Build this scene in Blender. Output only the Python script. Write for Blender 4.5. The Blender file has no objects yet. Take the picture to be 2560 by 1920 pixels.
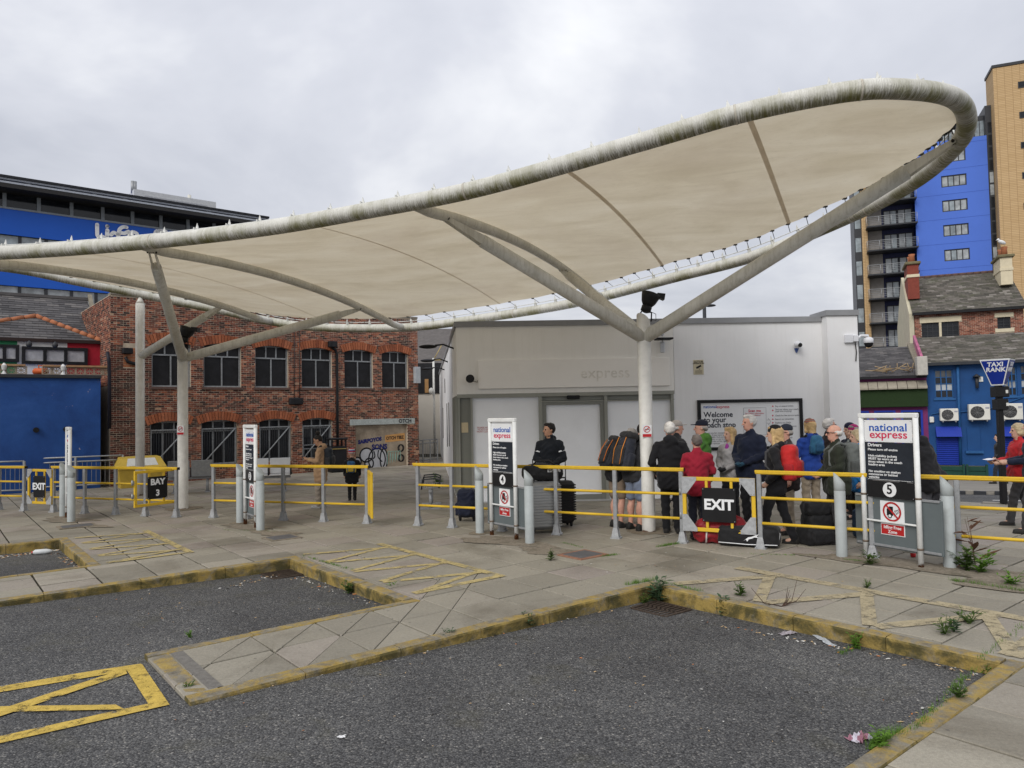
import bpy, bmesh, math, random
import numpy as np
from mathutils import Matrix, Vector
random.seed(7); np.random.seed(7)
R_ = math.radians
scene = bpy.context.scene
COL = scene.collection

# ------------------------------------------------------------------ camera
EYE = Vector((0, 0, 1.98)); PITCH = math.atan(70/1810); ROLL = R_(1.1)
cam = bpy.data.cameras.new('camera'); camo = bpy.data.objects.new('camera', cam); COL.objects.link(camo)
cam.sensor_width = 36; cam.lens = 36*1810/2560; cam.clip_start = 0.05; cam.clip_end = 2000
_f = Vector((0, math.cos(PITCH), math.sin(PITCH))); _u0 = Vector((0, -math.sin(PITCH), math.cos(PITCH))); _r0 = Vector((1, 0, 0))
_r = _r0*math.cos(ROLL)-_u0*math.sin(ROLL); _u = _r0*math.sin(ROLL)+_u0*math.cos(ROLL)
m = Matrix((_r, _u, -_f)).transposed().to_4x4(); m.translation = EYE
camo.matrix_world = m
scene.camera = camo

# ------------------------------------------------------------------ overcast sky and weak sun
SUN_EL, SUN_AZ = 38, -148        # azimuth measured from +Y towards +X
world = bpy.data.worlds.new('World'); scene.world = world; world.use_nodes = True
nt = world.node_tree; nt.nodes.clear()
def wn(t, **k):
    n = nt.nodes.new(t)
    for a, v in k.items(): setattr(n, a, v)
    return n
out = wn('ShaderNodeOutputWorld'); mixs = wn('ShaderNodeMixShader'); bgs = wn('ShaderNodeBackground'); bgc = wn('ShaderNodeBackground')
sky = wn('ShaderNodeTexSky', sky_type='NISHITA', sun_disc=False)
sky.sun_elevation = R_(SUN_EL); sky.sun_rotation = R_(SUN_AZ); sky.air_density = 1.5; sky.dust_density = 3
nt.links.new(sky.outputs[0], bgs.inputs[0]); bgs.inputs[1].default_value = 0.08
tc = wn('ShaderNodeTexCoord'); sep = wn('ShaderNodeSeparateXYZ'); nt.links.new(tc.outputs['Generated'], sep.inputs[0])
mx = wn('ShaderNodeMath', operation='MAXIMUM'); nt.links.new(sep.outputs[2], mx.inputs[0]); mx.inputs[1].default_value = 0.0
ad = wn('ShaderNodeMath', operation='ADD'); nt.links.new(mx.outputs[0], ad.inputs[0]); ad.inputs[1].default_value = 0.22
dx = wn('ShaderNodeMath', operation='DIVIDE'); nt.links.new(sep.outputs[0], dx.inputs[0]); nt.links.new(ad.outputs[0], dx.inputs[1])
dy = wn('ShaderNodeMath', operation='DIVIDE'); nt.links.new(sep.outputs[1], dy.inputs[0]); nt.links.new(ad.outputs[0], dy.inputs[1])
cmb = wn('ShaderNodeCombineXYZ'); nt.links.new(dx.outputs[0], cmb.inputs[0]); nt.links.new(dy.outputs[0], cmb.inputs[1])
n1 = wn('ShaderNodeTexNoise'); n1.inputs['Scale'].default_value = 0.95; n1.inputs['Detail'].default_value = 6; n1.inputs['Roughness'].default_value = 0.55; n1.inputs['Distortion'].default_value = 0.35
nt.links.new(cmb.outputs[0], n1.inputs['Vector'])
rmp = wn('ShaderNodeValToRGB'); nt.links.new(n1.outputs['Fac'], rmp.inputs[0])
e = rmp.color_ramp.elements; e[0].position = 0.33; e[0].color = (0.375, 0.392, 0.445, 1); e[1].position = 0.66; e[1].color = (0.70, 0.705, 0.72, 1)
e2 = rmp.color_ramp.elements.new(0.5); e2.color = (0.49, 0.503, 0.55, 1)
nt.links.new(rmp.outputs[0], bgc.inputs[0])
zg_ = wn('ShaderNodeMath', operation='MULTIPLY_ADD'); nt.links.new(mx.outputs[0], zg_.inputs[0]); zg_.inputs[1].default_value = 0.45; zg_.inputs[2].default_value = 0.95      # overcast sky: a little brighter towards the zenith
nt.links.new(zg_.outputs[0], bgc.inputs[1])
mixs.inputs[0].default_value = 0.93
nt.links.new(bgs.outputs[0], mixs.inputs[1]); nt.links.new(bgc.outputs[0], mixs.inputs[2]); nt.links.new(mixs.outputs[0], out.inputs[0])

sl = bpy.data.lights.new('sun', 'SUN'); sl.energy = 1.5; sl.angle = R_(35); sl.color = (1, 0.97, 0.92)
so = bpy.data.objects.new('sun', sl); COL.objects.link(so)
_d = Vector((math.sin(R_(SUN_AZ))*math.cos(R_(SUN_EL)), math.cos(R_(SUN_AZ))*math.cos(R_(SUN_EL)), math.sin(R_(SUN_EL))))
so.rotation_euler = _d.to_track_quat('Z', 'Y').to_euler(); so.location = _d*60
scene.view_settings.view_transform = 'Standard'; scene.view_settings.look = 'None'; scene.view_settings.exposure = 0.46; scene.view_settings.gamma = 1.0

# ------------------------------------------------------------------ helpers: points
def ray(x, y): return _f+_r*((x-1280)/1810)+_u*((960-y)/1810)
def at(x, y, Y):
    d = ray(x, y); return EYE+d*(Y/d.y)
def gr(x, y, z=0.0):
    d = ray(x, y); return EYE+d*((z-EYE.z)/d.z)
AL = R_(51.0); SA, CA = math.sin(AL), math.cos(AL)
def ST(s, t, z=0.0): return Vector((s*SA+t*CA, s*CA-t*SA, z))     # bay frame: s along the bays, t across them

# ------------------------------------------------------------------ helpers: objects
def link(o): COL.objects.link(o); return o
def wmat(o):
    if o.parent is None: return o.matrix_basis.copy()
    return wmat(o.parent) @ o.matrix_parent_inverse @ o.matrix_basis
def tag(o, label=None, cat=None, group=None, kind=None):
    if label: o['label'] = label
    if cat: o['category'] = cat
    if group: o['group'] = group
    if kind: o['kind'] = kind
    return o
def empty(name, loc=(0, 0, 0), rz=0.0, label=None, cat=None, group=None, kind=None):
    o = bpy.data.objects.new(name, None); o.empty_display_size = 0.1
    o.location = loc; o.rotation_euler = (0, 0, rz); link(o)
    return tag(o, label, cat, group, kind)
def copy_tree(o, parent=None):
    c = o.copy(); COL.objects.link(c)
    if parent is not None: c.parent = parent
    for ch in list(o.children): copy_tree(ch, c)
    return c

class MB:
    """collects shapes, builds ONE mesh object"""
    def __init__(s): s.v = []; s.f = []; s.m = []; s.sm = []
    def add(s, vs, fs, mi=0, smooth=False):
        b = len(s.v); s.v += [tuple(p) for p in vs]
        for f in fs: s.f.append(tuple(b+i for i in f)); s.m.append(mi); s.sm.append(smooth)
        return s
    def box(s, c, sz, rz=0.0, mi=0, rot=None):
        x, y, z = sz[0]/2, sz[1]/2, sz[2]/2
        q = [Vector((a*x, b*y, d*z)) for d in (-1, 1) for b in (-1, 1) for a in (-1, 1)]
        M = rot if rot is not None else Matrix.Rotation(rz, 3, 'Z')
        q = [M @ p+Vector(c) for p in q]
        return s.add(q, [(0, 2, 3, 1), (4, 5, 7, 6), (0, 1, 5, 4), (2, 6, 7, 3), (0, 4, 6, 2), (1, 3, 7, 5)], mi)
    def bbox(s, c, sz, bv=0.01, rz=0.0, mi=0, rot=None):
        """box with chamfered edges"""
        x, y, z = sz[0]/2, sz[1]/2, sz[2]/2; bv = min(bv, x*.9, y*.9, z*.9)
        M = rot if rot is not None else Matrix.Rotation(rz, 3, 'Z')
        vs = []; idx = {}
        for a in (-1, 1):
            for b in (-1, 1):
                for d in (-1, 1):
                    for k in range(3):
                        p = [a*(x-bv), b*(y-bv), d*(z-bv)]; p[k] = (a*x, b*y, d*z)[k]
                        idx[(a, b, d, k)] = len(vs); vs.append(M @ Vector(p)+Vector(c))
        F = []
        for k in range(3):
            o = [i for i in range(3) if i != k]
            for sg in (-1, 1):
                q = []
                for (u, w) in ((-1, -1), (1, -1), (1, 1), (-1, 1)):
                    t = [0, 0, 0]; t[k] = sg; t[o[0]] = u; t[o[1]] = w; q.append(idx[(t[0], t[1], t[2], k)])
                F.append(tuple(q))
        for k in range(3):
            o = [i for i in range(3) if i != k]
            for u in (-1, 1):
                for w in (-1, 1):
                    t = [0, 0, 0]; t[o[0]] = u; t[o[1]] = w
                    t1 = list(t); t1[k] = -1; t2 = list(t); t2[k] = 1
                    F.append((idx[(*t1, o[0])], idx[(*t2, o[0])], idx[(*t2, o[1])], idx[(*t1, o[1])]))
        for a in (-1, 1):
            for b in (-1, 1):
                for d in (-1, 1): F.append(tuple(idx[(a, b, d, k)] for k in range(3)))
        return s.add(vs, F, mi)
    def tube(s, pts, r, n=10, mi=0, cap=True, smooth=True, closed=False, up=None):
        pts = [Vector(p) for p in pts]; N = len(pts)
        rr = r if isinstance(r, (list, tuple)) else [r]*N
        vs = []; prev = None
        for i, p in enumerate(pts):
            if closed: t = (pts[(i+1) % N]-pts[i-1]).normalized()
            else: t = (pts[min(i+1, N-1)]-pts[max(i-1, 0)]).normalized()
            if prev is None:
                a = Vector(up) if up else (Vector((0, 0, 1)) if abs(t.z) < 0.9 else Vector((1, 0, 0)))
            else: a = prev
            x = (a-t*a.dot(t)).normalized(); prev = x; y = t.cross(x)
            for k in range(n):
                an = 2*math.pi*k/n; vs.append(p+(x*math.cos(an)+y*math.sin(an))*rr[i])
        fs = []
        for i in range(N if closed else N-1):
            j = (i+1) % N
            for k in range(n): fs.append((i*n+k, i*n+(k+1) % n, j*n+(k+1) % n, j*n+k))
        if cap and not closed:
            s.add(vs, fs, mi, smooth); b = len(s.v)-len(vs)
            s.f.append(tuple(b+k for k in reversed(range(n)))); s.m.append(mi); s.sm.append(False)
            s.f.append(tuple(b+(N-1)*n+k for k in range(n))); s.m.append(mi); s.sm.append(False)
            return s
        return s.add(vs, fs, mi, smooth)
    def lathe(s, prof, c=(0, 0, 0), n=16, mi=0, smooth=True, rot=None):
        M = rot if rot is not None else Matrix.Identity(3); c = Vector(c); vs = []
        for (r, z) in prof:
            for k in range(n):
                a = 2*math.pi*k/n; vs.append(M @ Vector((r*math.cos(a), r*math.sin(a), z))+c)
        fs = [(i*n+k, i*n+(k+1) % n, (i+1)*n+(k+1) % n, (i+1)*n+k) for i in range(len(prof)-1) for k in range(n)]
        s.add(vs, fs, mi, smooth); b = len(s.v)-len(vs)
        s.f.append(tuple(b+k for k in reversed(range(n)))); s.m.append(mi); s.sm.append(False)
        s.f.append(tuple(b+(len(prof)-1)*n+k for k in range(n))); s.m.append(mi); s.sm.append(False)
        return s
    def prism(s, poly, d, mi=0):
        """polygon (3D points, any plane) extruded by vector d"""
        poly = [Vector(p) for p in poly]; n = len(poly); d = Vector(d)
        nn = Vector((0, 0, 0))
        for i in range(n): nn += poly[i].cross(poly[(i+1) % n])
        if nn.dot(d) > 0: poly = poly[::-1]
        vs = poly+[p+d for p in poly]
        fs = [tuple(range(n)), tuple(reversed(range(n, 2*n)))]+[((i+1) % n, i, n+i, n+(i+1) % n) for i in range(n)]
        return s.add(vs, fs, mi)
    def quad(s, a, b, c, d, mi=0): return s.add([a, b, c, d], [(0, 1, 2, 3)], mi)
    def ell(s, c, r, n=12, k=8, mi=0, rot=None):
        M = rot if rot is not None else Matrix.Identity(3); c = Vector(c); vs = []
        for i in range(k+1):
            th = math.pi*i/k
            for j in range(n):
                a = 2*math.pi*j/n
                vs.append(M @ Vector((r[0]*math.sin(th)*math.cos(a), r[1]*math.sin(th)*math.sin(a), r[2]*math.cos(th)))+c)
        fs = [(i*n+j, (i+1)*n+j, (i+1)*n+(j+1) % n, i*n+(j+1) % n) for i in range(k) for j in range(n)]
        return s.add(vs, fs, mi, True)
    def mesh(s, name, mats):
        me = bpy.data.meshes.new(name); me.from_pydata([tuple(p) for p in s.v], [], s.f)
        for mt in (mats if isinstance(mats, (list, tuple)) else [mats]): me.materials.append(mt)
        me.polygons.foreach_set('material_index', s.m); me.polygons.foreach_set('use_smooth', s.sm)
        me.validate(); me.update(); return me
    def build(s, name, mats, parent=None, local=False):
        o = bpy.data.objects.new(name, s.mesh(name, mats)); link(o)
        if parent is not None:
            o.parent = parent
            if not local: o.matrix_parent_inverse = wmat(parent).inverted()
        return o
def adopt(o, parent, local=False):
    o.parent = parent
    if not local: o.matrix_parent_inverse = wmat(parent).inverted()
    return o

# ------------------------------------------------------------------ helpers: materials
class NT:
    def __init__(s, name):
        s.mat = bpy.data.materials.new(name); s.mat.use_nodes = True; s.t = s.mat.node_tree
        s.b = s.t.nodes['Principled BSDF']; s.out = s.t.nodes['Material Output']; s._pos = None
    def n(s, t, **k):
        n = s.t.nodes.new(t)
        for a, v in k.items():
            if a.startswith('i_'): n.inputs[a[2:].replace('_', ' ')].default_value = v
            else: setattr(n, a, v)
        return n
    def l(s, a, b): s.t.links.new(a, b)
    def pos(s):
        if s._pos is None: s._pos = s.n('ShaderNodeNewGeometry').outputs['Position']
        return s._pos
    def obj(s): return s.n('ShaderNodeTexCoord').outputs['Object']
    def mapping(s, vec, scale=(1, 1, 1), rot=(0, 0, 0)):
        m = s.n('ShaderNodeMapping'); s.l(vec, m.inputs[0]); m.inputs['Scale'].default_value = scale; m.inputs['Rotation'].default_value = rot
        return m.outputs[0]
    def noise(s, vec, scale, detail=4, rough=.6, dist=0.0):
        n = s.n('ShaderNodeTexNoise'); n.inputs['Scale'].default_value = scale; n.inputs['Detail'].default_value = detail
        n.inputs['Roughness'].default_value = rough; n.inputs['Distortion'].default_value = dist
        s.l(vec, n.inputs['Vector']); return n.outputs['Fac']
    def ramp(s, fac, stops):
        r = s.n('ShaderNodeValToRGB'); s.l(fac, r.inputs[0]); e = r.color_ramp.elements
        e[0].position, e[0].color = stops[0][0], c4(stops[0][1]); e[1].position, e[1].color = stops[-1][0], c4(stops[-1][1])
        for p, c in stops[1:-1]:
            x = e.new(p); x.color = c4(c)
        return r.outputs[0]
    def mix(s, fac, a, b, mode='MIX'):
        m = s.n('ShaderNodeMix', data_type='RGBA', blend_type=mode); s.put(m.inputs[0], fac); s.put(m.inputs[6], a); s.put(m.inputs[7], b)
        return m.outputs[2]
    def put(s, sock, v):
        if hasattr(v, 'links') or hasattr(v, 'is_linked'): s.l(v, sock)
        elif isinstance(v, (tuple, list)): sock.default_value = c4(v)
        else: sock.default_value = v
    def math(s, op, a, b=0.0):
        m = s.n('ShaderNodeMath', operation=op); s.put(m.inputs[0], a); s.put(m.inputs[1], b); return m.outputs[0]
    def bump(s, h, strength=.3, dist=.01):
        b = s.n('ShaderNodeBump'); b.inputs['Strength'].default_value = strength; b.inputs['Distance'].default_value = dist
        s.l(h, b.inputs['Height']); s.l(b.outputs[0], s.b.inputs['Normal']); return b
    def fin(s, col=None, rough=.6, metal=0.0, spec=None):
        if col is not None: s.put(s.b.inputs['Base Color'], col)
        s.put(s.b.inputs['Roughness'], rough); s.b.inputs['Metallic'].default_value = metal
        s.b.inputs['Specular IOR Level'].default_value = (.22 if spec is None and metal == 0 else (.5 if spec is None else spec))
        return s.mat
def c4(c): return (c, c, c, 1) if isinstance(c, (int, float)) else (tuple(c)+(1,) if len(c) == 3 else tuple(c))
def sc(c, k): return tuple(min(1, x*k) for x in c[:3])
_pm = {}
def pm(name, col, rough=.6, var=.18, scale=6, bump=.0, bscale=60, metal=0.0, dirt=None, dirt_amt=.5, spec=None, coord='pos'):
    """plain procedural: colour broken up by two noises, optional dirt patches and fine relief"""
    if name in _pm: return _pm[name]
    T = NT(name); p = T.pos() if coord == 'pos' else T.obj()
    n1 = T.noise(p, scale, 5, .65)
    c = T.ramp(n1, [(.25, sc(col, 1-var)), (.75, sc(col, 1+var))])
    if dirt is not None:
        d = T.noise(p, scale*.6, 8, .75, .4)
        f = T.ramp(d, [(.62-.25*dirt_amt, 0.0), (.85-.2*dirt_amt, 1.0)])
        c = T.mix(T.math('MULTIPLY', f, dirt_amt), c, dirt)
    if bump > 0: T.bump(T.noise(p, bscale, 4, .6), bump, .01)
    _pm[name] = T.fin(c, rough, metal, spec); return _pm[name]

def text_mesh(s, size, mat, origin, right, up, bold=0.0, extrude=0.0015, align='CENTER', name='lettering', parent=None, shear=0.0, sx=1.0, spacing=1.0, line=1.0):
    cu = bpy.data.curves.new('t', 'FONT'); cu.body = s; cu.size = size; cu.align_x = align; cu.align_y = 'CENTER'
    cu.offset = bold; cu.extrude = extrude; cu.shear = shear; cu.space_character = spacing; cu.space_line = line; cu.resolution_u = 3
    o = bpy.data.objects.new('t', cu); link(o)
    dg = bpy.context.evaluated_depsgraph_get(); me = bpy.data.meshes.new_from_object(o.evaluated_get(dg))
    bpy.data.objects.remove(o); bpy.data.curves.remove(cu)
    r = Vector(right).normalized(); u = Vector(up).normalized(); n = r.cross(u)
    M = Matrix((r*sx, u, n)).transposed().to_4x4(); M.translation = Vector(origin)
    me.transform(M); me.materials.clear(); me.materials.append(mat); me.name = name
    ob = bpy.data.objects.new(name, me); link(ob)
    if parent is not None: adopt(ob, parent)
    return ob
def stroke(mb, pts, w, n, mi=0, th=.003, sub=5):
    """flat brush stroke along 3D points lying in a plane with normal n (Catmull-Rom smoothed)"""
    P = catmull([Vector(p) for p in pts], sub) if sub > 1 else [Vector(p) for p in pts]; n = Vector(n).normalized()
    L = []; Rr = []
    for i, p in enumerate(P):
        t = (P[min(i+1, len(P)-1)]-P[max(i-1, 0)]).normalized(); sd = n.cross(t)*(w/2)
        L.append(p+sd+n*th); Rr.append(p-sd+n*th)
    for i in range(len(P)-1): mb.quad(Rr[i], Rr[i+1], L[i+1], L[i], mi)
def catmull(P, sub=6, closed=False):
    out = []; n = len(P)
    for i in range(n if closed else n-1):
        if closed: a, b, c, d = P[(i-1) % n], P[i], P[(i+1) % n], P[(i+2) % n]
        else: a, b, c, d = P[max(i-1, 0)], P[i], P[i+1], P[min(i+2, n-1)]
        for k in range(sub):
            t = k/sub
            out.append(((b*2)+(c-a)*t+(a*2-b*5+c*4-d)*t*t+(b*3-a-c*3+d)*t*t*t)*.5)
    if not closed: out.append(P[-1])
    return out
# ------------------------------------------------------------------ ground materials
def mat_asphalt():
    T = NT('asphalt'); p = T.pos()
    def vor(sc_):
        v = T.n('ShaderNodeTexVoronoi'); v.inputs['Scale'].default_value = sc_; T.l(p, v.inputs['Vector']); return v
    v = vor(80); v2 = vor(190); v3 = vor(23)
    base = T.ramp(v.outputs['Distance'], [(.08, (.145, .145, .143)), (.45, (.096, .096, .097)), (.8, (.038, .038, .04))])
    rnd = T.n('ShaderNodeSeparateColor'); T.l(v.outputs['Color'], rnd.inputs[0])
    st = T.ramp(rnd.outputs[0], [(.0, (.52, .52, .53)), (.5, (.95, .95, .95)), (.88, (1.28, 1.27, 1.24)), (1, (2.4, 2.3, 2.1))])
    c = T.mix(1.0, base, st, 'MULTIPLY')
    med = T.ramp(T.noise(p, 19, 5, .7), [(.3, (.72, .72, .72)), (.7, (1.25, 1.25, 1.24))]); c = T.mix(.8, c, med, 'MULTIPLY')
    big = T.ramp(T.noise(p, .55, 6, .6, .5), [(.3, (.66, .66, .68)), (.52, (1.0, 1.0, 1.0)), (.75, (1.4, 1.39, 1.36))])
    c = T.mix(1.0, c, big, 'MULTIPLY')
    al = T.ramp(T.noise(p, 1.4, 8, .7, .3), [(.55, 0.0), (.70, 1.0)]); c = T.mix(T.math('MULTIPLY', al, .30), c, (.085, .078, .035))
    oil = T.ramp(T.noise(p, 2.3, 6, .65, .3), [(.62, 0.0), (.72, 1.0)]); c = T.mix(T.math('MULTIPLY', oil, .55), c, (.022, .022, .023))
    dr = T.ramp(v3.outputs['Distance'], [(.035, 1.0), (.06, 0.0)]); sel = T.n('ShaderNodeSeparateColor'); T.l(v3.outputs['Color'], sel.inputs[0]); sl2 = T.ramp(sel.outputs[1], [(.80, 0.0), (.82, 1.0)])
    c = T.mix(T.math('MULTIPLY', T.math('MULTIPLY', dr, sl2), .8), c, (.012, .012, .012))
    h = T.math('ADD', v.outputs['Distance'], T.math('MULTIPLY', v2.outputs['Distance'], .4)); T.bump(T.math('MULTIPLY', h, -1), .55, .012)
    return T.fin(c, T.ramp(T.noise(p, 1.1, 4, .6), [(.3, .6), (.7, .9)]), 0, .3)
def mat_slab(name='paving_slab', base=(.272, .25, .206), attr=False):
    T = NT(name); p = T.pos()
    oi = T.n('ShaderNodeObjectInfo')
    if attr:
        a = T.n('ShaderNodeAttribute', attribute_name='shade'); rnd = a.outputs['Fac']
    else: rnd = oi.outputs['Random']
    c = T.ramp(rnd, [(0, sc(base, .80)), (.35, sc(base, .97)), (.6, sc(base, 1.05)), (.8, (.272, .238, .212)), (1, sc(base, 1.16))])
    f = T.noise(p, 38, 6, .75); c = T.mix(.55, c, T.ramp(f, [(.3, .35), (.7, .68)]), 'OVERLAY')
    sp = T.n('ShaderNodeTexVoronoi'); sp.inputs['Scale'].default_value = 140; T.l(p, sp.inputs['Vector'])
    spr = T.ramp(sp.outputs['Distance'], [(.1, (1.25, 1.25, 1.22)), (.5, (.94, .94, .94))]); c = T.mix(.7, c, spr, 'MULTIPLY')
    big = T.ramp(T.noise(p, .8, 7, .65, .6), [(.30, (.62, .60, .57)), (.48, (.97, .97, .96)), (.75, (1.14, 1.13, 1.10))])
    c = T.mix(.9, c, big, 'MULTIPLY')
    gum = T.n('ShaderNodeTexVoronoi'); gum.inputs['Scale'].default_value = 5.5; T.l(p, gum.inputs['Vector'])
    g = T.ramp(gum.outputs['Distance'], [(.06, 1.0), (.085, 0.0)]); c = T.mix(T.math('MULTIPLY', g, .55), c, (.07, .065, .058))
    mo = T.ramp(T.noise(p, 2.6, 9, .75), [(.60, 0.0), (.78, 1.0)]); c = T.mix(T.math('MULTIPLY', mo, .5), c, (.10, .095, .05))
    T.bump(T.math('ADD', f, T.math('MULTIPLY', sp.outputs['Distance'], -.5)), .35, .006)
    return T.fin(c, T.ramp(T.noise(p, .7, 3), [(.35, .5), (.65, .82)]))
def mat_kerb():
    T = NT('kerb_painted_concrete'); p = T.pos()
    conc = T.ramp(T.noise(p, 9, 7, .7), [(.3, (.13, .115, .09)), (.7, (.26, .235, .185))])
    yel = T.ramp(T.noise(p, 5, 4), [(.3, (.28, .19, .045)), (.7, (.40, .285, .075))])
    n = T.noise(p, 5.5, 9, .72, .5)
    geo = T.n('ShaderNodeNewGeometry'); sx = T.n('ShaderNodeSeparateXYZ'); T.l(geo.outputs['Normal'], sx.inputs[0])
    top = T.ramp(sx.outputs[2], [(.5, 0.0), (.95, 1.0)])
    thr = T.math('ADD', n, T.math('MULTIPLY', top, -.085))
    f = T.ramp(thr, [(.34, 0.0), (.50, 1.0)]); f = T.math('MULTIPLY', f, .88)
    c = T.mix(f, conc, yel)
    # grime and moss growing from the gutter side, broken up by noise
    m = T.noise(p, 3.2, 8, .7, .6); mm = T.ramp(m, [(.42, 0.0), (.58, 1.0)])
    side = T.math('SUBTRACT', 1.0, top)
    c = T.mix(T.math('MULTIPLY', T.math('MULTIPLY', mm, side), .85), c, (.055, .052, .022))
    sp = T.ramp(T.noise(p, 70, 5, .8), [(.35, (.75, .75, .75)), (.65, (1.15, 1.15, 1.15))]); c = T.mix(.8, c, sp, 'MULTIPLY')
    T.bump(T.noise(p, 45, 8, .75), .5, .01)
    return T.fin(c, .8)
def mat_paint(name, col, wear=.5, scale=7, under=None):
    """worn road paint: bare ground shows through where the paint has gone"""
    T = NT(name); p = T.pos()
    c = T.ramp(T.noise(p, 14, 5, .7), [(.3, sc(col, .75)), (.7, sc(col, 1.12))])
    T.fin(c, .75)
    tr = T.n('ShaderNodeBsdfTransparent'); mx = T.n('ShaderNodeMixShader')
    n = T.noise(p, scale, 10, .8, .2); f = T.ramp(n, [(wear-.06, 1.0), (wear+.05, 0.0)])
    g = T.ramp(T.noise(p, 110, 3, .7), [(.30, 1.0), (.42, 0.0)])
    f = T.math('MAXIMUM', f, T.math('MULTIPLY', g, .8))
    T.l(f, mx.inputs[0]); T.l(T.b.outputs[0], mx.inputs[1]); T.l(tr.outputs[0], mx.inputs[2]); T.l(mx.outputs[0], T.out.inputs[0])
    T.bump(T.noise(p, 80, 4), .4, .008)
    return T.mat
M_ASPH = mat_asphalt(); M_SLAB = mat_slab(); M_SLABJ = mat_slab('paving_slab_far', attr=True); M_KERB = mat_kerb()
M_JOINT = pm('joint_soil', (.030, .028, .018), .95, .4, 12, .6, 80)
M_YROAD = mat_paint('worn_yellow_road_paint', (.55, .39, .085), .43, 8)
M_YSLAB = mat_paint('faded_yellow_slab_paint', (.46, .37, .17), .46, 6)
M_YSLAB2 = mat_paint('faded_pale_slab_paint', (.40, .34, .22), .45, 5)
M_WROAD = mat_paint('white_road_paint', (.7, .7, .68), .38, 6)

# ------------------------------------------------------------------ terrain, bay road
def road_z(s, t):
    w = s-1.45-.54*(t+6.1)
    return -.03-.029*min(max(w, 0), 5.2)
PN = Vector((10.6, 16.5)); RD = Vector((math.sin(R_(128)), math.cos(R_(128)))); RN = Vector((-RD.y, RD.x))
def sdist(x, y): return (Vector((x, y))-PN).dot(RN)
def SZ(x, y): return -.06*max(0.0, y-12.0)*min(1, max(0, (x-5.5)/2.0))      # the street falls away on the right
t = MB().quad((-600, -300, -1.9), (600, -300, -1.9), (600, 900, -1.9), (-600, 900, -1.9)).build('ground', pm('far_ground', (.12, .115, .10), .9)); tag(t, kind='structure')
mb = MB(); ns, nt_ = 60, 66; S0, S1, T0, T1 = -14, 10.0, -26, 7.0
g = [[ST(S0+(S1-S0)*i/ns, T0+(T1-T0)*j/nt_, road_z(S0+(S1-S0)*i/ns, T0+(T1-T0)*j/nt_)) for j in range(nt_+1)] for i in range(ns+1)]
vs = [p for r in g for p in r]; fs = [(i*(nt_+1)+j, (i+1)*(nt_+1)+j, (i+1)*(nt_+1)+j+1, i*(nt_+1)+j+1) for i in range(ns) for j in range(nt_)]
mb.add(vs, [f[::-1] for f in fs], 0, True); o = mb.build('bay_road', M_ASPH); tag(o, kind='structure')

# bays: (t0, t1, s_end) of the asphalt opening
BAYS = [(-5.43, -2.03, 6.37), (-9.87, -6.80, 3.95), (-14.25, -11.42, 1.74), (-18.7, -15.9, -.6), (-.95, 2.5, 8.8)]
KW = .14
NOSE = [(-6.80, -5.43, 1.45), (-11.42, -9.87, -.95), (-15.9, -14.25, -3.3), (-2.03, -.95, 3.55), (-30, -18.7, -5), (2.5, 9.5, 6)]
cuts = [(-60, b[2]+KW, b[0]-KW, b[1]+KW) for b in BAYS]+[(-60, n[2]+.0, n[0]-.01, n[1]+.01) for n in NOSE]
def rect_sub(r, c):
    s0, s1, t0, t1 = r; a0, a1, b0, b1 = c
    if a1 <= s0 or a0 >= s1 or b1 <= t0 or b0 >= t1: return [r]
    out = []
    if t0 < b0: out.append((s0, s1, t0, b0))
    if t1 > b1: out.append((s0, s1, b1, t1))
    m0, m1 = max(t0, b0), min(t1, b1)
    if s0 < a0: out.append((s0, a0, m0, m1))
    if s1 > a1: out.append((a1, s1, m0, m1))
    return out
def region(r):
    rs = [r]
    for c in cuts:
        nx = []
        for q in rs: nx += rect_sub(q, c)
        rs = nx
    return [q for q in rs if q[1]-q[0] > .03 and q[3]-q[2] > .03]
PAVE_MAX_T = 9
# bedding sheet below the slabs
mb = MB()
for q in region((-6, 34, -44, PAVE_MAX_T)):
    na, nb = max(1, int((q[1]-q[0])/1.5)), max(1, int((q[3]-q[2])/1.5))
    for i in range(na):
        for j in range(nb):
            P4 = [ST(q[0]+(q[1]-q[0])*a/na, q[2]+(q[3]-q[2])*b/nb, -.018) for a, b in ((i, j), (i, j+1), (i+1, j+1), (i+1, j))]
            cc = sum(P4, Vector((0, 0, 0)))/4
            if cc.x > 7 and (sdist(cc.x, cc.y) > -.9 or cc.y > 20): continue
            mb.quad(*[Vector((p.x, p.y, p.z+SZ(p.x, p.y))) for p in P4])
pave = mb.build('concourse_pavement', M_JOINT); tag(pave, kind='structure')
# slabs on a 0.61 m grid, split by the diagonal saw cuts on the island
GS, GT = .612, .61; gs0, gt0 = 2.305, -6.17
DA = R_(6.7); ddir = Vector((math.sin(DA), math.cos(DA)))
diag = [Vector((-2.45+.413*k, 6.17)) for k in range(5)]
def clip(poly, p0, nrm, off):
    out = []
    for i in range(len(poly)):
        a, b = poly[i], poly[(i+1) % len(poly)]; da = (a-p0).dot(nrm)-off; db = (b-p0).dot(nrm)-off
        if da >= 0: out.append(a)
        if da*db < 0: out.append(a+(b-a)*(da/(da-db)))
    return out
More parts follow.
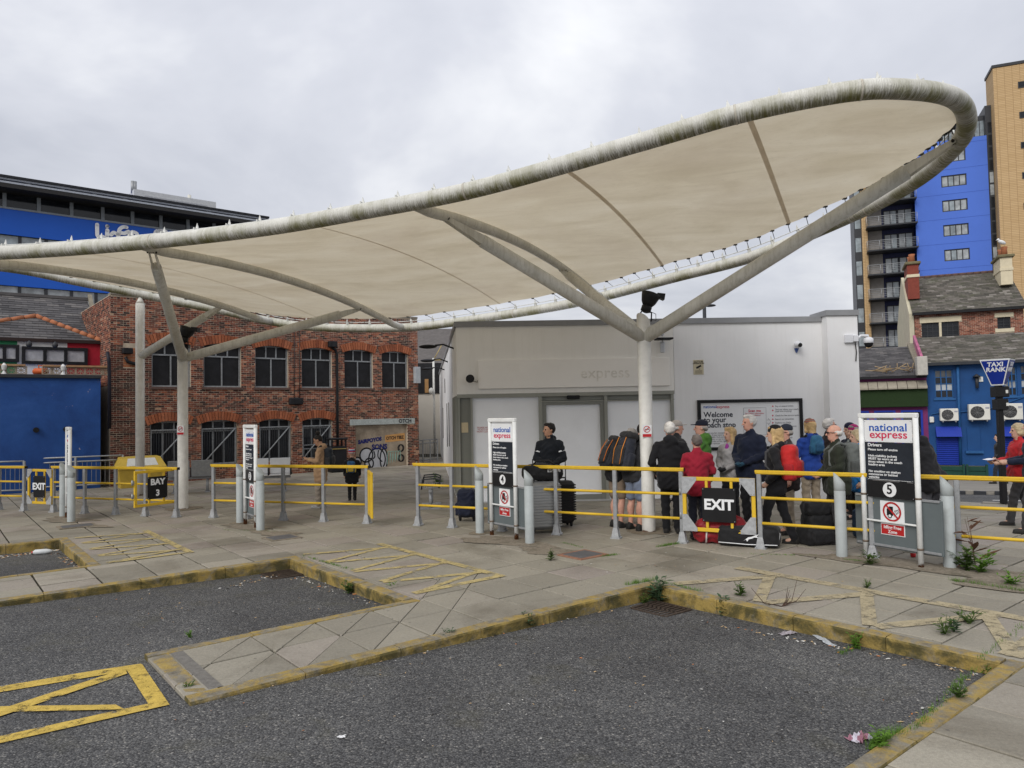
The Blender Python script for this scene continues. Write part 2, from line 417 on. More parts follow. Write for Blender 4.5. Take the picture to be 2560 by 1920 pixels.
# bare spots without slabs (mortar and cobble strips around the sign posts)
def strip_rect(px0, px1): return None
slabs = []
for i in range(-14, 52):
    for j in range(-62, 18):
        s0 = gs0+i*GS; t0 = gt0+j*GT; jj = .0068+random.random()*.003+(.004 if s0 > 8 or t0 < -9 else 0)
        for q in region((s0+jj, s0+GS-jj, t0+jj, t0+GT-jj)):
            poly = [ST(q[0], q[2]).xy, ST(q[0], q[3]).xy, ST(q[1], q[3]).xy, ST(q[1], q[2]).xy]
            c = sum(poly, Vector((0, 0)))/4
            if c.y < 1.2 or abs(c.x) > .78*c.y+1.5 or c.y > 33: continue
            if c.x > 7.0 and sdist(c.x, c.y) > -.2: continue
            if c.x > 8.4 and c.y > 20: continue
            sm, tm = (q[0]+q[1])/2, (q[2]+q[3])/2
            if tm > PAVE_MAX_T: continue
            pcs = [poly]
            for k, p0 in enumerate(diag):
                nn = Vector((ddir.y, -ddir.x))
                lim = -6.75 if k < 3 else -7.4
                if not (lim < tm < -5.4 and sm < 6.0): continue
                nx = []
                for pl in pcs:
                    a = clip(pl, p0, nn, .0035); b = clip(pl, p0, -nn, .0035)
                    nx += [x for x in (a, b) if len(x) > 2]
                pcs = nx
            for pl in pcs: slabs.append((c.y, pl))
slabs.sort(key=lambda x: x[0])
def slab_mesh(pl, h, tilt):
    c = sum(pl, Vector((0, 0)))/len(pl); n = len(pl); bv = .006
    inn = [p+(c-p).normalized()*bv*1.4 for p in pl]
    zz = lambda p: h+tilt[0]*(p.x-c.x)+tilt[1]*(p.y-c.y)
    vs = [(p.x, p.y, -.03) for p in pl]+[(p.x, p.y, zz(p)-bv) for p in pl]+[(p.x, p.y, zz(p)) for p in inn]
    fs = [tuple(range(2*n, 3*n))]+[(r*n+i, r*n+(i+1) % n, (r+1)*n+(i+1) % n, (r+1)*n+i) for r in (0, 1) for i in range(n)]
    ar = sum(pl[i].x*pl[(i+1) % n].y-pl[(i+1) % n].x*pl[i].y for i in range(n))
    if ar < 0: fs = [f[::-1] for f in fs]
    return vs, fs
far = MB(); shade = []
for k, (yy, pl) in enumerate(slabs):
    h = random.uniform(-.004, .003); tl = (random.uniform(-.006, .006), random.uniform(-.006, .006))
    vs, fs = slab_mesh(pl, h, tl); vs = [(x, y, z+SZ(x, y)) for x, y, z in vs]
    if k < 300: MB().add(vs, fs).build('paving_slab', M_SLAB, pave)
    else:
        far.add(vs, fs); shade += [random.random()]*len(fs)
o = far.build('far_paving_slabs', M_SLABJ, pave); tag(o, kind='stuff')
at_ = o.data.attributes.new('shade', 'FLOAT', 'FACE'); at_.data.foreach_set('value', shade)

# ------------------------------------------------------------------ kerbs: each stone its own piece
def kerb_stone(parent, a, b, side, wdt=KW, zr=-.16, top=.004):
    """a,b: (s,t) ends of the face line; side: unit (s,t) vector away from the road"""
    A = ST(*a); B = ST(*b); sd = ST(*side)-ST(0, 0); d = (B-A).normalized(); A = A+d*.003; B = B-d*.003
    w = wdt; r = .02; prof = [(0.012, -.30), (0.004, -.06), (0.0, top-r*1.2), (r*.35, top-r*.3), (r*1.3, top), (w-.008, top+.001), (w, top-.008), (w, -.30)]
    n = len(prof); vs = []
    N = 5
    for k in range(N+1):
        P = A.lerp(B, k/N)
        for (u, z) in prof:
            jx = random.uniform(-.002, .002); vs.append(P+sd*(u+jx)+Vector((0, 0, z+(random.uniform(-.002, .002) if z > -.1 else 0))))
    fs = [(k*n+i, k*n+i+1, (k+1)*n+i+1, (k+1)*n+i) for k in range(N) for i in range(n-1)]
    fs += [tuple(reversed(range(n))), tuple(range(N*n, N*n+n))]
    if d.cross(sd).z < 0: fs = [f[::-1] for f in fs]
    o = MB().add(vs, fs, 0, False).build('kerb_stone', M_KERB, parent)
    return o
def kerb_run(parent, a, b, side, L=.92, **k):
    a = Vector(a); b = Vector(b); n = max(1, round((b-a).length/L)); 
    for i in range(n): kerb_stone(parent, a.lerp(b, i/n), a.lerp(b, (i+1)/n), side, **k)
for k, (t0, t1, se) in enumerate(BAYS):
    kr = empty('bay_kerb', ST((se), (t0+t1)/2), kind='structure')
    # left face line t0 (road on +t side), right face line t1, end line s=se
    nl = [n for n in NOSE if abs(n[1]-t0) < .02]; nr = [n for n in NOSE if abs(n[0]-t1) < .02]
    sl_ = nl[0][2] if nl else -8; sr_ = nr[0][2] if nr else -8
    kerb_run(kr, (sl_, t0), (se+KW, t0), (0, -1))
    kerb_run(kr, (se, t0+.002), (se, t1-.002), (1, 0))
    kerb_run(kr, (sr_, t1), (se+KW, t1), (0, 1))
for (t0, t1, sn) in NOSE[:4]:
    kr = empty('island_end_kerb', ST(sn, (t0+t1)/2), kind='structure')
    kerb_run(kr, (sn+.002, t0+.145), (sn+.002, t1-.145), (1, 0), L=.6, wdt=.16, top=.002)
    # dark bitumen joint behind the end kerb
    MB().quad(ST(sn+.17, t0+.15, .003), ST(sn+.17, t1-.15, .003), ST(sn+.27, t1-.15, .003), ST(sn+.27, t0+.15, .003)).build('joint_strip', pm('bitumen', (.16, .15, .135), .85, .3, 20, .5, 90), kr)
# yellow hatched box painted on the bay road
def flat(mb, pts, off=.005, zf=None):
    P = [ST(s, t, (zf(s, t) if zf else 0)+off) for s, t in pts]
    a = sum((P[i].cross(P[(i+1) % len(P)])).z for i in range(len(P)))
    mb.add(P if a > 0 else P[::-1], [tuple(range(len(P)))])
def band(mb, a, b, w, **k):
    a = Vector(a); b = Vector(b); d = (b-a).normalized(); n = Vector((-d.y, d.x))*w/2; N = max(1, int((b-a).length/.25))
    for i in range(N):
        p = a.lerp(b, i/N); q = a.lerp(b, (i+1)/N); flat(mb, [p+n, q+n, q-n, p-n], **k)
def inv_st(p): return (p.x*SA+p.y*CA, p.x*CA-p.y*SA)
# ------------------------------------------------------------------ tensile canopy
def mat_wrap():
    """weathered white tape wound round the ring tube, algae in streaks on the weather side and underside"""
    T = NT('wound_tube_wrap'); uv = T.n('ShaderNodeUVMap').outputs[0]
    sp = T.n('ShaderNodeSeparateXYZ'); T.l(uv, sp.inputs[0]); u, v = sp.outputs[0], sp.outputs[1]
    nn = T.noise(T.mapping(uv, (1, .5, 1)), 7, 3, .6); n2 = T.noise(T.mapping(uv, (2.2, 1.4, 1)), 1.0, 4, .6)
    w = T.math('SINE', T.math('ADD', T.math('MULTIPLY', u, 235.0), T.math('MULTIPLY', nn, 26.0)))        # edges of the winding
    st = T.noise(T.mapping(uv, (34, 1.6, 1)), 1.0, 6, .65); pt = T.noise(T.mapping(uv, (2.1, 1.0, 1)), 1.0, 6, .7)
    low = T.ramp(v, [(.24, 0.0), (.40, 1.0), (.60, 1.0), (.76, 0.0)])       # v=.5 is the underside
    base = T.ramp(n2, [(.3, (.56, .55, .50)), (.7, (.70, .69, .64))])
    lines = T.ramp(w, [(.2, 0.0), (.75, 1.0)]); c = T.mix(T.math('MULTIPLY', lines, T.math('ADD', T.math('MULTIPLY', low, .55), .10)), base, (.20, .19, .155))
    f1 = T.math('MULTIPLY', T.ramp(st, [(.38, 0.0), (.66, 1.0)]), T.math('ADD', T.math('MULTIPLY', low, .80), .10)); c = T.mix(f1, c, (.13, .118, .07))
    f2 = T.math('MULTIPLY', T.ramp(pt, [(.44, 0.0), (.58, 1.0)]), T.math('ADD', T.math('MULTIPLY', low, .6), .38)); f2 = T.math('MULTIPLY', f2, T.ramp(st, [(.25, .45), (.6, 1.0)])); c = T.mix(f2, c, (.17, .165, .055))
    T.bump(T.math('ADD', w, T.math('MULTIPLY', nn, 3.0)), .30, .007)
    return T.fin(c, .65)
def mat_membrane():
    T = NT('canopy_membrane'); p = T.pos()
    st = T.mapping(p, (.42, 1.0, 1), (0, 0, R_(22)))
    c = T.ramp(T.noise(st, 1.6, 7, .62, .5), [(.22, (.56, .48, .335)), (.5, (.69, .61, .46)), (.78, (.78, .71, .565))])
    sp = T.ramp(T.noise(T.mapping(p, (2.6, 7, 1), (0, 0, R_(22))), 4, 8, .85), [(.55, 0.0), (.75, 1.0)])
    c = T.mix(T.math('MULTIPLY', sp, .7), c, (.38, .32, .24))
    d = T.ramp(T.noise(p, .45, 5, .6), [(.52, 0.0), (.75, 1.0)]); c = T.mix(T.math('MULTIPLY', d, .45), c, (.50, .41, .30))
    T.fin(c, .55)
    tl = T.n('ShaderNodeBsdfTranslucent'); T.l(c, tl.inputs[0]); mx = T.n('ShaderNodeMixShader'); mx.inputs[0].default_value = .42
    T.l(T.b.outputs[0], mx.inputs[1]); T.l(tl.outputs[0], mx.inputs[2]); T.l(mx.outputs[0], T.out.inputs[0])
    T.bump(T.noise(T.mapping(p, (1, .3, 1), (0, 0, R_(-25))), 9, 5, .6), .12, .02)
    return T.mat
def mat_seam():
    T = NT('membrane_seam'); c = T.ramp(T.noise(T.pos(), 3, 4), [(.3, (.60, .53, .44)), (.7, (.70, .63, .53))]); T.fin(c, .6); tl = T.n('ShaderNodeBsdfTranslucent'); T.l(c, tl.inputs[0]); mx = T.n('ShaderNodeMixShader'); mx.inputs[0].default_value = .5
    T.l(T.b.outputs[0], mx.inputs[1]); T.l(tl.outputs[0], mx.inputs[2]); T.l(mx.outputs[0], T.out.inputs[0]); return T.mat
def mat_pipe():
    """off-white painted steel with rain streaks, grime and rust spots"""
    T = NT('weathered_white_steel'); p = T.pos()
    c = T.ramp(T.noise(p, 2.2, 5, .6), [(.3, (.56, .545, .49)), (.7, (.70, .69, .635))])
    stv = T.mapping(p, (14, 14, .9)); s = T.ramp(T.noise(stv, 1.4, 6, .7), [(.47, 0.0), (.66, 1.0)])
    c = T.mix(T.math('MULTIPLY', s, .38), c, (.27, .25, .18))
    r = T.ramp(T.noise(p, 7, 6, .75), [(.69, 0.0), (.735, 1.0)]); c = T.mix(T.math('MULTIPLY', r, .8), c, (.25, .10, .03))
    T.bump(T.noise(p, 40, 4), .12, .004)
    return T.fin(c, .5)
def mat_rusty(name, paint, zlim, rz=.18):
    """painted steel whose foot has rusted through: the edge of the rust is ragged"""
    T = NT(name); p = T.pos(); sx = T.n('ShaderNodeSeparateXYZ'); T.l(p, sx.inputs[0])
    n = T.noise(p, 11, 7, .7)
    h = T.math('SUBTRACT', T.math('ADD', zlim, T.math('MULTIPLY', T.math('SUBTRACT', n, .5), rz*2.6)), sx.outputs[2])
    f = T.ramp(h, [(.0, 0.0), (.02, 1.0)])
    base = T.ramp(T.noise(p, 6, 4), [(.3, sc(paint, .88)), (.7, sc(paint, 1.08))])
    sp = T.ramp(T.noise(p, 9, 7, .8), [(.68, 0.0), (.72, 1.0)]); base = T.mix(T.math('MULTIPLY', sp, .7), base, (.2, .085, .03))
    ru = T.ramp(T.noise(p, 30, 6, .7), [(.25, (.035, .018, .012)), (.5, (.13, .05, .02)), (.75, (.30, .12, .04))])
    T.bump(T.math('ADD', T.math('MULTIPLY', f, -1.0), T.math('MULTIPLY', n, .6)), .5, .01)
    return T.fin(T.mix(f, base, ru), .55)
M_WRAP = mat_wrap(); M_MEMB = mat_membrane(); M_PIPE = mat_pipe()
M_COLM = mat_rusty('column_paint_rusty_foot', (.69, .68, .64), .02, .05)
M_DARK = pm('black_fitting', (.014, .014, .015), .45, .3, 8)
M_SEAM = mat_seam()
M_CLEAT = pm('cleat_white', (.62, .62, .59), .5, .2, 12)
M_STEEL = pm('galvanised_steel', (.42, .43, .44), .42, .22, 14, .1, 80, .55)
M_CABLE = pm('dark_cord', (.03, .03, .03), .7)

CTRL = [at(*p) for p in [(0, 632, 11.7), (318, 610, 11.2), (640, 574, 10.6), (900, 530, 10.1), (1200, 470, 9.5), (1600, 356, 8.75), (1853, 283, 8.3), (2106, 231, 7.95), (2254, 223, 7.9), (2380, 243, 8.2), (2417, 297, 8.9), (2393, 362, 9.7), (2292, 451, 10.9), (2148, 531, 12.3), (1895, 637, 14.2), (1684, 694, 15.7), (1442, 756, 17.3), (1189, 798, 18.7), (1008, 819, 19.4), (797, 818, 19.9), (670, 802, 20), (562, 778, 19.8), (355, 736, 19.0), (200, 705, 18.3), (0, 667, 17.4)]]
CTRL += [Vector((-14.6, 15.9, 5.72)), Vector((-15.6, 14.3, 5.45)), Vector((-14.2, 12.8, 5.1)), Vector((-11.4, 12.1, 4.83))]
NC = len(CTRL)
def ring(u):
    i = math.floor(u); t = u-i; a, b, c, d = (CTRL[(i+k) % NC] for k in (-1, 0, 1, 2))
    return ((b*2)+(c-a)*t+(a*2-b*5+c*4-d)*t*t+(b*3-a-c*3+d)*t*t*t)*.5
canopy = empty('tensile_canopy', (2.18, 11.86, 0), 0, 'large white tensile fabric canopy on branching white columns over the concourse', 'canopy')
# ring tube with uv (u metres along, v around; v=.5 underside)
RT = .113; SUB = 16; P = [ring(k/SUB) for k in range(NC*SUB)]; NP = len(P); NR = 20
cum = [0.0]
for i in range(NP): cum.append(cum[-1]+(P[(i+1) % NP]-P[i]).length)
vs = []
for i in range(NP):
    tg = (P[(i+1) % NP]-P[i-1]).normalized(); x = (Vector((0, 0, 1))-tg*tg.z).normalized(); y = tg.cross(x)
    for k in range(NR): a = 2*math.pi*k/NR; vs.append(P[i]+(x*math.cos(a)+y*math.sin(a))*RT)
fs = []; uvs = []
for i in range(NP):
    j = (i+1) % NP
    for k in range(NR):
        k2 = (k+1) % NR; fs.append((i*NR+k, i*NR+k2, j*NR+k2, j*NR+k))
        uvs += [(cum[i], k/NR), (cum[i], (k+1)/NR), (cum[i+1], (k+1)/NR), (cum[i+1], k/NR)]
o = MB().add(vs, fs, 0, True).build('ring_tube', M_WRAP, canopy); o['label'] = 'wound white ring tube streaked with green algae'
ul = o.data.uv_layers.new(name='UVMap'); ul.data.foreach_set('uv', [c for q in uvs for c in q]); ring_o = o
for uj in (1.2, 3.9, 5.95, 7.25, 12.9, 16.6):       # sleeve joints in the tube
    a = ring(uj-.004); b = ring(uj+.004); d = (b-a).normalized()
    MB().tube([a-d*.012, a+d*.012], RT+.004, 20, cap=True).build('joint_band', pm('rusty_band', (.50, .47, .40), .6, .3, 20, dirt=(.22, .10, .04), dirt_amt=.5), ring_o)
# membrane
PAIR = [(-2.95, 25.1, .0), (-2.6, 24.5, .08), (-2, 23.4, .18), (-1.2, 21.6, .24), (-.35, 19.9, .30), (.4, 18.9, .24), (1.07, 18.0, .32), (2.3, 16.75, .26), (3.45, 15.75, .33), (4.5, 15.05, .2), (5.3, 14.35, .13), (6.05, 13.65, .08), (7.1, 12.75, .03), (8.0, 12.0, .0), (8.75, 11.35, 0), (9.25, 10.92, 0)]
def pair(q):
    i = min(int(q), len(PAIR)-2); t = q-i
    a, b, c, d = (PAIR[min(max(i+k, 0), len(PAIR)-1)] for k in (-1, 0, 1, 2))
    f = lambda k: .5*(2*b[k]+(c[k]-a[k])*t+(2*a[k]-5*b[k]+4*c[k]-d[k])*t*t+(3*b[k]-a[k]-3*c[k]+d[k])*t**3)
    return f(0), f(1), f(2)
def memb(q, v, dz=0.0):
    n, f, h = pair(q); A = ring(n); B = ring(f); L = (B-A).length; dr = (B-A)/max(L, 1e-4)
    sc_ = .035*math.cos(f*16)*(1 if q > 3 else .3)
    tp_ = max(0.0, q-11.5)/3.0; a = A+dr*min(.13+.34*tp_, L*.36); b = B-dr*min(.68+sc_-.2*tp_, L*.42)
    p = a.lerp(b, v); p = p+Vector((0, 0, h*4*v*(1-v)+.02+.13*v**3+dz)); return p
QM = len(PAIR)-1.02
seams_q = [1.2, 2.6, 3.4, 5.1, 7.1, 9.0, 11.0]     # seam lines
breaks = [0]+seams_q+[QM]
for a, b in zip(breaks[:-1], breaks[1:]):
    nq = max(3, int((b-a)*9)); nv = 22; vs = [memb(a+(b-a)*i/nq, j/nv) for i in range(nq+1) for j in range(nv+1)]
    fs = [(i*(nv+1)+j, i*(nv+1)+j+1, (i+1)*(nv+1)+j+1, (i+1)*(nv+1)+j) for i in range(nq) for j in range(nv)]
    MB().add(vs, fs, 0, True).build('membrane_panel', M_MEMB, canopy)
for q in seams_q:
    A = [memb(q-.028, j/24, -.006) for j in range(25)]; B = [memb(q+.028, j/24, -.006) for j in range(25)]
    if q < 9: A = [memb(q, j/24, -.006)+(p-memb(q, j/24, -.006)).normalized()*.014 for j, p in enumerate(A)]; B = [memb(q, j/24, -.006)+(p-memb(q, j/24, -.006)).normalized()*.014 for j, p in enumerate(B)]
    if q >= 9: A = [memb(q, j/24, -.006)+(p-memb(q, j/24, -.006)).normalized()*.034 for j, p in enumerate(A)]; B = [memb(q, j/24, -.006)+(p-memb(q, j/24, -.006)).normalized()*.034 for j, p in enumerate(B)]
    MB().add(A+B, [(j, j+1, 26+j, 25+j) for j in range(24)], 0, True).build('seam', M_SEAM, canopy)
# arched ribs under the membrane
RIBQ = [4.0, 6.0, 8.0]
def ribpt(q, v):
    n, f, h = pair(q); A = ring(n); B = ring(f); p = A.lerp(B, v); return p+Vector((0, 0, h*4*v*(1-v)-.075*min(1, 8*v*(1-v)*2)))
ribs = []
for q in RIBQ:
    ribs.append(MB().tube([ribpt(q, .01+.98*j/40) for j in range(41)], .082, 14).build('rib', M_PIPE, canopy))
# tie rod, cleats and lacing round the inside of the ring
inw = []; CEN = Vector((-4.5, 14.5, 0))
for k in range(NC*6):
    u = k/6; p = ring(u); tg = (ring(u+.02)-ring(u-.02)).normalized(); sd = Vector((0, 0, 1)).cross(tg).normalized()
    inw.append((p, sd, tg))
sgn = 1 if (CEN-inw[30][0]).dot(inw[30][1]) > 0 else -1
rodp = [p+sd*sgn*.10+Vector((0, 0, .15)) for p, sd, tg in inw]
MB().tube(rodp, .009, 6, closed=True).build('tie_rod', M_CLEAT, canopy)
cl = None
L = 0; nextL = 0
for i in range(NP):
    L = cum[i]
    if L < nextL: continue
    nextL = L+.52; p = P[i]; tg = (P[(i+1) % NP]-P[i-1]).normalized(); sd = Vector((0, 0, 1)).cross(tg).normalized()*sgn
    if cl is None:
        c = MB(); c.prism([(-.045, .06, .08), (.045, .06, .08), (.03, .09, .16), (0, .10, .245), (-.02, .09, .16)], (0.0, .012, .0))
        c.box((0, .06, .11), (.014, .08, .10))
        cl = c.mesh('cleat', M_CLEAT)
    o = bpy.data.objects.new('cleat', cl); link(o); x = tg; y = sd; z = x.cross(y)
    if z.z < 0: x = -x; z = x.cross(y)
    Mx = Matrix((x, y, z)).transposed().to_4x4(); Mx.translation = p; o.matrix_basis = Mx; adopt(o, canopy)
lace = MB()
for k in range(0, 76):
    q = QM*k/75; n, f, h = pair(q)
    e = memb(q, 1.0); p = ring(f); lace.tube([e, p+(e-p)*.38+Vector((0, 0, .06))], .006, 4, cap=False)
    lace.box(e, (.06, .06, .03))
tag(lace.build('lacing', M_CABLE, canopy), kind='stuff')
# columns
def arm(parent, a, b, r0, r1, fork=.5, name='arm'):
    a = Vector(a); b = Vector(b); d = (b-a).normalized(); L = (b-a).length
    e = a+d*(L-fork)
    o = MB().tube([a, a.lerp(e, .5), e], [r0, (r0+r1)/2, r1], 16).build(name, M_PIPE, parent)
    sdv = d.cross(Vector((0, 0, 1))).normalized(); up = sdv.cross(d).normalized(); m = MB()
    for s in (-1, 1):
        q = sdv*s*r1*.55
        m.prism([e-d*.14+q+up*r1*.8, e-d*.14+q-up*r1*.8, b-d*.03+q*.8-up*.035, b+d*.03+q*.8-up*.03, b+d*.03+q*.8+up*.03, b-d*.03+q*.8+up*.035], sdv*s*.014)
    m.build('fork_plate', M_PIPE, o)
    MB().tube([b-sdv*r1*.9, b+sdv*r1*.9], .02, 8).build('bolt', M_DARK, o)
    return o
def column(x, y, top, cut=True, r=.11):
    m = MB(); n = 24; pr = [(r*1.0, 0.0), (r, .05), (r, top)]
    vs = []
    for (rr, z) in pr:
        for k in range(n):
            a = 2*math.pi*k/n; zz = z+(.10*math.cos(a+2.4) if cut and z == top else 0); vs.append((x+rr*math.cos(a), y+rr*math.sin(a), zz))
    m.add(vs, [(i*n+k, i*n+(k+1) % n, (i+1)*n+(k+1) % n, (i+1)*n+k) for i in range(2) for k in range(n)], 0, True)
    m.f.append(tuple(range(2*n, 3*n))); m.m.append(0); m.sm.append(False)
    return m.build('column', M_COLM, canopy)
JM = Vector((2.18, 11.86, 3.16))
column(2.18, 11.86, 3.46)
arm(canopy, JM+Vector((-.02, -.02, 0)), ribpt(8.0, .12)-Vector((0, 0, .05)), .105, .10, .62)
arm(canopy, JM+Vector((-.02, .02, .05)), ribpt(8.0, .70)-Vector((0, 0, .05)), .10, .095, .35)
arm(canopy, JM+Vector((.02, -.02, 0)), ring(10.75)+Vector((-.12, .02, -.06)), .108, .108, .62)
J2 = Vector((-7.26, 15.95, 3.30)); column(-7.26, 15.95, 3.55)
arm(canopy, J2, ribpt(6.0, .035)-Vector((0, 0, .07)), .105, .082, .5)
arm(canopy, J2, ribpt(6.0, .75)-Vector((0, 0, .05)), .10, .105, .5)
m3 = MB(); m3.tube([(-9.75, 18.96, 0), (-9.75, 18.96, 5.02)], .11, 20); m3.tube([(-9.75, 18.96, 5.02), (-9.75, 18.96, 5.1), (-9.75, 18.96, 5.2)], [.11, .07, .03], 16)
m3.build('column', M_COLM, canopy)
arm(canopy, (-9.75, 18.96, 3.62), ribpt(4.0, .76)-Vector((0, 0, .05)), .10, .10, .5)
for (x, y) in ((2.18, 11.86), (-7.26, 15.95), (-9.75, 18.96)):      # mortar collar at each foot
    m = MB(); n = 22; vs = [(x, y, .004)]+[(x+(.30+.16*random.random())*math.cos(2*math.pi*k/n), y+(.30+.16*random.random())*math.sin(2*math.pi*k/n), .006) for k in range(n)]
    m.add(vs, [(0, 1+k, 1+(k+1) % n) for k in range(n)]).build('mortar_collar', pm('rough_mortar', (.21, .175, .13), .95, .35, 14, .7, 50), canopy)
def prohibition_notice(c, right, nrm, parent, k=1.0):
    """small white and red no-smoking plate"""
    r = Vector(right).normalized(); n = Vector(nrm).normalized(); u = Vector((0, 0, 1)); c = Vector(c)
    bx = lambda m, cx, cz, w, h, th, mi=0: m.prism([c+r*(cx-w/2)*k+u*(cz-h/2)*k, c+r*(cx+w/2)*k+u*(cz-h/2)*k, c+r*(cx+w/2)*k+u*(cz+h/2)*k, c+r*(cx-w/2)*k+u*(cz+h/2)*k], n*th, mi)
    o = bx(MB(), 0, 0, .16, .21, .003).build('notice_plate', M_WHITE, parent)
    m = MB(); bx(m, 0, -.075, .15, .05, .005)
    for i in range(24):
        a0, a1 = 2*math.pi*i/24, 2*math.pi*(i+1)/24; q = lambda a, R: c+(r*math.cos(a)*R+u*(.03+math.sin(a)*R))*k+n*.005
        m.quad(q(a0, .046), q(a0, .058), q(a1, .058), q(a1, .046))
    stroke(m, [c+(r*-.035+u*-.005)*k, c+(r*.035+u*.065)*k], .012*k, n, 0, .006, 1)
    m.build('prohibition_mark', M_RED, o)
    m = MB(); bx(m, 0, .03, .07, .014, .0045); bx(m, .02, .045, .012, .02, .0045); m.build('cigarette_symbol', M_BLACK, o)
    return o
M_WHITE = pm('sign_white', (.74, .75, .76), .4, .05, 3); M_RED = pm('sign_red', (.50, .025, .03), .4, .1, 5); M_BLACK = pm('sign_black', (.013, .013, .014), .35, .2, 4)
prohibition_notice((2.18-.01, 11.86-.113, 1.63), (1, 0, 0), (0, -1, 0), canopy, .95)
prohibition_notice((-7.26, 15.95-.113, 1.72), (1, 0, 0), (0, -1, 0), canopy, .95)
# floodlights on the column heads
def floodlight(loc, rz, lab, k=1.0, flip=1):
    r = empty('floodlight', loc, rz, lab, 'floodlight', 'floodlights on the canopy columns')
    m = MB(); m.tube([(-.10*k, 0, 0), (-.11*k, 0, .16*k), (-.05*k, 0, .24*k)], .014*k, 6); m.tube([(.10*k, 0, 0), (.11*k, 0, .16*k), (.05*k, 0, .24*k)], .014*k, 6); m.build('yoke', M_DARK, r, True)
    Rt = Matrix.Rotation(R_(-20*flip), 3, 'Y')
    MB().lathe([(.04*k, -.05*k), (.10*k, -.02*k), (.10*k, .08*k), (.06*k, .12*k)], (0, 0, .22*k), 14, rot=Rt).build('lamp_housing', M_DARK, r, True)
    q = MB(); prof = [(.10, .10), (.14, .16), (.17, .26), (.19, .34), (.12, .36)]
    q.lathe([(a*k, b*k) for a, b in prof], (0, 0, .22*k), 14, rot=Rt)
    q.prism([Rt @ Vector((.12*k, -.10*k, .3*k))+Vector((0, 0, .22*k)), Rt @ Vector((.27*k, -.06*k, .30*k))+Vector((0, 0, .22*k)), Rt @ Vector((.25*k, -.06*k, .42*k))+Vector((0, 0, .22*k)), Rt @ Vector((.1*k, -.1*k, .38*k))+Vector((0, 0, .22*k))], (0, .16*k, 0))
    q.build('reflector_hood', M_DARK, r, True)
    MB().tube([(.1*k, .03, .05*k), (.2*k, .03, .02*k), (.2*k, .03, .15*k), (.08*k, .02, .2*k)], .006, 5).build('power_cable', M_CABLE, r, True)
floodlight((2.22, 11.84, 3.42), 0, 'black floodlight on top of the column nearest the exit gate', .85, -1)
floodlight((-7.24, 15.95, 3.50), 0, 'black floodlight on the column head beside the bay 3 gate', .9, -1)
# ------------------------------------------------------------------ railings, gates, bollards, bay signs
M_YEL = pm('yellow_rail_paint', (.66, .43, .035), .42, .10, 5, dirt=(.22, .15, .05), dirt_amt=.38)
M_GAL = pm('dull_galvanised', (.30, .31, .32), .5, .22, 16, .12, 70, .35)
M_CAST = pm('cast_foot_grey', (.36, .37, .38), .55, .25, 20, .3, 60, .2)
M_BOLL = pm('bollard_grey', (.37, .40, .40), .55, .12, 5, .1, 50, dirt=(.2, .2, .18), dirt_amt=.4)
def foot_mesh():
    m = MB(); m.box((0, 0, .008), (.15, .13, .016))
    for s in (-1, 1):
        m.prism([(-.062, s*.042, .016), (.062, s*.042, .016), (.034, s*.034, .165), (-.034, s*.034, .165)], (0, s*.008, 0))
        m.prism([(s*.036, -.06, .016), (s*.036, .06, .016), (s*.034, .032, .13), (s*.034, -.032, .13)], (s*.008, 0, 0))
    for a in (-1, 1):
        for b in (-1, 1): m.lathe([(.012, .016), (.012, .028)], (a*.062, b*.055, 0), 6)
    return m.mesh('foot_bracket', M_CAST)
FOOT = foot_mesh()
def railing(p0, p1, posts, h, lab, cat='railing', lowfrac=(.65, .325), over0=.06, over1=.06):
    p0 = Vector(p0); p1 = Vector(p1); d = (p1-p0).normalized(); rz = math.atan2(d.y, d.x)
    r = empty('railing', p0, rz, lab, cat, 'yellow railings along the bays'); L = (p1-p0).length
    m = MB(); m.bbox(((L+over1-over0)/2, 0, h-.028), (L+over0+over1, .075, .056), .014); m.bbox(((L+over1-over0)/2, -.03, h-.012), (L+over0+over1, .02, .03), .006); m.build('top_rail', M_YEL, r, True)
    MB().box((L+over1+.004, 0, h-.028), (.008, .07, .052)).build('end_cap', M_BLACK, r, True)
    ps = sorted(posts)
    for fr in lowfrac:
        for a, b in zip(ps[:-1], ps[1:]):
            if b-a > .12: MB().tube([(a+.03, -.01, h*fr), (b-.03, -.01, h*fr)], .021, 10).build('lower_rail', M_YEL, r, True)
    for x in ps:
        po = MB().bbox((x, 0, (h-.05)/2+.01), (.062, .058, h-.07), .006).build('post', M_GAL, r, True)
        f = bpy.data.objects.new('foot_bracket', FOOT); link(f); f.location = (x, 0, 0); f.parent = po
    return r
def proj_on(p0, p1, px, py):
    p = gr(px, py); d = (p1-p0).normalized(); return (p-p0).dot(d)
def rail_px(base, h, lab, ext0=0.0, ext1=0.0):
    pts = [gr(*b) for b in base]; p0, p1 = pts[0], pts[-1]; d = (p1-p0).normalized()
    ps = [(p-p0).dot(d) for p in pts]
    return railing(p0, p1, ps, h, lab, over0=.05+ext0, over1=.05+ext1)
rail_px([(-90, 1272), (5, 1274), (60, 1277)], .99, 'yellow railing at the left edge before the first exit gate')
rail_px([(134, 1280.5), (213, 1283.5), (288, 1287), (363, 1290), (441, 1293)], 1.0, 'yellow railing with grey posts leading up to the bay 3 gate')
rail_px([(534, 1294), (618, 1297), (711, 1300), (811, 1304), (918, 1308.5)], 1.055, 'yellow railing passing behind the bay 3 sign')
rail_px([(1046, 1313.6), (1132, 1318.8), (1258, 1326.5), (1396, 1335), (1543, 1344.8), (1707, 1357)], 1.105, 'yellow railing running behind the bay 4 sign to the wide exit gate', ext0=.04)
rail_px([(1903, 1371.5), (2185, 1391), (2400, 1411), (2650, 1434)], 1.095, 'yellow railing behind the bay 5 sign at the right')
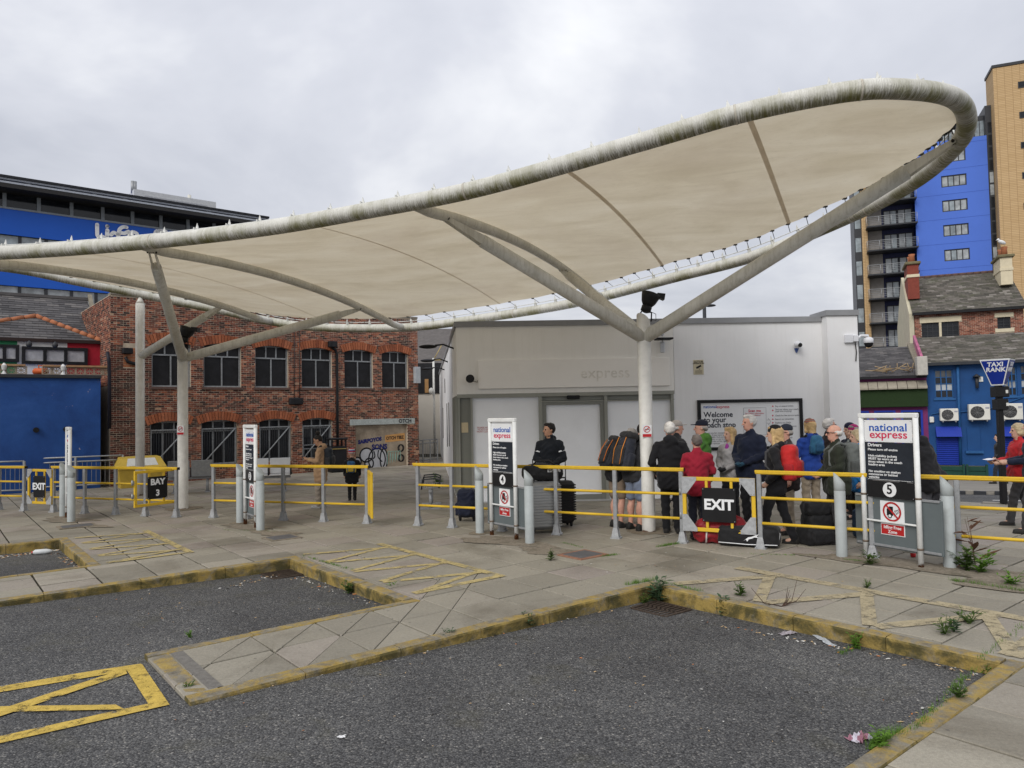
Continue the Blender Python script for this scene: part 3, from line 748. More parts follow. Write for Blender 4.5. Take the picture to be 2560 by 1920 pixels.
def gate(hinge, free, z0, z1, words, lab, gusset=True, flipw=False, plate_face=-1):
    """framed swing gate standing from ground point hinge to free"""
    a = Vector(hinge); b = Vector(free); d = (b-a).normalized(); W = (b-a).length
    r = empty('swing_gate', a, math.atan2(d.y, d.x), lab, 'gate', 'yellow swing gates in the railings'); H = z1-z0; t = .055
    for zz in (z1-t/2, z0+t/2): MB().bbox((W/2, 0, zz), (W, .04, t), .006).build('frame_rail', M_YEL, r, True)
    for x in (t/2, W-t/2): MB().bbox((x, 0, (z0+z1)/2), (t, .038, H-2*t), .006).build('stile', M_YEL, r, True)
    for x in (W*.34, W*.68): MB().bbox((x, 0, (z0+z1)/2), (.04, .03, H-2*t), .005).build('upright', M_YEL, r, True)
    f = plate_face
    pw, ph = W*.46, H*.62; pl = MB().bbox((W*.51, f*.03, (z0+z1)/2), (pw, .012, ph), .003).build('sign_plate', M_BLACK, r, True)
    M = wmat(r); n = (M.to_3x3() @ Vector((0, f, 0))); rg = n.cross(Vector((0, 0, 1)))*-1
    if rg.dot(Vector((1, 0, 0))) < 0 and False: rg = -rg
    rg = Vector((0, 0, 1)).cross(n)
    ls = words.split('\n'); sz = H*.26 if len(ls) == 1 else H*.235
    for i, w in enumerate(ls):
        oz = (z0+z1)/2+(0 if len(ls) == 1 else (.155*H if i == 0 else -.155*H))
        text_mesh(w, sz, M_WHITE, M @ Vector((W*.51, f*.0385, oz)), rg, (0, 0, 1), bold=.008*sz/.2, parent=pl, name='lettering')
    for sx in (-1, 1):
        for sz_ in (-1, 1): MB().lathe([(.006, -.004), (.006, .004)], (W*.51+sx*pw*.46, f*.037, (z0+z1)/2+sz_*ph*.46), 8, rot=Matrix.Rotation(R_(90), 3, 'X')).build('screw', M_STEEL, pl, True)
    if gusset:
        gk = min(1.0, W/1.15)
        for x0, sx in ((0.0, 1), (W, -1)):
            for zz, sz_ in ((z0, 1), (z1, -1)):
                g_ = MB(); y = f*.024
                g_.prism([(x0, y, zz), (x0+sx*.235*gk, y, zz), (x0+sx*.235*gk, y, zz+sz_*.05), (x0+sx*.075*gk, y, zz+sz_*.27*gk), (x0, y, zz+sz_*.27*gk)], (0, f*.006, 0))
                for q in ((.02, .03), (.2, .025), (.02, .24), (.06, .24)): g_.lathe([(.008, -.003), (.008, .004)], (x0+sx*q[0]*gk, y+f*.008, zz+sz_*q[1]*gk), 6, rot=Matrix.Rotation(R_(90), 3, 'X'))
                g_.build('corner_plate', M_CAST, r, True)
    for zz in (z0+.22, z1-.22):
        h_ = MB(); h_.tube([(-.035, 0, zz-.05), (-.035, 0, zz+.05)], .018, 8); h_.box((.0, 0, zz), (.06, .02, .07)); h_.build('hinge', M_GAL, r, True)
    return r
A_, B_ = gr(1710, 1358), gr(1893, 1371); gate(A_, B_, .19, .98, 'EXIT', 'wide yellow exit gate with black EXIT plate in front of the queue')
A_, B_ = gr(70, 1278), gr(131, 1281); gate(A_, B_, .17, .93, 'EXIT', 'narrow yellow exit gate with small EXIT plate at far left')
a = gr(443, 1291); b = gr(335, 1307); gate(b, a, .28, .98, 'BAY\n3', 'yellow gate with black BAY 3 plate swung open towards the bay', gusset=False)
a = gr(922, 1308); b = gr(931, 1322); gate(a, b, .17, .97, 'BAY\n4', 'yellow gate standing open edge-on at the end of a railing', plate_face=1)
# bollards
def bollard(px, py, lab, tint=None):
    p = gr(px, py); r = empty('bollard', p, R_(30), lab, 'bollard', 'round grey bollards beside the bay signs'); R = .070; n = 22; m = MB(); vs = []
    rows = [(R, 0), (R, .86), (R-.004, .863), (R-.004, .868), (R, .871), (R, .96)]
    for (rr, z) in rows:
        for k in range(n): a = 2*math.pi*k/n; vs.append((rr*math.cos(a), rr*math.sin(a), z))
    for f in (1, .93, .80, .4):
        for k in range(n):
            a = 2*math.pi*k/n; q = math.cos(a-R_(130)); z = 1.03+.075*q*f+.022*(1-f); vs.append((R*f*math.cos(a), R*f*math.sin(a), z))
    N = 10
    m.add(vs, [(i*n+k, i*n+(k+1) % n, (i+1)*n+(k+1) % n, (i+1)*n+k) for i in range(N-1) for k in range(n)], 0, True)
    m.f.append(tuple((N-1)*n+k for k in range(n))); m.m.append(0); m.sm.append(False)
    m.build('bollard_post', M_BOLL, r, True)
    mm = MB(); vs = [(0, 0, .012)]+[((.12+.09*random.random())*math.cos(2*math.pi*k/14), (.12+.09*random.random())*math.sin(2*math.pi*k/14), .006) for k in range(14)]
    mm.add(vs, [(0, 1+k, 1+(k+1) % 14) for k in range(14)]).build('mortar_foot', pm('rough_mortar', (.21, .175, .13)), r, True)
for q in [(158, 1291, 'bollard behind the leftmost edge-on white sign'), (178, 1305, 'bollard in front of the leftmost edge-on white sign'), (600.5, 1307, 'bollard just left of the nearly edge-on sign by the seats'), (651, 1326, 'bollard just right of the nearly edge-on sign by the seats'),
          (1200, 1333, 'bollard beside the small blue wheeled rucksack'), (1324.6, 1358.5, 'bollard standing in front of the ribbed silver suitcase'), (2105, 1392, 'bollard to the left of the largest bay sign, near the black travel bag'), (2375, 1419, 'nearest bollard, at the far right with weeds at its foot')]: bollard(*q)
# bay signs
M_POST = mat_rusty('sign_post_white_rusty_foot', (.72, .73, .72), .10, .10)
M_POST5 = mat_rusty('sign_post_white', (.74, .75, .74), .03, .06)
M_NAVY = pm('sign_dark_panel', (.022, .026, .034), .3, .25, 3, dirt=(.07, .08, .09), dirt_amt=.35)
M_GREYB = pm('grey_board', (.115, .135, .14), .5, .1, 3, dirt=(.19, .2, .2), dirt_amt=.3)
M_NBLUE = pm('logo_blue', (.012, .09, .42), .4, .05); M_NRED = pm('logo_red', (.60, .03, .09), .4, .05); M_IRED = pm('notice_red', (.42, .02, .02), .4, .1)
def bay_sign(pl_, pr_, H, num, lab, side=0, post=None, rust=True):
    post = post or M_POST
    a = gr(*pl_); b = gr(*pr_); d = (b-a).normalized(); W = (b-a).length
    r = empty('bay_sign', a, math.atan2(d.y, d.x), lab, 'sign', 'bay information signs'); rr = .033
    for x in (0, W):
        po = MB().tube([(x, 0, 0), (x, 0, H-rr)], rr, 14).build('post', post, r, True)
        for zz in (.22, .83):
            MB().tube([(x, 0, zz-.012), (x, 0, zz+.012)], rr+.004, 14).build('clamp_band', pm('rusty_clamp', (.16, .12, .09), .6, .4, 30, metal=.3), po, True)
    MB().bbox((W/2, 0, H-rr), (W+2*rr, 2*rr, 2*rr), .012).build('head_rail', post, r, True)
    MB().bbox((W/2, 0, .50), (W-2*rr, .022, .022), .004).build('cross_bar', post, r, True)
    x0, x1 = rr+.012, W-rr-.012; cx = W/2; pw = x1-x0; M = wmat(r); n = M.to_3x3() @ Vector((0, -1, 0)); rg = M.to_3x3() @ Vector((1, 0, 0)); y = -.006
    top = H-2*rr-.02; k = (top-.80)/1.05
    z1 = top-.305*k; z2 = z1-.515*k; z3 = .80
    hd = MB().bbox((cx, 0, (top+z1)/2+.002), (pw, .012, top-z1-.004), .002).build('header_panel', M_WHITE, r, True)
    tp = MB().bbox((cx, 0, (z1+z2)/2), (pw, .012, z1-z2-.004), .002).build('text_panel', M_NAVY, r, True)
    np_ = MB().bbox((cx, 0, (z2+z3)/2-.002), (pw, .012, z2-z3-.004), .002).build('number_panel', M_BLACK, r, True)
    g = lambda x, z, e=.0085: M @ Vector((x, -e, z))
    ws = pw/.60
    text_mesh('national', .128*ws, M_NBLUE, g(cx+.005, top-.105*k), rg, (0, 0, 1), bold=.0012, parent=hd, sx=1.2)
    text_mesh('express', .128*ws, M_NRED, g(cx+.008, top-.20*k), rg, (0, 0, 1), bold=.0012, parent=hd, sx=1.2)
    lx = x0+.04*ws
    text_mesh('Drivers', .054*ws, M_WHITE, g(lx, z1-.037*k), rg, (0, 0, 1), bold=.0014, sx=1.1, parent=tp, align='LEFT')
    lines = [('Please turn off engine', .098), ('High-visibility jackets', .184), ('MUST be worn at all', .224), ('times when in the coach', .264), ('loading area', .304), ('No smoking on station', .394), ('concourse or behind', .434), ('vehicles', .474)]
    for s, z in lines: text_mesh(s, .037*ws, M_WHITE, g(lx, z1-z*k), rg, (0, 0, 1), bold=.0008, parent=tp, align='LEFT', sx=1.18)
    for sx in (-1, 1):
        for zz in (top-.02, z1+.02, z2+.02, z3+.02):
            MB().lathe([(.005, 0), (.005, .004)], (cx+sx*(pw/2-.014), -.006, zz), 7, rot=Matrix.Rotation(R_(90), 3, 'X')).build('screw', M_STEEL, r, True)
    c = MB(); zc = (z2+z3)/2; R = .085*ws; c.add([(cx+R*math.cos(2*math.pi*i/28), -.0085, zc+R*math.sin(2*math.pi*i/28)) for i in range(28)], [tuple(range(28))]); disc = c.build('number_disc', M_WHITE, np_, True)
    text_mesh(num, .155*ws, M_BLACK, g(cx, zc, .0105), rg, (0, 0, 1), bold=.003, parent=disc)
    MB().quad((x0+.03, -.0085, z2+.012), (x1-.03, -.0085, z2+.012), (x1-.03, -.0085, z2+.016), (x0+.03, -.0085, z2+.016)).build('divider_line', M_WHITE, np_, True)
    # grey backing board clamped behind the posts
    e = .19 if side == 0 else .10
    MB().bbox((cx+.05, .05, .49), (W+.42 if side == 0 else W+.26, .03, .66), .004).build('backing_board', M_GREYB, r, True)
    for zz in (.81, .19): MB().bbox((cx+.05, .028, zz), (W+.38 if side == 0 else W+.22, .014, .03), .003).build('clamp_rail', M_GAL, r, True)
    nw = .30*ws; nz0, nz1 = .33, .76
    pt = MB().bbox((cx, .03, (nz0+nz1)/2), (nw, .01, nz1-nz0), .002).build('idling_notice', M_WHITE, r, True)
    yy = .0245; q = lambda x, z: Vector((x, yy-.001, z)); zc = .63; R1, R0 = nw*.385, nw*.315
    tk = MB(); tk.prism([q(cx-.055*ws*1.2, zc-.05), q(cx+.015, zc-.05), q(cx+.015, zc+.065), q(cx-.03, zc+.065), q(cx-.055*ws*1.2, zc+.03)], (0, -.0006, 0))
    tk.add([(cx-.03+.03*math.cos(2*math.pi*i/16), yy-.0022, zc-.055+.03*math.sin(2*math.pi*i/16)) for i in range(16)], [tuple(range(16))]); tk.build('truck_symbol', M_BLACK, pt, True)
    wm = MB(); wm.add([(cx-.03+.018*math.cos(2*math.pi*i/14), yy-.0028, zc-.055+.018*math.sin(2*math.pi*i/14)) for i in range(14)], [tuple(range(14))]); wm.build('wheel_symbol', M_WHITE, pt, True)
    sm = MB()
    for j in range(4):
        bx_ = cx+.03+.018*j; stroke(sm, [Vector((bx_, yy-.002, zc-.055+.0+.015*j)), Vector((bx_+.012, yy-.002, zc-.03+.012*j)), Vector((bx_-.004, yy-.002, zc-.005+.01*j)), Vector((bx_+.01, yy-.002, zc+.02+.006*j))], .006, (0, -1, 0), 0, .0005, 4)
    sm.build('fume_symbol', M_NAVY, pt, True)
    rg_ = MB()
    for i in range(36):
        a0, a1 = 2*math.pi*i/36, 2*math.pi*(i+1)/36; p_ = lambda a_, R_2: Vector((cx+R_2*math.cos(a_), yy-.0036, zc+R_2*math.sin(a_)))
        rg_.quad(p_(a0, R0), p_(a0, R1), p_(a1, R1), p_(a1, R0))
    stroke(rg_, [Vector((cx-R0*.72, yy, zc+R0*.72)), Vector((cx+R0*.72, yy, zc-R0*.72))], .02*ws, (0, -1, 0), 0, .0042, 1)
    rg_.build('prohibition_ring', M_IRED, pt, True)
    rp = MB().prism([q(cx-nw*.47, nz0+.012), q(cx+nw*.47, nz0+.012), q(cx+nw*.47, nz0+.135), q(cx-nw*.47, nz0+.135)], (0, -.002, 0)).build('red_panel', M_IRED, pt, True)
    for s, z in (('Idling Free', nz0+.10), ('Zone', nz0+.045)): text_mesh(s, .052*ws, M_WHITE, M @ Vector((cx, yy-.0045, z)), rg, (0, 0, 1), bold=.001, parent=rp)
    return r
bay_sign((2165.6, 1393.7), (2303, 1419), 1.875, '5', 'bay 5 sign, largest and nearest of the upright white bay signs', post=M_POST5)
bay_sign((1229.8, 1336.8), (1291.3, 1349.5), 1.885, '4', 'bay 4 sign with rusted feet beside the silver suitcase')
bay_sign((613.3, 1310), (640, 1320), 1.84, '3', 'bay 3 sign turned nearly edge-on in front of the tan coat')
bay_sign((167, 1294), (174, 1301), 1.85, '2', 'leftmost bay sign, white and standing almost edge-on')
# ------------------------------------------------------------------ facade tools
class Face:
    """vertical wall plane: P0 base point, azimuth of its right-hand direction (deg from +Y towards +X)"""
    def __init__(s, p0, az):
        s.p = Vector(p0); a = R_(az); s.r = Vector((math.sin(a), math.cos(a), 0)); s.n = Vector((s.r.y, -s.r.x, 0)); s.u = Vector((0, 0, 1))
        if s.n.dot(s.p) > 0: s.n = -s.n
    def px(s, x, y, off=0.0):
        d = ray(x, y); q = s.p+s.n*off; t = (q-EYE).dot(s.n)/d.dot(s.n); w = EYE+d*t-s.p; return w.dot(s.r), w.z
    def P(s, u, v, d=0.0): return s.p+s.r*u+s.u*v+s.n*d
    def rot(s): return Matrix((s.r, -s.n, s.u)).transposed()
    def box(s, mb, u0, u1, v0, v1, d0, d1, mi=0, bv=0):
        c = s.P((u0+u1)/2, (v0+v1)/2, (d0+d1)/2); sz = (abs(u1-u0), abs(d1-d0), abs(v1-v0))
        return mb.bbox(c, sz, bv, mi=mi, rot=s.rot()) if bv else mb.box(c, sz, mi=mi, rot=s.rot())
    def quad(s, mb, u0, u1, v0, v1, d, mi=0): return mb.quad(s.P(u0, v0, d), s.P(u1, v0, d), s.P(u1, v1, d), s.P(u0, v1, d), mi) if s.r.cross(s.u).dot(s.n) > 0 else mb.quad(s.P(u1, v0, d), s.P(u0, v0, d), s.P(u0, v1, d), s.P(u1, v1, d), mi)
    def rpx(s, x0, x1, y0, y1):
        a = s.px(x0, y1); b = s.px(x1, y0); return (min(a[0], b[0]), max(a[0], b[0]), min(a[1], b[1]), max(a[1], b[1]))
def wall_holes(F, mb, U0, U1, V0, V1, holes, depth, d=0.0, mi=0):
    us = sorted({U0, U1, *[h[0] for h in holes], *[h[1] for h in holes]}); vs = sorted({V0, V1, *[h[2] for h in holes], *[h[3] for h in holes]})
    us = [u for u in us if U0 <= u <= U1]; vs = [v for v in vs if V0 <= v <= V1]
    for a, b in zip(us[:-1], us[1:]):
        for c, e in zip(vs[:-1], vs[1:]):
            m_, n_ = (a+b)/2, (c+e)/2
            if not any(h[0] < m_ < h[1] and h[2] < n_ < h[3] for h in holes): F.quad(mb, a, b, c, e, d, mi)
    for h in holes:
        for (p, q) in (((h[0], h[2]), (h[0], h[3])), ((h[1], h[3]), (h[1], h[2])), ((h[1], h[2]), (h[0], h[2])), ((h[0], h[3]), (h[1], h[3]))):
            mb.quad(F.P(*p, d), F.P(*q, d), F.P(*q, d-depth), F.P(*p, d-depth), mi)
def solid_behind(F, mb, U0, U1, V0, V1, thick, d=0.0, mi=0):
    """back, sides and top of a building block behind a facade"""
    a, b, c, e = F.P(U0, V0, d), F.P(U1, V0, d), F.P(U1, V1, d), F.P(U0, V1, d); k = -F.n*thick
    mb.quad(a, e, e+k, a+k, mi); mb.quad(b, b+k, c+k, c, mi); mb.quad(e, c, c+k, e+k, mi); mb.quad(a+k, e+k, c+k, b+k, mi)
def window(F, parent, h, depth, fr_mat, gl_mat, cols=2, rows=1, fw=.05, name='window', d=0.0, transom=None, tcols=3, pane_d=None, sill=None):
    """frame part with separate panes; h=(u0,u1,v0,v1)"""
    u0, u1, v0, v1 = h; dd = d-depth; m = MB()
    F.box(m, u0, u1, v1-fw, v1, dd-.03, dd+.03); F.box(m, u0, u1, v0, v0+fw, dd-.03, dd+.031); F.box(m, u0, u0+fw, v0+fw, v1-fw, dd-.03, dd+.029); F.box(m, u1-fw, u1, v0+fw, v1-fw, dd-.03, dd+.029)
    vt = v1-fw
    cells = []
    if transom:
        vt = v0+(v1-v0)*transom; F.box(m, u0+fw, u1-fw, vt-fw/2, vt+fw/2, dd-.03, dd+.033)
        for i in range(1, tcols): uu = u0+fw+(u1-u0-2*fw)*i/tcols; F.box(m, uu-fw/2.4, uu+fw/2.4, vt+fw/2, v1-fw, dd-.03, dd+.03)
        for i in range(tcols): cells.append((u0+fw+(u1-u0-2*fw)*i/tcols, u0+fw+(u1-u0-2*fw)*(i+1)/tcols, vt+fw/2, v1-fw))
        vt -= fw/2
    for i in range(1, cols): uu = u0+fw+(u1-u0-2*fw)*i/cols; F.box(m, uu-fw/2.4, uu+fw/2.4, v0+fw, vt, dd-.03, dd+.03)
    for j in range(1, rows): vv = v0+fw+(vt-v0-fw)*j/rows; F.box(m, u0+fw, u1-fw, vv-fw/3, vv+fw/3, dd-.028, dd+.026)
    for i in range(cols):
        for j in range(rows): cells.append((u0+fw+(u1-u0-2*fw)*i/cols, u0+fw+(u1-u0-2*fw)*(i+1)/cols, v0+fw+(vt-v0-fw)*j/rows, v0+fw+(vt-v0-fw)*(j+1)/rows))
    o = m.build(name, fr_mat, parent)
    for k, c in enumerate(cells):
        g = gl_mat[k % len(gl_mat)] if isinstance(gl_mat, list) else gl_mat
        q = MB(); F.quad(q, *c, dd-.004+(random.random()-.5)*.004); q.build('pane', g, o)
    if sill:
        q = MB(); F.box(q, u0-.06, u1+.06, v0-sill[1], v0-.002, d-depth, d+.05); q.build('sill', sill[0], o)
    return o
def glass(name, tint, rough=.06, spec=.6):
    T = NT(name); p = T.pos(); c = T.ramp(T.noise(p, .9, 4, .6), [(.35, sc(tint, .6)), (.65, sc(tint, 1.35))])
    T.bump(T.noise(p, 2.0, 2), .03, .02)
    return T.fin(c, rough, 0, spec)
def slate_roof(name, P0, r, up, W, L, sw, sl, mat, parent, thick=.008, skew=0.0, clipf=None):
    """courses of overlapping slates joined into one part; P0 lower-left corner, up = slope direction (unit)"""
    r = Vector(r).normalized(); up = Vector(up).normalized(); n = r.cross(up).normalized()
    if n.z < 0: n = -n
    m = MB(); sh = []; nr = int(L/sl); nc = int(W/sw)+2
    for j in range(nr):
        off = (j % 2)*.5*sw+random.uniform(-.01, .01)
        for i in range(-1, nc):
            a = i*sw+off; b = a+sw-.008; a = max(0, a); b = min(W, b)
            if b-a < .03: continue
            y0 = j*sl+random.uniform(-.006, .006); y1 = y0+sl*1.25
            if clipf:
                rng_ = clipf((y0+y1)/2)
                a = max(a, rng_[0]); b = min(b, rng_[1])
                if b-a < .03: continue
            lift = random.uniform(0, .006); q0 = P0+r*a+up*y0+n*(.018+lift); q1 = P0+r*b+up*y0+n*(.018+lift+random.uniform(-.004, .004)); q2 = P0+r*b+up*y1+n*.004; q3 = P0+r*a+up*y1+n*.004
            k = -n*thick; m.add([q0, q1, q2, q3, q0+k*2, q1+k*2], [(0, 1, 2, 3), (4, 5, 1, 0), (4, 0, 3), (1, 5, 2)]); sh += [random.random()]*4
    o = m.build(name, mat, parent); tag(o, kind='stuff')
    a_ = o.data.attributes.new('shade', 'FLOAT', 'FACE'); a_.data.foreach_set('value', sh[:len(o.data.polygons)]); return o
def mat_attr(name, stops, rough=.8, nscale=10, namt=.3, bump=.3, dirt=None, dscale=1.2, damt=.6):
    """colour picked per piece from a palette, dirtied by noise"""
    T = NT(name); p = T.pos(); a = T.n('ShaderNodeAttribute', attribute_name='shade'); c = T.ramp(a.outputs['Fac'], stops)
    n = T.noise(p, nscale, 6, .7); c = T.mix(namt, c, T.ramp(n, [(.25, .2), (.75, .8)]), 'OVERLAY')
    if dirt: c = T.mix(T.math('MULTIPLY', T.ramp(T.noise(p, dscale, 8, .7, .5), [(.5, 0.0), (.68, 1.0)]), damt), c, dirt)
    if bump: T.bump(T.noise(p, nscale*4, 5, .7), bump, .01)
    return T.fin(c, rough)
M_SLATE = mat_attr('roof_slate', [(0, (.05, .048, .05)), (.5, (.082, .078, .08)), (.9, (.105, .1, .10)), (1, (.14, .13, .125))], .7, 9, .35, .3)
M_SLATE2 = mat_attr('old_roof_slate', [(0, (.07, .065, .055)), (.5, (.11, .10, .085)), (.9, (.145, .13, .115)), (1, (.24, .22, .2))], .85, 9, .4, .4, dirt=(.06, .07, .03), dscale=2, damt=.6)
M_BRICK = mat_attr('old_red_brick', [(0, (.035, .022, .02)), (.16, (.07, .032, .026)), (.35, (.14, .05, .036)), (.6, (.20, .066, .042)), (.82, (.27, .09, .05)), (.94, (.33, .13, .075)), (1, (.38, .25, .17))], .85, 14, .35, .5, dirt=(.045, .028, .024), dscale=.8, damt=.7)
M_BRICK2 = mat_attr('house_red_brick', [(0, (.10, .035, .025)), (.3, (.19, .06, .04)), (.7, (.27, .09, .055)), (1, (.34, .15, .1))], .85, 14, .3, .3)
M_MORTAR = pm('lime_mortar', (.43, .36, .275), .95, .3, 3, .5, 60, dirt=(.13, .10, .08), dirt_amt=.5)
M_VOUS = mat_attr('arch_brick', [(0, (.19, .058, .03)), (.5, (.28, .088, .04)), (1, (.35, .12, .06))], .85, 20, .3, .4, dirt=(.10, .05, .035), dscale=3, damt=.5)
M_FRAME = pm('weathered_grey_frame', (.22, .23, .24), .7, .3, 14, .4, 60, dirt=(.12, .12, .12), dirt_amt=.5)
M_BOARD = pm('black_boarding', (.012, .012, .014), .6, .5, 4, .1, 40)
M_DGLASS = glass('dark_glass', (.014, .016, .02), .08, .35); M_SGLASS = glass('sky_glass', (.24, .28, .30), .04, 1.0); M_PGLASS = glass('pale_glass', (.30, .32, .33), .08, .8)
M_DKGREY = pm('dark_grey_metal', (.035, .037, .042), .45, .2, 4)
M_CREAM = pm('cream_painted_stone', (.60, .53, .38), .7, .1, 5)
def bricks(F, parent, U0, U1, V0, V1, holes, mat=None, bw=.165, bh=.052, gap=.011, proud=.004, d=0.0, shadef=None, name='bricks'):
    m = MB(); sh = []; rows = int((V1-V0)/(bh+gap))
    for j in range(rows):
        v0 = V0+j*(bh+gap); v1 = v0+bh; u = U0+((j % 2)*-.5)*(bw+gap)
        hd = (j % 6 == 5); w = (bw-gap)/2 if hd else bw
        while u < U1:
            a, b = max(u, U0), min(u+w, U1); u += w+gap
            if b-a < .03: continue
            segs = [(a, b)]
            for h in holes:
                if v1 <= h[2] or v0 >= h[3]: continue
                ns = []
                for (x, y) in segs:
                    if y <= h[0] or x >= h[1]: ns.append((x, y)); continue
                    if x < h[0]-.02: ns.append((x, h[0]))
                    if y > h[1]+.02: ns.append((h[1], y))
                segs = ns
            for (x, y) in segs:
                pr = proud+random.uniform(-.004, .005); e = random.uniform(-.002, .002)
                P = [F.P(x, v0+e, d+pr), F.P(y, v0-e, d+pr), F.P(y, v1-e, d+pr), F.P(x, v1+e, d+pr)]; k = -F.n*(proud+.01); Q = [p+k for p in P]
                m.add(P+Q, [(0, 1, 2, 3), (3, 2, 6, 7), (1, 0, 4, 5), (0, 3, 7, 4), (2, 1, 5, 6)])
                s = shadef((x+y)/2, (v0+v1)/2) if shadef else random.random(); sh += [s]*5
    o = m.build(name, mat or M_BRICK, parent); tag(o, kind='stuff')
    a_ = o.data.attributes.new('shade', 'FLOAT', 'FACE'); a_.data.foreach_set('value', sh[:len(o.data.polygons)]); return o
def arch(F, parent, u0, u1, vs, rise, band, d=.018, n=15, mat=None):
    """segmental brick arch; every voussoir proud of the wall"""
    m = MB(); sh = []; w = u1-u0; R = (w*w/4+rise*rise)/(2*rise); cu = (u0+u1)/2; cv = vs+rise-R; a0 = math.asin(min(.98, w/2/R))*1.14
    for k in range(n):
        t0 = -a0+2*a0*k/n+.004; t1 = -a0+2*a0*(k+1)/n-.004; q = lambda t, r_: (cu+r_*math.sin(t), cv+r_*math.cos(t)); pr = d+random.uniform(-.004, .004)
        P = [F.P(*q(t0, R), pr), F.P(*q(t1, R), pr), F.P(*q(t1, R+band), pr), F.P(*q(t0, R+band), pr)]; Q = [p-F.n*.2 for p in P]
        m.add(P+Q, [(0, 1, 2, 3), (3, 2, 6, 7), (1, 0, 4, 5), (0, 3, 7, 4), (2, 1, 5, 6)]); sh += [random.random()]*5
    o = m.build('arch_bricks', mat or M_VOUS, parent); tag(o, kind='stuff')
    a_ = o.data.attributes.new('shade', 'FLOAT', 'FACE'); a_.data.foreach_set('value', sh[:len(o.data.polygons)])

# ------------------------------------------------------------------ old brick workshop
a = gr(275, 1217); b = gr(1048, 1161); az = math.degrees(math.atan2(b.x-a.x, b.y-a.y)); FB = Face(a, az); LB = (b-a).length; HB = 5.72
brick_b = empty('brick_workshop', a, 0, 'old red brick workshop with arched boarded windows and graffitied doorway', 'building')
up_px = [(379, 477), (509, 603), (638, 721), (754, 830), (861, 932), (955, 1020)]; lo_px = [(375, 470), (503, 593), (648, 728), (756, 830)]
UH = []; LH = []
vU = (FB.px(555, 968)[1], FB.px(555, 858)[1]); vL = (FB.px(690, 1153)[1], FB.px(690, 1046)[1])
for x0, x1 in up_px: u0 = FB.px(x0, 920)[0]; u1 = FB.px(x1, 920)[0]; UH.append((u0, u1, vU[0], vU[1]))
for x0, x1 in lo_px: u0 = FB.px(x0, 1100)[0]; u1 = FB.px(x1, 1100)[0]; LH.append((u0, u1, vL[0], vL[1]))
du0, du1 = FB.px(889, 1110)[0], FB.px(1019, 1110)[0]; dv1 = FB.px(955, 1061)[1]; DH = (du0, du1, -.2, dv1)
lint = (FB.px(874, 1050)[0], FB.px(1036, 1050)[0], dv1, FB.px(955, 1047)[1])
rec = (FB.px(308, 900)[0], FB.px(338, 900)[0], FB.px(322, 918)[1], FB.px(322, 862)[1])     # bricked-up window beside the column
m = MB(); wall_holes(FB, m, 0, LB, -.3, HB, UH+LH+[DH], .22); solid_behind(FB, m, 0, LB, -.3, HB, 9); m.build('wall', M_MORTAR, brick_b)
ext = [(h[0]-.1, h[1]+.1, h[2], h[3]+.30) for h in UH]+[(h[0]-.1, h[1]+.1, h[2], h[3]+.30) for h in LH]
ext = []
for h in UH+LH: ext += [h]
def shade_b(u, v):
    s = random.random()
    if u < 1.3 and v < 4.2: s *= .45                      # sooty corner
    if 4.1 < u-6.0 < 4.4: s *= .5
    return s
bricks(FB, brick_b, 0, LB, 0, HB, ext+[DH, lint, rec], shadef=shade_b)
m = MB(); sh_ = []
for j in range(int((rec[3]-rec[2])/.085)):                 # lighter infill bricks
    for i in range(-1, 4):
        x0 = rec[0]+(i+.5*(j % 2))*.235; x1 = min(x0+.225, rec[1]); x0 = max(x0, rec[0])
        if x1-x0 > .04: FB.box(m, x0, x1, rec[2]+j*.085, rec[2]+j*.085+.073, -.01, .006)
tag(m.build('infill_bricks', pm('orange_infill_brick', (.34, .13, .065), .85, .2, 9, .3, 50), brick_b), kind='stuff')
F2 = Face(FB.P(0, 0), az-90)                                # left return wall
FR = Face(FB.P(0, 0)-FB.n*4.5, 0); FR.r = FB.n.copy(); FR.n = -FB.r.copy()
bricks(FR, brick_b, 0, 4.5, 3.0, HB, [], mat=M_BRICK)
for k, h in enumerate(UH):
    arch(FB, brick_b, h[0], h[1], h[3]-.11, .10, .27, d=.035)
    window(FB, brick_b, (h[0], h[1], h[2], h[3]-.01), .12, M_FRAME, M_BOARD, cols=2, transom=.70, tcols=3, fw=.048, sill=(pm('blue_brick_sill', (.10, .06, .05), .8, .3, 20, .4, 60), .07))
for k, h in enumerate(LH):
    arch(FB, brick_b, h[0], h[1], h[3]-.11, .10, .27, d=.035)
    w_ = window(FB, brick_b, (h[0], h[1], h[2], h[3]-.01), .14, M_FRAME, [M_BOARD, M_DGLASS], cols=3, rows=1, transom=.76, tcols=3, fw=.055)
    n = 15; vt = h[2]+(h[3]-h[2])*.80
    for i in range(n):
        uu = h[0]+.05+(h[1]-h[0]-.1)*i/(n-1); q = MB(); q.tube([FB.P(uu, h[2]+.03, -.05), FB.P(uu, vt, -.05)], .007, 5); q.build('grille_bar', M_DKGREY, w_)
    q = MB(); FB.box(q, h[0]+.02, h[1]-.02, vt-.02, vt+.02, -.07, -.035); FB.box(q, h[0]+.02, h[1]-.02, h[2]+.02, h[2]+.06, -.07, -.035); FB.box(q, h[0]+.02, h[0]+.06, h[2]+.06, vt-.02, -.07, -.036); FB.box(q, h[1]-.06, h[1]-.02, h[2]+.06, vt-.02, -.07, -.036)
    q.tube([FB.P(h[0]+.05, h[2]+.05, -.02), FB.P(h[1]-.05, vt, -.02)], .022, 6); q.build('grille_frame', M_FRAME, w_)
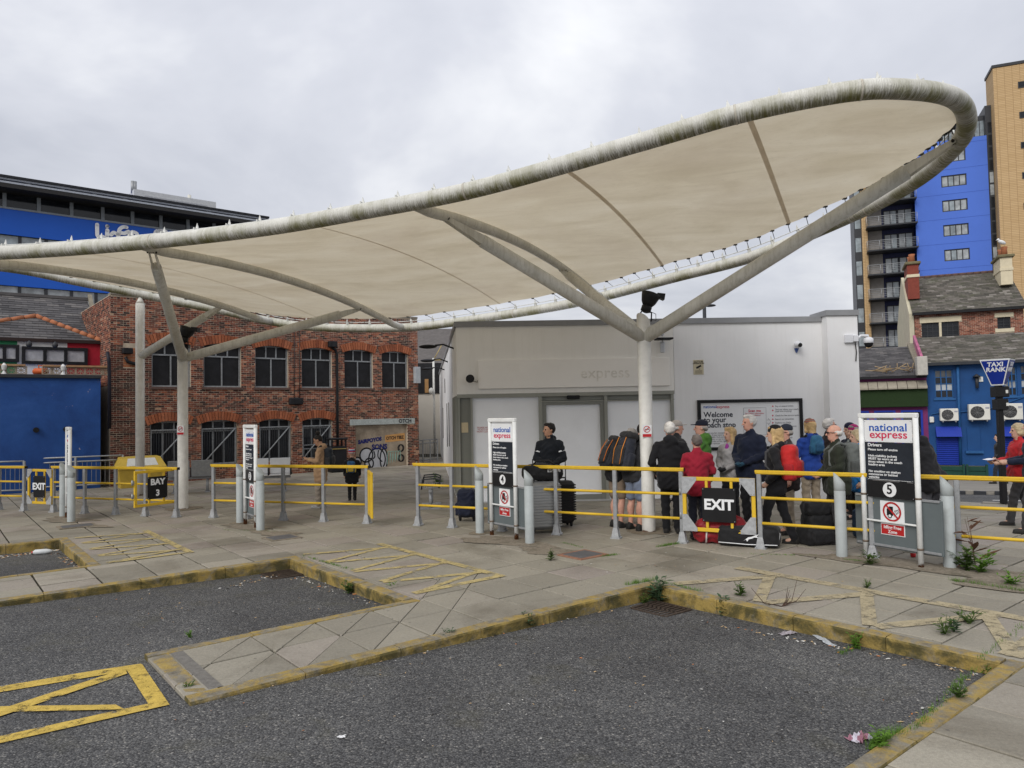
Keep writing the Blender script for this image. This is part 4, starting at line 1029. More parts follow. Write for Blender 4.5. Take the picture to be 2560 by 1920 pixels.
# graffitied doorway
ho = MB(); FB.quad(ho, DH[0], DH[1], DH[2], DH[3], -.10); door_b = ho.build('boarded_doorway', pm('painted_board', (.30, .25, .19), .85, .35, 2.5, .3, 30, dirt=(.11, .075, .05), dirt_amt=.6), brick_b)
lm = MB(); FB.box(lm, *lint, -.1, .03); lt = lm.build('lintel', pm('flaking_lintel', (.33, .36, .35), .8, .3, 14, .3, 60), brick_b)
def gp(u, v, e=-.096): return FB.P(DH[0]+(DH[1]-DH[0])*u, DH[3]-(DH[3]-max(0, DH[2]))*v, e)
W_ = DH[1]-DH[0]
M_SPB = pm('spray_black', (.012, .012, .015), .6); M_SPW = pm('spray_silver', (.42, .43, .46), .5, .15, 5); M_SPN = pm('spray_blue', (.015, .02, .12), .6); M_SPG = pm('spray_green', (.25, .42, .36), .7)
m = MB()                                                    # silver bubble shapes, outlined in black
def blob(m, c, r, mat_i=0, a0=0, a1=360, n=20, e=-.097):
    pts = [gp(c[0]+r[0]*math.cos(R_(a0+(a1-a0)*i/n)), c[1]+r[1]*math.sin(R_(a0+(a1-a0)*i/n)), e) for i in range(n)]; m.add(pts[::-1], [tuple(range(n))])
BL = [((.42, .82), (.16, .26)), ((.22, .70), (.12, .16)), ((.05, .84), (.07, .10)), ((.27, .90), (.08, .12)), ((.55, .82), (.07, .24))]
for k, (c, r) in enumerate(BL): blob(m, c, r, e=-.0975+k*.0006)
m.build('graffiti_fill', M_SPW, door_b)
m = MB(); tag_go = True
for k, (c, r) in enumerate(BL): stroke(m, [gp(c[0]+r[0]*math.cos(R_(x)), c[1]+r[1]*math.sin(R_(x)), -.0935) for x in range(0, 361, 24)], .055, FB.n, 0, 0, 2)
stroke(m, [gp(.36, .62, -.0935), gp(.38, .74, -.0935), gp(.34, .80, -.0935)], .05, FB.n, 0, 0, 4); stroke(m, [gp(.45, .6, -.0935), gp(.44, .76, -.0935), gp(.52, .88, -.0935)], .045, FB.n, 0, 0, 4)
for x0 in (.88, .90):
    for k in range(2): stroke(m, [gp(x0+.05*math.cos(R_(t)), .58+.24*k+.08*math.sin(R_(t)), -.0935) for t in range(0, 361, 30)], .035, FB.n, 0, 0, 2)
tag(m.build('graffiti_outline', M_SPB, door_b), kind='stuff')
r3 = FB.r
text_mesh('SAIRPOYOS', .19, M_SPN, gp(.29, .37, -.093), r3+Vector((0, 0, .10)), (0, 0, 1), bold=.012, parent=door_b, name='graffiti_lettering')
text_mesh('SONS', .26, M_SPN, gp(.47, .53, -.093), r3, (0, 0, 1), bold=.012, parent=door_b, name='graffiti_lettering')
m = MB(); pts = [gp(.58, .26, -.095), gp(.97, .22, -.095), gp(.97, .40, -.095), gp(.58, .43, -.095)]; m.add(pts[::-1], [(0, 1, 2, 3)]); m.build('graffiti_panel', pm('orange_panel', (.50, .27, .10), .7, .15, 6), door_b)
text_mesh('OTCH TIBZ', .165, M_SPB, gp(.775, .33, -.092), r3+Vector((0, 0, .03)), (0, 0, 1), bold=.006, parent=door_b, name='graffiti_lettering', sx=.9)
m = MB()
for k in range(5): stroke(m, [gp(.62+.05*k, .95-.02*k, -.0932), gp(.63+.05*k, .68, -.0932), gp(.68+.05*k, .66, -.0932), gp(.69+.045*k, .85, -.0932)], .022, FB.n, 0, 0, 4)
m.build('graffiti_scrawl', M_SPG, door_b)
text_mesh('OTCH', .20, M_SPB, FB.P(lint[0]+(lint[1]-lint[0])*.84, (lint[2]+lint[3])/2, .036), r3, (0, 0, 1), bold=.005, parent=lt, name='graffiti_lettering')
# pipes on the brick wall
def pipe(F, parent, pts, r, mat, d=.07, name='downpipe'): return MB().tube([F.P(*F.px(*p), d) for p in pts], r, 8).build(name, mat, parent)
pipe(FB, brick_b, [(842, 1125), (841, 990), (840, 885), (836, 874), (828, 870)], .05, M_BOARD); m = MB(); q = FB.px(828, 862); FB.box(m, q[0]-.16, q[0]+.16, q[1]-.1, q[1]+.12, .02, .2, bv=.02); m.build('rain_hopper', M_BOARD, brick_b)
pipe(FB, brick_b, [(345, 915), (341, 911), (318, 905), (312, 893)], .05, M_BOARD); m = MB(); q = FB.px(316, 879); FB.box(m, q[0]-.14, q[0]+.14, q[1]-.08, q[1]+.1, .02, .22, bv=.02); m.build('rain_hopper', M_BOARD, brick_b)
for xx in (735, 748): pipe(FB, brick_b, [(xx, 1000), (xx, 825)], .012, M_CABLE, .03, 'cable')
m = MB(); q = FB.px(740, 1002); FB.box(m, q[0]-.28, q[0]+.22, q[1]-.14, q[1]+.1, .0, .12, bv=.03); m.build('black_cowl', M_BOARD, brick_b)
m = MB(); q = FB.px(1039, 938); FB.box(m, q[0]-.12, q[0]+.12, q[1]-.32, q[1]+.32, .02, .18, bv=.01); m.build('cable_box', pm('grey_cabinet', (.34, .36, .38), .5), brick_b)
m = MB()
for k in range(7): FB.box(m, .0+k*(LB/7), (k+1)*(LB/7)-.01, HB, HB+.07, -.35, .05)
m.build('coping', pm('stone_coping', (.2, .18, .15), .85, .3, 5), brick_b)

# ------------------------------------------------------------------ left: blue rendered building with slate roofs
a = gr(275, 1217.5); b = gr(0, 1236); az = math.degrees(math.atan2(a.x-b.x, a.y-b.y)); FL = Face(b, az); LL = (a-b).length; ua, ub = -5.0, LL-.25
lb = empty('blue_rendered_building', FL.P(0, 0), 0, 'blue rendered building with tricolour upper wall and grey slate roofs', 'building')
hv = FL.px(150, 941)[1]
def mat_bluewall():
    T = NT('flaking_blue_render'); p = T.pos(); c = T.ramp(T.noise(p, .8, 7, .65, .4), [(.3, (.013, .045, .18)), (.55, (.02, .075, .27)), (.75, (.034, .10, .33))])
    f = T.ramp(T.noise(p, 2.1, 9, .75, .3), [(.65, 0.0), (.665, 1.0)]); c = T.mix(f, c, T.ramp(T.noise(p, 5, 3), [(.4, (.45, .30, .24)), (.6, (.55, .52, .48))]))
    T.bump(T.noise(p, 9, 7, .7), .35, .03); return T.fin(c, .62)
M_BLUEW = mat_bluewall()
m = MB(); FL.quad(m, ua, ub, -.4, hv, 0); solid_behind(FL, m, ua, ub, -.4, hv, 5); m.build('wall', M_BLUEW, lb)
m = MB(); FL.box(m, ua, ub+.02, hv-.05, hv+.05, -.3, .07, bv=.01); m.build('roof_edge', M_DKGREY, lb)
for (x, y) in ((90, 1075), (165, 1073)):
    m = MB(); q = FL.px(x, y); m.tube([FL.P(*q, -.05), FL.P(*q, .10)], .075, 14); m.build('vent_pipe', M_BOARD, lb)
pipe(FL, lb, [(273, 1072), (273, 950), (272, 905), (268, 880)], .05, pm('black_pipe', (.012, .012, .02), .5), .06)
# terrace wall behind, in green, white and red
FT = Face(FL.P(0, hv)-FL.n*1.5, az); FT.p.z = 0
e1 = FT.px(270, 857)[1]; t0 = hv-.1
cols = [(-5, FT.px(43, 880)[0], (.03, .20, .09), 'green_band'), (FT.px(43, 880)[0], FT.px(168, 880)[0], (.62, .62, .62), 'white_band'), (FT.px(168, 880)[0], FT.px(272, 880)[0], (.36, .015, .03), 'red_band')]
for u0, u1, c, nm in cols:
    m = MB(); FT.quad(m, u0, u1, t0, e1, 0); m.build(nm, pm('wall_'+nm, c, .7, .15, 3, .2, 20), lb)
m = MB(); solid_behind(FT, m, -5, cols[2][1], t0, e1, 4); m.build('upper_block', pm('block_side', (.35, .33, .32), .8), lb)
for (xa, xb, ya, yb, nn) in ((-60, 48, 865, 907, 3), (54, 219, 868, 911, 3)):
    h = FT.rpx(xa, xb, ya, yb); h = (h[0], h[1], FT.px(130, yb)[1], FT.px(130, ya)[1]); fr = MB(); t = .09
    FT.box(fr, h[0], h[1], h[3]-t, h[3], .0, .06); FT.box(fr, h[0], h[1], h[2], h[2]+t, .0, .06)
    for i in range(nn+1): uu = h[0]+(h[1]-h[0]-t)*i/nn; FT.box(fr, uu, uu+t, h[2]+t, h[3]-t, .0, .058)
    wo = fr.build('boarded_window', M_BOARD, lb)
    for i in range(nn): uu = h[0]+(h[1]-h[0]-t)*i/nn+t; m = MB(); FT.quad(m, uu, uu+(h[1]-h[0]-t)/nn-t, h[2]+t, h[3]-t, .02); m.build('board', pm('grey_ply', (.36, .36, .37), .75, .25, 7, .3, 40), wo)
for (x, y) in ((72, 860), (136, 862)):                      # lamps under the eave
    q = FT.px(x, y); m = MB(); m.tube([FT.P(q[0], q[1]+.1, .05), FT.P(q[0], q[1]+.05, .3), FT.P(q[0], q[1], .33)], .014, 6); m.lathe([(.015, .08), (.06, .05), (.08, -.02), (.065, -.07), (.03, -.1)], FT.P(q[0], q[1]-.02, .28), 12); m.build('swan_neck_lamp', M_DKGREY, lb)
# pierced concrete blocks along the roof edge: each a block
m0 = MB(); s_ = .40
for a_, b_, c_, d_ in ((-.2, .2, -.2, -.165), (-.2, .2, .165, .2), (-.2, -.165, -.165, .165), (.165, .2, -.165, .165)): m0.box(((a_+b_)/2, 0, (c_+d_)/2), (b_-a_, .09, d_-c_))
for k in range(4):
    an = k*math.pi/4; m0.box((0, 0, 0), (.44 if k % 2 else .33, .05, .028), rot=Matrix.Rotation(an, 3, 'Y'))
for k in range(4): m0.tube([(.16*math.cos(x)*(-1 if k % 2 else 1), 0, .16*math.sin(x)*(-1 if k > 1 else 1)) for x in (0.15, .6, 1.0, 1.42)], .016, 5)
BLK = m0.mesh('pierced_block', pm('pierced_concrete', (.36, .29, .22), .9, .25, 9, .4, 40))
Rf = FL.rot().to_4x4()
for x in (2, 28, 53, 120, 142, 178, 202, 225, 248, 269):
    q = FL.px(x, 925); o = bpy.data.objects.new('pierced_block', BLK); link(o); Mx = Rf.copy(); Mx.translation = FL.P(q[0], hv+.165, -.12); k_ = .30/.40*1.0; o.matrix_basis = Mx @ Matrix.Diagonal((.72, .72, .56, 1)); adopt(o, lb)
m = MB()
for (xa, xb) in ((-40, 64), (107, 152), (166, 272)): FL.box(m, FL.px(xa, 925)[0], FL.px(xb, 925)[0], hv+.28, hv+.33, -.2, -.02)
m.build('block_coping', pm('tile_coping', (.34, .2, .11), .8, .3, 8), lb)
for x in (10, 158):
    q = FL.px(x, 930); m = MB(); c = FL.P(q[0], hv+.05, -.05); m.lathe([(.07, 0), (.035, .06), (.02, .1), (.05, .12), (.075, .24), (.015, .31)], c, 8, smooth=False); m.build('lantern', pm('lantern_white', (.6, .6, .6), .5), lb)
gq = FL.px(105, 930)
gas = empty('gas_bottle', FL.P(gq[0], hv+.05, -.35), 0, 'orange gas bottle lying on the flat roof behind pierced blocks', 'gas bottle'); MB().lathe([(.06, -.22), (.10, -.18), (.10, .14), (.06, .19)], FL.P(gq[0], hv+.15, -.35), 14, rot=Matrix.Rotation(R_(90), 3, 'Y')).build('cylinder', pm('gas_orange', (.50, .10, .025), .5, .1), gas)
m = MB(); m.tube([FL.P(gq[0]-.05, hv+.22, -.35), FL.P(gq[0]-.07, hv+.32, -.35), FL.P(gq[0]+.07, hv+.32, -.35), FL.P(gq[0]+.05, hv+.22, -.35)], .018, 6); m.build('carry_handle', pm('gas_orange', (.5, .1, .025)), gas)
# hipped slate roof with orange ridge tiles, big slate roof behind
ev = e1+.02; pk = FT.px(90, 791, -1.1); eL = FT.px(-230, 850)[0]; eR = FT.px(257, 858)[0]
apex = FT.P(pk[0], pk[1], -1.1); p0 = FT.P(eL, ev, .06); p1 = FT.P(eR, ev, .06)
m = MB(); m.add([p0, p1, apex], [(0, 1, 2)]); m.add([p1, FT.P(eR, ev, -2.6), apex], [(0, 1, 2)]); m.build('hip_roof_deck', M_DKGREY, lb)
upv = (apex-FT.P(pk[0], ev, .06)); Lr = upv.length
def clip_hip(y): t = y/Lr; return (t*(pk[0]-eL)+.02, (eR-eL)-t*(eR-pk[0])-.02)
slate_roof('hip_roof_slates', p0, FT.r, upv, eR-eL, Lr-.1, .36, .155, M_SLATE, lb, clipf=clip_hip)
for (A, B) in ((p1, apex), (p0, apex)):
    n_ = 9
    for i in range(n_):
        a_ = A.lerp(B, i/n_+.004); b_ = A.lerp(B, (i+1)/n_-.004); m = MB(); m.tube([a_+Vector((0, 0, .0)), b_+Vector((0, 0, .012))], [.075, .082], 8); m.build('ridge_tile', pm('terracotta', (.33, .125, .06), .8, .2, 6, .2, 40), lb)
m = MB(); FT.box(m, eL, eR+.05, ev-.07, ev+.03, .0, .09); m.build('gutter', pm('dark_gutter', (.03, .018, .016), .5), lb)
by0 = FT.px(200, 862, -1.6)[1]; q1 = FT.px(243, 752, -4.2); q0 = FT.px(252, 850, -1.6)
P0_ = FT.P(-5.5, q0[1], -1.6); upb = FT.P(0, q1[1], -4.2)-FT.P(0, q0[1], -1.6); Lb = upb.length
m = MB(); m.quad(P0_, FT.P(q0[0], q0[1], -1.6), FT.P(q0[0]-.15, q1[1], -4.2), P0_+upb); m.build('main_roof_deck', M_DKGREY, lb)
slate_roof('main_roof_slates', P0_, FT.r, upb, q0[0]+5.5-.02, Lb, .36, .17, M_SLATE, lb, clipf=lambda y: (0, q0[0]+5.5-.15*y/Lb))
m = MB(); FT.box(m, -5.5, q0[0]-.1, q1[1]-.02, q1[1]+.08, -4.35, -4.1); m.build('ridge', pm('slate_ridge', (.09, .085, .085), .8), lb)
m = MB(); m.prism([FT.P(q0[0], q0[1]-1, -1.5), FT.P(q0[0]+.12, q0[1]-1, -1.5), FT.P(q0[0]+.0, q1[1]+.1, -4.2), FT.P(q0[0]-.13, q1[1]+.1, -4.2)], (0, 0, .12)); m.build('verge', pm('verge_mortar', (.20, .18, .14), .9, .3, 8), lb)

# ------------------------------------------------------------------ science centre far behind, blue band
FS = Face(at(0, 1000, 60), 50.6); FS.p.z = 0
UM = FS.px(660, 560)[0]
sc_b = empty('blue_banded_centre', FS.p, 0, 'large modern building with a bright blue band and dark top glazing', 'building')
V = lambda y: FS.px(0, y)[1]
vt, v_g1, v_b1, v_w1 = V(478), V(519), V(584), V(668)
M_LBLUE = pm('cladding_blue', (.014, .095, .47), .45, .06, .3)
m = MB(); FS.quad(m, -12, UM, v_b1, v_g1, .0); solid_behind(FS, m, -12, UM, 0, v_g1, 30); m.build('blue_band', M_LBLUE, sc_b)
v_b2, v_b3 = V(684), V(711)
vlow = V(640)
m = MB(); FS.quad(m, -12, UM, V(712), V(640), .0); m.build('blue_band', M_LBLUE, sc_b)
for (va, vb) in ((V(640), v_b1), (V(775), V(712))):
    n_ = 18
    for i in range(n_):
        u0 = -12+(UM+12)*i/n_; m = MB(); FS.quad(m, u0+.12, u0+(UM+12)/n_-.12, va, vb, -.25); m.build('window_pane', random.choice([M_SGLASS, M_PGLASS]), sc_b)
        m = MB(); FS.box(m, u0-.12, u0+.12, va, vb, -.3, -.1); m.build('mullion', M_DKGREY, sc_b)
m = MB(); FS.quad(m, -12, UM, 0, V(775), -.02); m.build('lower_wall', pm('pale_cladding', (.5, .5, .5), .6), sc_b)
n_ = 14
for i in range(n_):
    u0 = -12+(UM+12)*i/n_; m = MB(); FS.quad(m, u0+.1, u0+(UM+12)/n_-.1, v_g1+.12, vt, -.5); m.build('top_pane', M_DGLASS if random.random() < .6 else glass('smoky_glass', (.12, .125, .12), .1), sc_b)
    m = MB(); FS.box(m, u0-.14, u0+.14, v_g1, vt, -.6, -.3); m.build('mullion', pm('mullion_grey', (.22, .24, .26), .5), sc_b)
    m = MB(); FS.box(m, u0+1.4, u0+1.75, vt+.35, vt+.75, .6, 1.0); m.build('roof_bracket', pm('bracket_pale', (.5, .52, .55), .5), sc_b)
m = MB(); FS.box(m, -12, UM, v_g1-.02, v_g1+.14, -.3, .05); m.build('sill_trim', pm('mullion_grey', (.22, .24, .26)), sc_b)
m = MB(); FS.box(m, -12, UM, vt, vt+.35, -1, 1.6); m.build('soffit', pm('soffit_dark', (.028, .027, .027), .7), sc_b)
m = MB(); FS.box(m, -12, UM, vt+.35, vt+.5, -1, 1.62); FS.box(m, -12, UM, vt+.72, vt+.9, -1, 1.3); m.build('eaves_rail', pm('eaves_steel', (.34, .36, .4), .4, metal=.3), sc_b)
m = MB(); m.quad(FS.P(-12, vt+.95, 1.5), FS.P(UM, vt+.95, 1.5), FS.P(UM, vt+1.1, -8), FS.P(-12, vt+1.1, -8)); FS.box(m, -12, UM, vt+.88, vt+1.05, -1.0, 1.5); m.build('roof', pm('dark_roofing', (.02, .021, .026), .5), sc_b)
pu0 = FS.px(334, 490)[0]; pu1 = FS.px(548, 540)[0]; pv1 = FS.px(340, 482, -10)[1]
FP = Face(FS.p-FS.n*10, 50.6); A = FP.px(335, 472); B = FP.px(540, 500); m = MB(); FP.box(m, A[0], B[0], A[1]-3.2, A[1]+.0, -4, 0); pl_o = m.build('plant_room', pm('plant_room_grey', (.50, .51, .52), .6), sc_b)
m = MB()
for i in range(40): uu = A[0]+1+(B[0]-A[0]-2)*i/40; FP.box(m, uu, uu+.12, A[1]-3, A[1]-.5, 0, .06)
tag(m.build('plant_room_ribs', pm('plant_rib', (.42, .43, .45), .6), pl_o), kind='stuff')
for x in (337, 343): q = FP.px(x, 475); m = MB(); m.tube([FP.P(q[0], A[1]-.2, -1), FP.P(q[0], A[1]+1.1, -1)], .18, 8); m.build('flue', M_GAL, pl_o)
q = FP.px(480, 485); m = MB(); m.tube([FP.P(q[0], A[1]-1, -1), FP.P(q[0], A[1]+.6, -1)], .2, 8); m.build('vent_cowl', M_PIPE, pl_o)
# white cut letters
def lp(x, y): return FS.P(*FS.px(x, y), .06)
SC = lambda zx, zy: lp(zx/6.636, 430+zy/6.636)               # from an enlarged view of the sign
sign_m = pm('letter_white', (.78, .78, .78), .5, .03)
def letter(paths, w=.32):
    m = MB(); 
    for pts in paths:
        stroke(m, [SC(*p) for p in pts], w, FS.n, 0, .03, 6)
        for p in (pts[0], pts[-1]): c = SC(*p)+FS.n*.03; m.add([c+FS.r*w/2*math.cos(t*.5236)+FS.u*w/2*math.sin(t*.5236) for t in range(12)], [tuple(range(12))])
    return m.build('sign_letter', sign_m, sc_b)
letter([[(1608, 875), (1608, 950), (1612, 1050), (1640, 1075), (1705, 1075)]]); letter([[(1775, 905), (1776, 903)], [(1778, 970), (1772, 1080)]], .34)
letter([[(1840, 1045), (1875, 1010), (1905, 1015), (1950, 1040)], [(2095, 920), (2040, 915), (1985, 950), (1965, 1020), (1955, 1110)], [(1950, 1040), (2010, 1015), (2060, 1020), (2125, 990)]]); letter([[(2150, 1090), (2150, 1020), (2210, 1000), (2270, 1030), (2250, 1080), (2160, 1085)]])
letter([[(2560, 1090), (2600, 985), (2660, 1090)], [(2640, 985), (2740, 990)]], .4); letter([[(2960, 1010), (3040, 1000)]], .4)
# ------------------------------------------------------------------ white coach-stop building
FW = Face((-1.22, 16.0, 0), 88.0)
wb = empty('coach_stop_building', FW.p, 0, 'flat-roofed white waiting building with boarded grey shopfront behind the queue', 'building')
def mat_render(nm, col, streak):
    T = NT(nm); p = T.pos(); c = T.ramp(T.noise(p, 1.0, 6, .6), [(.3, sc(col, .95)), (.7, sc(col, 1.03))])
    s = T.ramp(T.noise(T.mapping(p, (7, 7, .45)), 1.3, 6, .7), [(.50, 0.0), (.70, 1.0)]); c = T.mix(T.math('MULTIPLY', s, .15), c, streak)
    d = T.ramp(T.noise(p, 11, 6, .8), [(.70, 0.0), (.74, 1.0)]); c = T.mix(T.math('MULTIPLY', d, .5), c, sc(streak, .6)); T.bump(T.noise(p, 25, 5, .7), .15, .01); return T.fin(c, .8)
M_RENDER = mat_render('white_render', (.76, .76, .765), (.5, .5, .48))
M_BEIGE = mat_render('beige_render', (.80, .785, .75), (.55, .52, .46))
M_SHOP = pm('shopfront_grey', (.27, .275, .245), .45, .08, 2); M_SHOPB = pm('white_boarding', (.83, .85, .88), .55, .05, 1.5, .05, 30, dirt=(.5, .5, .5), dirt_amt=.2)
M_CAP = pm('grey_capping', (.25, .255, .265), .45, .1, 4)
U = lambda x, y=1000: FW.px(x, y)[0]
Vv = lambda y, x=1450: FW.px(x, y)[1]
uL, uR, uP = 0.0, U(2131, 900), U(2056, 900); vT = Vv(814, 1400); vS = Vv(984, 1450); uS = U(1686, 1050); uJ = U(1684, 900)
m = MB(); FW.quad(m, 0, uJ, vS, vT, 0); m.build('fascia_wall', M_BEIGE, wb)
m = MB(); FW.quad(m, uJ+.006, uP, vS, vT, 0); FW.quad(m, uS, uP, -.4, vS, 0); FW.box(m, uJ, uJ+.006, vS, vT, -.05, -.01)
solid_behind(FW, m, 0, uR, -1.2, vT-.02, 24); m.build('wall', M_RENDER, wb)
m = MB(); FW.box(m, uP, uR, -1.2, vT+.10, -.5, .28); m.build('end_pier', M_RENDER, wb)
m = MB(); FW.box(m, -.03, uP, vT, vT+.12, -.4, .04); m.build('parapet_capping', M_CAP, wb); m = MB(); FW.box(m, uP-.03, uR+.03, vT+.10, vT+.22, -.5, .32); m.build('pier_capping', M_CAP, wb)
h = (U(1195, 930), U(1673, 930), Vv(968), Vv(897)); m = MB(); FW.box(m, *h, 0, .05, bv=.004); board = m.build('blank_signboard', pm('signboard_beige', (.81, .79, .755), .6, .05, 1.2, .05, 20, dirt=(.55, .51, .44), dirt_amt=.3), wb)
text_mesh('express', .34, pm('ghost_lettering', (.70, .675, .625), .7, .25, 8), FW.P(U(1512, 932), Vv(934), .0515), FW.r, FW.u, bold=.004, extrude=.0008, parent=board, name='ghost_lettering', spacing=1.05)
# shopfront: frame members, boards, door
sf = MB(); FW.box(sf, 0, uS, vS-.05, vS+.03, -.10, .06); FW.box(sf, U(1348), uS, Vv(1001), Vv(1004), -.10, .03); fr = sf.build('shopfront_frame', M_SHOP, wb)
for xa, xb in ((1147, 1151), (1178, 1183), (1348, 1357), (1512, 1520), (1679, 1686)):
    m = MB(); FW.box(m, max(0, U(xa, 1100)), U(xb, 1100), -.3, vS-.05, -.10, .045); m.build('mullion', M_SHOP, fr)
m = MB(); FW.quad(m, .03, U(1179), -.3, vS-.05, -.02); m.build('corner_panel', pm('corner_panel_grey', (.20, .205, .18), .5, .1, 2), wb)
for xa, xb, y0, y1, nm in ((1183, 1348, 1001 - 14, 1262, 'boarded_bay'), (1520, 1679, 1003, 1262, 'boarded_bay'), (1520, 1679, 986, 1000, 'header_panel'), (1357, 1512, 986, 1000, 'header_panel')):
    m = MB(); FW.quad(m, U(xa, 1100), U(xb, 1100), max(-.05, Vv(y1)) if nm == 'boarded_bay' else Vv(y1), Vv(y0), -.035); m.build(nm, M_SHOPB if nm == 'boarded_bay' else M_SHOP, wb)
dr = MB(); a, b = U(1357, 1100), U(1512, 1100); FW.box(dr, a, b, Vv(1011), Vv(1004), -.07, .02); FW.box(dr, a, a+.09, .02, Vv(1011), -.07, .02); FW.box(dr, b-.09, b, .02, Vv(1011), -.07, .02); FW.box(dr, a+.09, b-.09, .02, .13, -.07, .0); door = dr.build('sliding_door', pm('door_frame_grey', (.20, .205, .185), .45, .08, 2), wb)
m = MB(); FW.quad(m, a+.09, b-.09, .13, Vv(1011), -.04); m.build('door_board', M_SHOPB, door)
m = MB(); FW.box(m, U(1417), U(1449), Vv(997), Vv(988), -.03, .07, bv=.01); m.build('door_sensor', M_BOARD, door)
m = MB(); FW.box(m, U(1185), U(1520), -.02, .02, .0, .12); m.build('threshold', pm('threshold_alloy', (.4, .4, .4), .5), wb)
for x, y, w, h_ in ((1156+6, 1069, 17, 25),): q = FW.px(x, y); m = MB(); FW.box(m, q[0]-.075, q[0]+.075, q[1]-.11, q[1]+.11, -.02, -.012); nt_o = m.build('paper_notice', pm('yellowed_paper', (.55, .46, .30), .8), wb)
q = FW.px(1205, 1080); text_mesh('PLEASE NOTE\nTICKET HALL\nNOW CLOSED', .05, pm('faded_red', (.50, .12, .12), .7), FW.P(q[0]+.05, q[1]+.05, -.032), FW.r, FW.u, parent=wb, name='notice_lettering', line=.9)
q = FW.px(1176, 949); m = MB(); rt = Matrix.Rotation(R_(80), 3, 'X'); m.lathe([(.03, -.12), (.04, -.02), (.075, .05), (.095, .06)], FW.P(q[0], q[1], .16), 16, rot=rt); m.build('horn_speaker', M_BOARD, wb)
m = MB(); m.tube([FW.P(q[0]+.05, q[1]-.04, .05), FW.P(q[0]+.15, q[1]-.06, .03), FW.P(U(1195), q[1]-.02, .02)], .006, 5); m.build('speaker_cable', M_CABLE, wb)
q = FW.px(1655, 850); m = MB(); FW.box(m, q[0]-.20, q[0]+.16, q[1]-.02, q[1]+.02, .08, .40, bv=.01); lg = m.build('wall_light', M_BOARD, wb)
m = MB(); FW.box(m, q[0]-.05, q[0]+.05, q[1]-.28, q[1]-.03, .0, .03, bv=.01); m.tube([FW.P(q[0], q[1]-.05, .02), FW.P(q[0], q[1]+.04, .2)], .02, 6); m.ell(FW.P(q[0]-.02, q[1]+.13, .12), (.04, .05, .06)); m.build('light_bracket', pm('bracket_white', (.6, .62, .65), .5), lg)
q = FW.px(1990, 862); m = MB(); m.ell(FW.P(q[0], q[1], .10), (.085, .085, .075)); cm = m.build('dome_camera', pm('camera_white', (.66, .67, .70), .4, .05), wb)
m = MB(); m.lathe([(.05, 0), (.04, .02)], FW.P(q[0]+.02, q[1]-.02, .17), 12, rot=Matrix.Rotation(R_(95), 3, 'X')); m.build('lens', M_BOARD, cm); m = MB(); m.prism([FW.P(q[0]-.05, q[1]-.08, .0), FW.P(q[0]+.05, q[1]-.08, 0), FW.P(q[0]+.01, q[1]-.18, 0), FW.P(q[0]-.01, q[1]-.18, 0)], FW.n*.03); m.build('blue_bracket', pm('bracket_blue', (.05, .09, .25), .5), cm)
# cctv on the pier
Fp = Face(FW.P(uR, 0, .28), 88.0); q = FW.px(2121, 847, .28); ca = empty('ptz_camera', FW.P(uR, q[1], .1), 0, 'white domed CCTV camera on an arm at the end pier', 'camera')
m = MB(); FW.box(m, q[0]-.10, q[0]+.08, q[1]-.09, q[1]+.09, .28, .34, bv=.006); FW.box(m, q[0]+.08, q[0]+.18, q[1]-.07, q[1]+.07, .26, .38, bv=.006); m.build('junction_box', pm('camera_white', (.66, .67, .70)), ca)
m = MB(); m.tube([FW.P(q[0]+.16, q[1]-.04, .32), FW.P(q[0]+.26, q[1]+.06, .32), FW.P(q[0]+.42, q[1]+.06, .32), FW.P(q[0]+.43, q[1]-.0, .32)], .03, 8); m.build('arm', pm('camera_white', (.66, .67, .70)), ca)
m = MB(); m.lathe([(.06, .06), (.10, .03), (.105, -.06), (.10, -.065)], FW.P(q[0]+.43, q[1]-.04, .32), 16); m.build('housing', pm('camera_white', (.66, .67, .70)), ca); MB().ell(FW.P(q[0]+.43, q[1]-.10, .32), (.095, .095, .11)).build('dark_dome', M_BOARD, ca)
MB().tube([FW.P(q[0]+.14, q[1]-.08, .3), FW.P(q[0]+.16, q[1]-.3, .3), FW.P(q[0]+.14, q[1]-.5, .3)], .012, 5).build('cable', M_CABLE, ca)
# cctv notice
q = FW.px(1746, 918); cn = empty('cctv_notice', FW.P(*q), 0, 'small cream CCTV notice plate screwed to the white wall', 'notice'); m = MB(); FW.box(m, q[0]-.115, q[0]+.115, q[1]-.165, q[1]+.165, .0, .012, bv=.003); pl = m.build('plate', pm('cream_plate', (.56, .50, .36), .5, .05), cn)
for t_, dz, sz_ in (('CCTV IN', .125, .052), ('OPERATION', .085, .046)): text_mesh(t_, sz_, M_BLACK, FW.P(q[0], q[1]+dz, .0135), FW.r, FW.u, bold=.001, parent=pl)
m = MB(); m.prism([FW.P(q[0]-.06, q[1]-.0, .0135), FW.P(q[0]-.045, q[1]-.04, .0135), FW.P(q[0]+.065, q[1]+.015, .0135), FW.P(q[0]+.05, q[1]+.055, .0135)], FW.n*.001); m.tube([FW.P(q[0]-.0, q[1]-.02, .014), FW.P(q[0]+.02, q[1]-.05, .014), FW.P(q[0]+.04, q[1]-.04, .014)], .004, 4); m.build('camera_symbol', M_BLACK, pl)
m = MB()
for k in range(4): FW.box(m, q[0]-.08, q[0]+.08, q[1]-.08-.02*k, q[1]-.074-.02*k, .0125, .0135)
tag(m.build('small_print', M_BLACK, pl), kind='stuff')
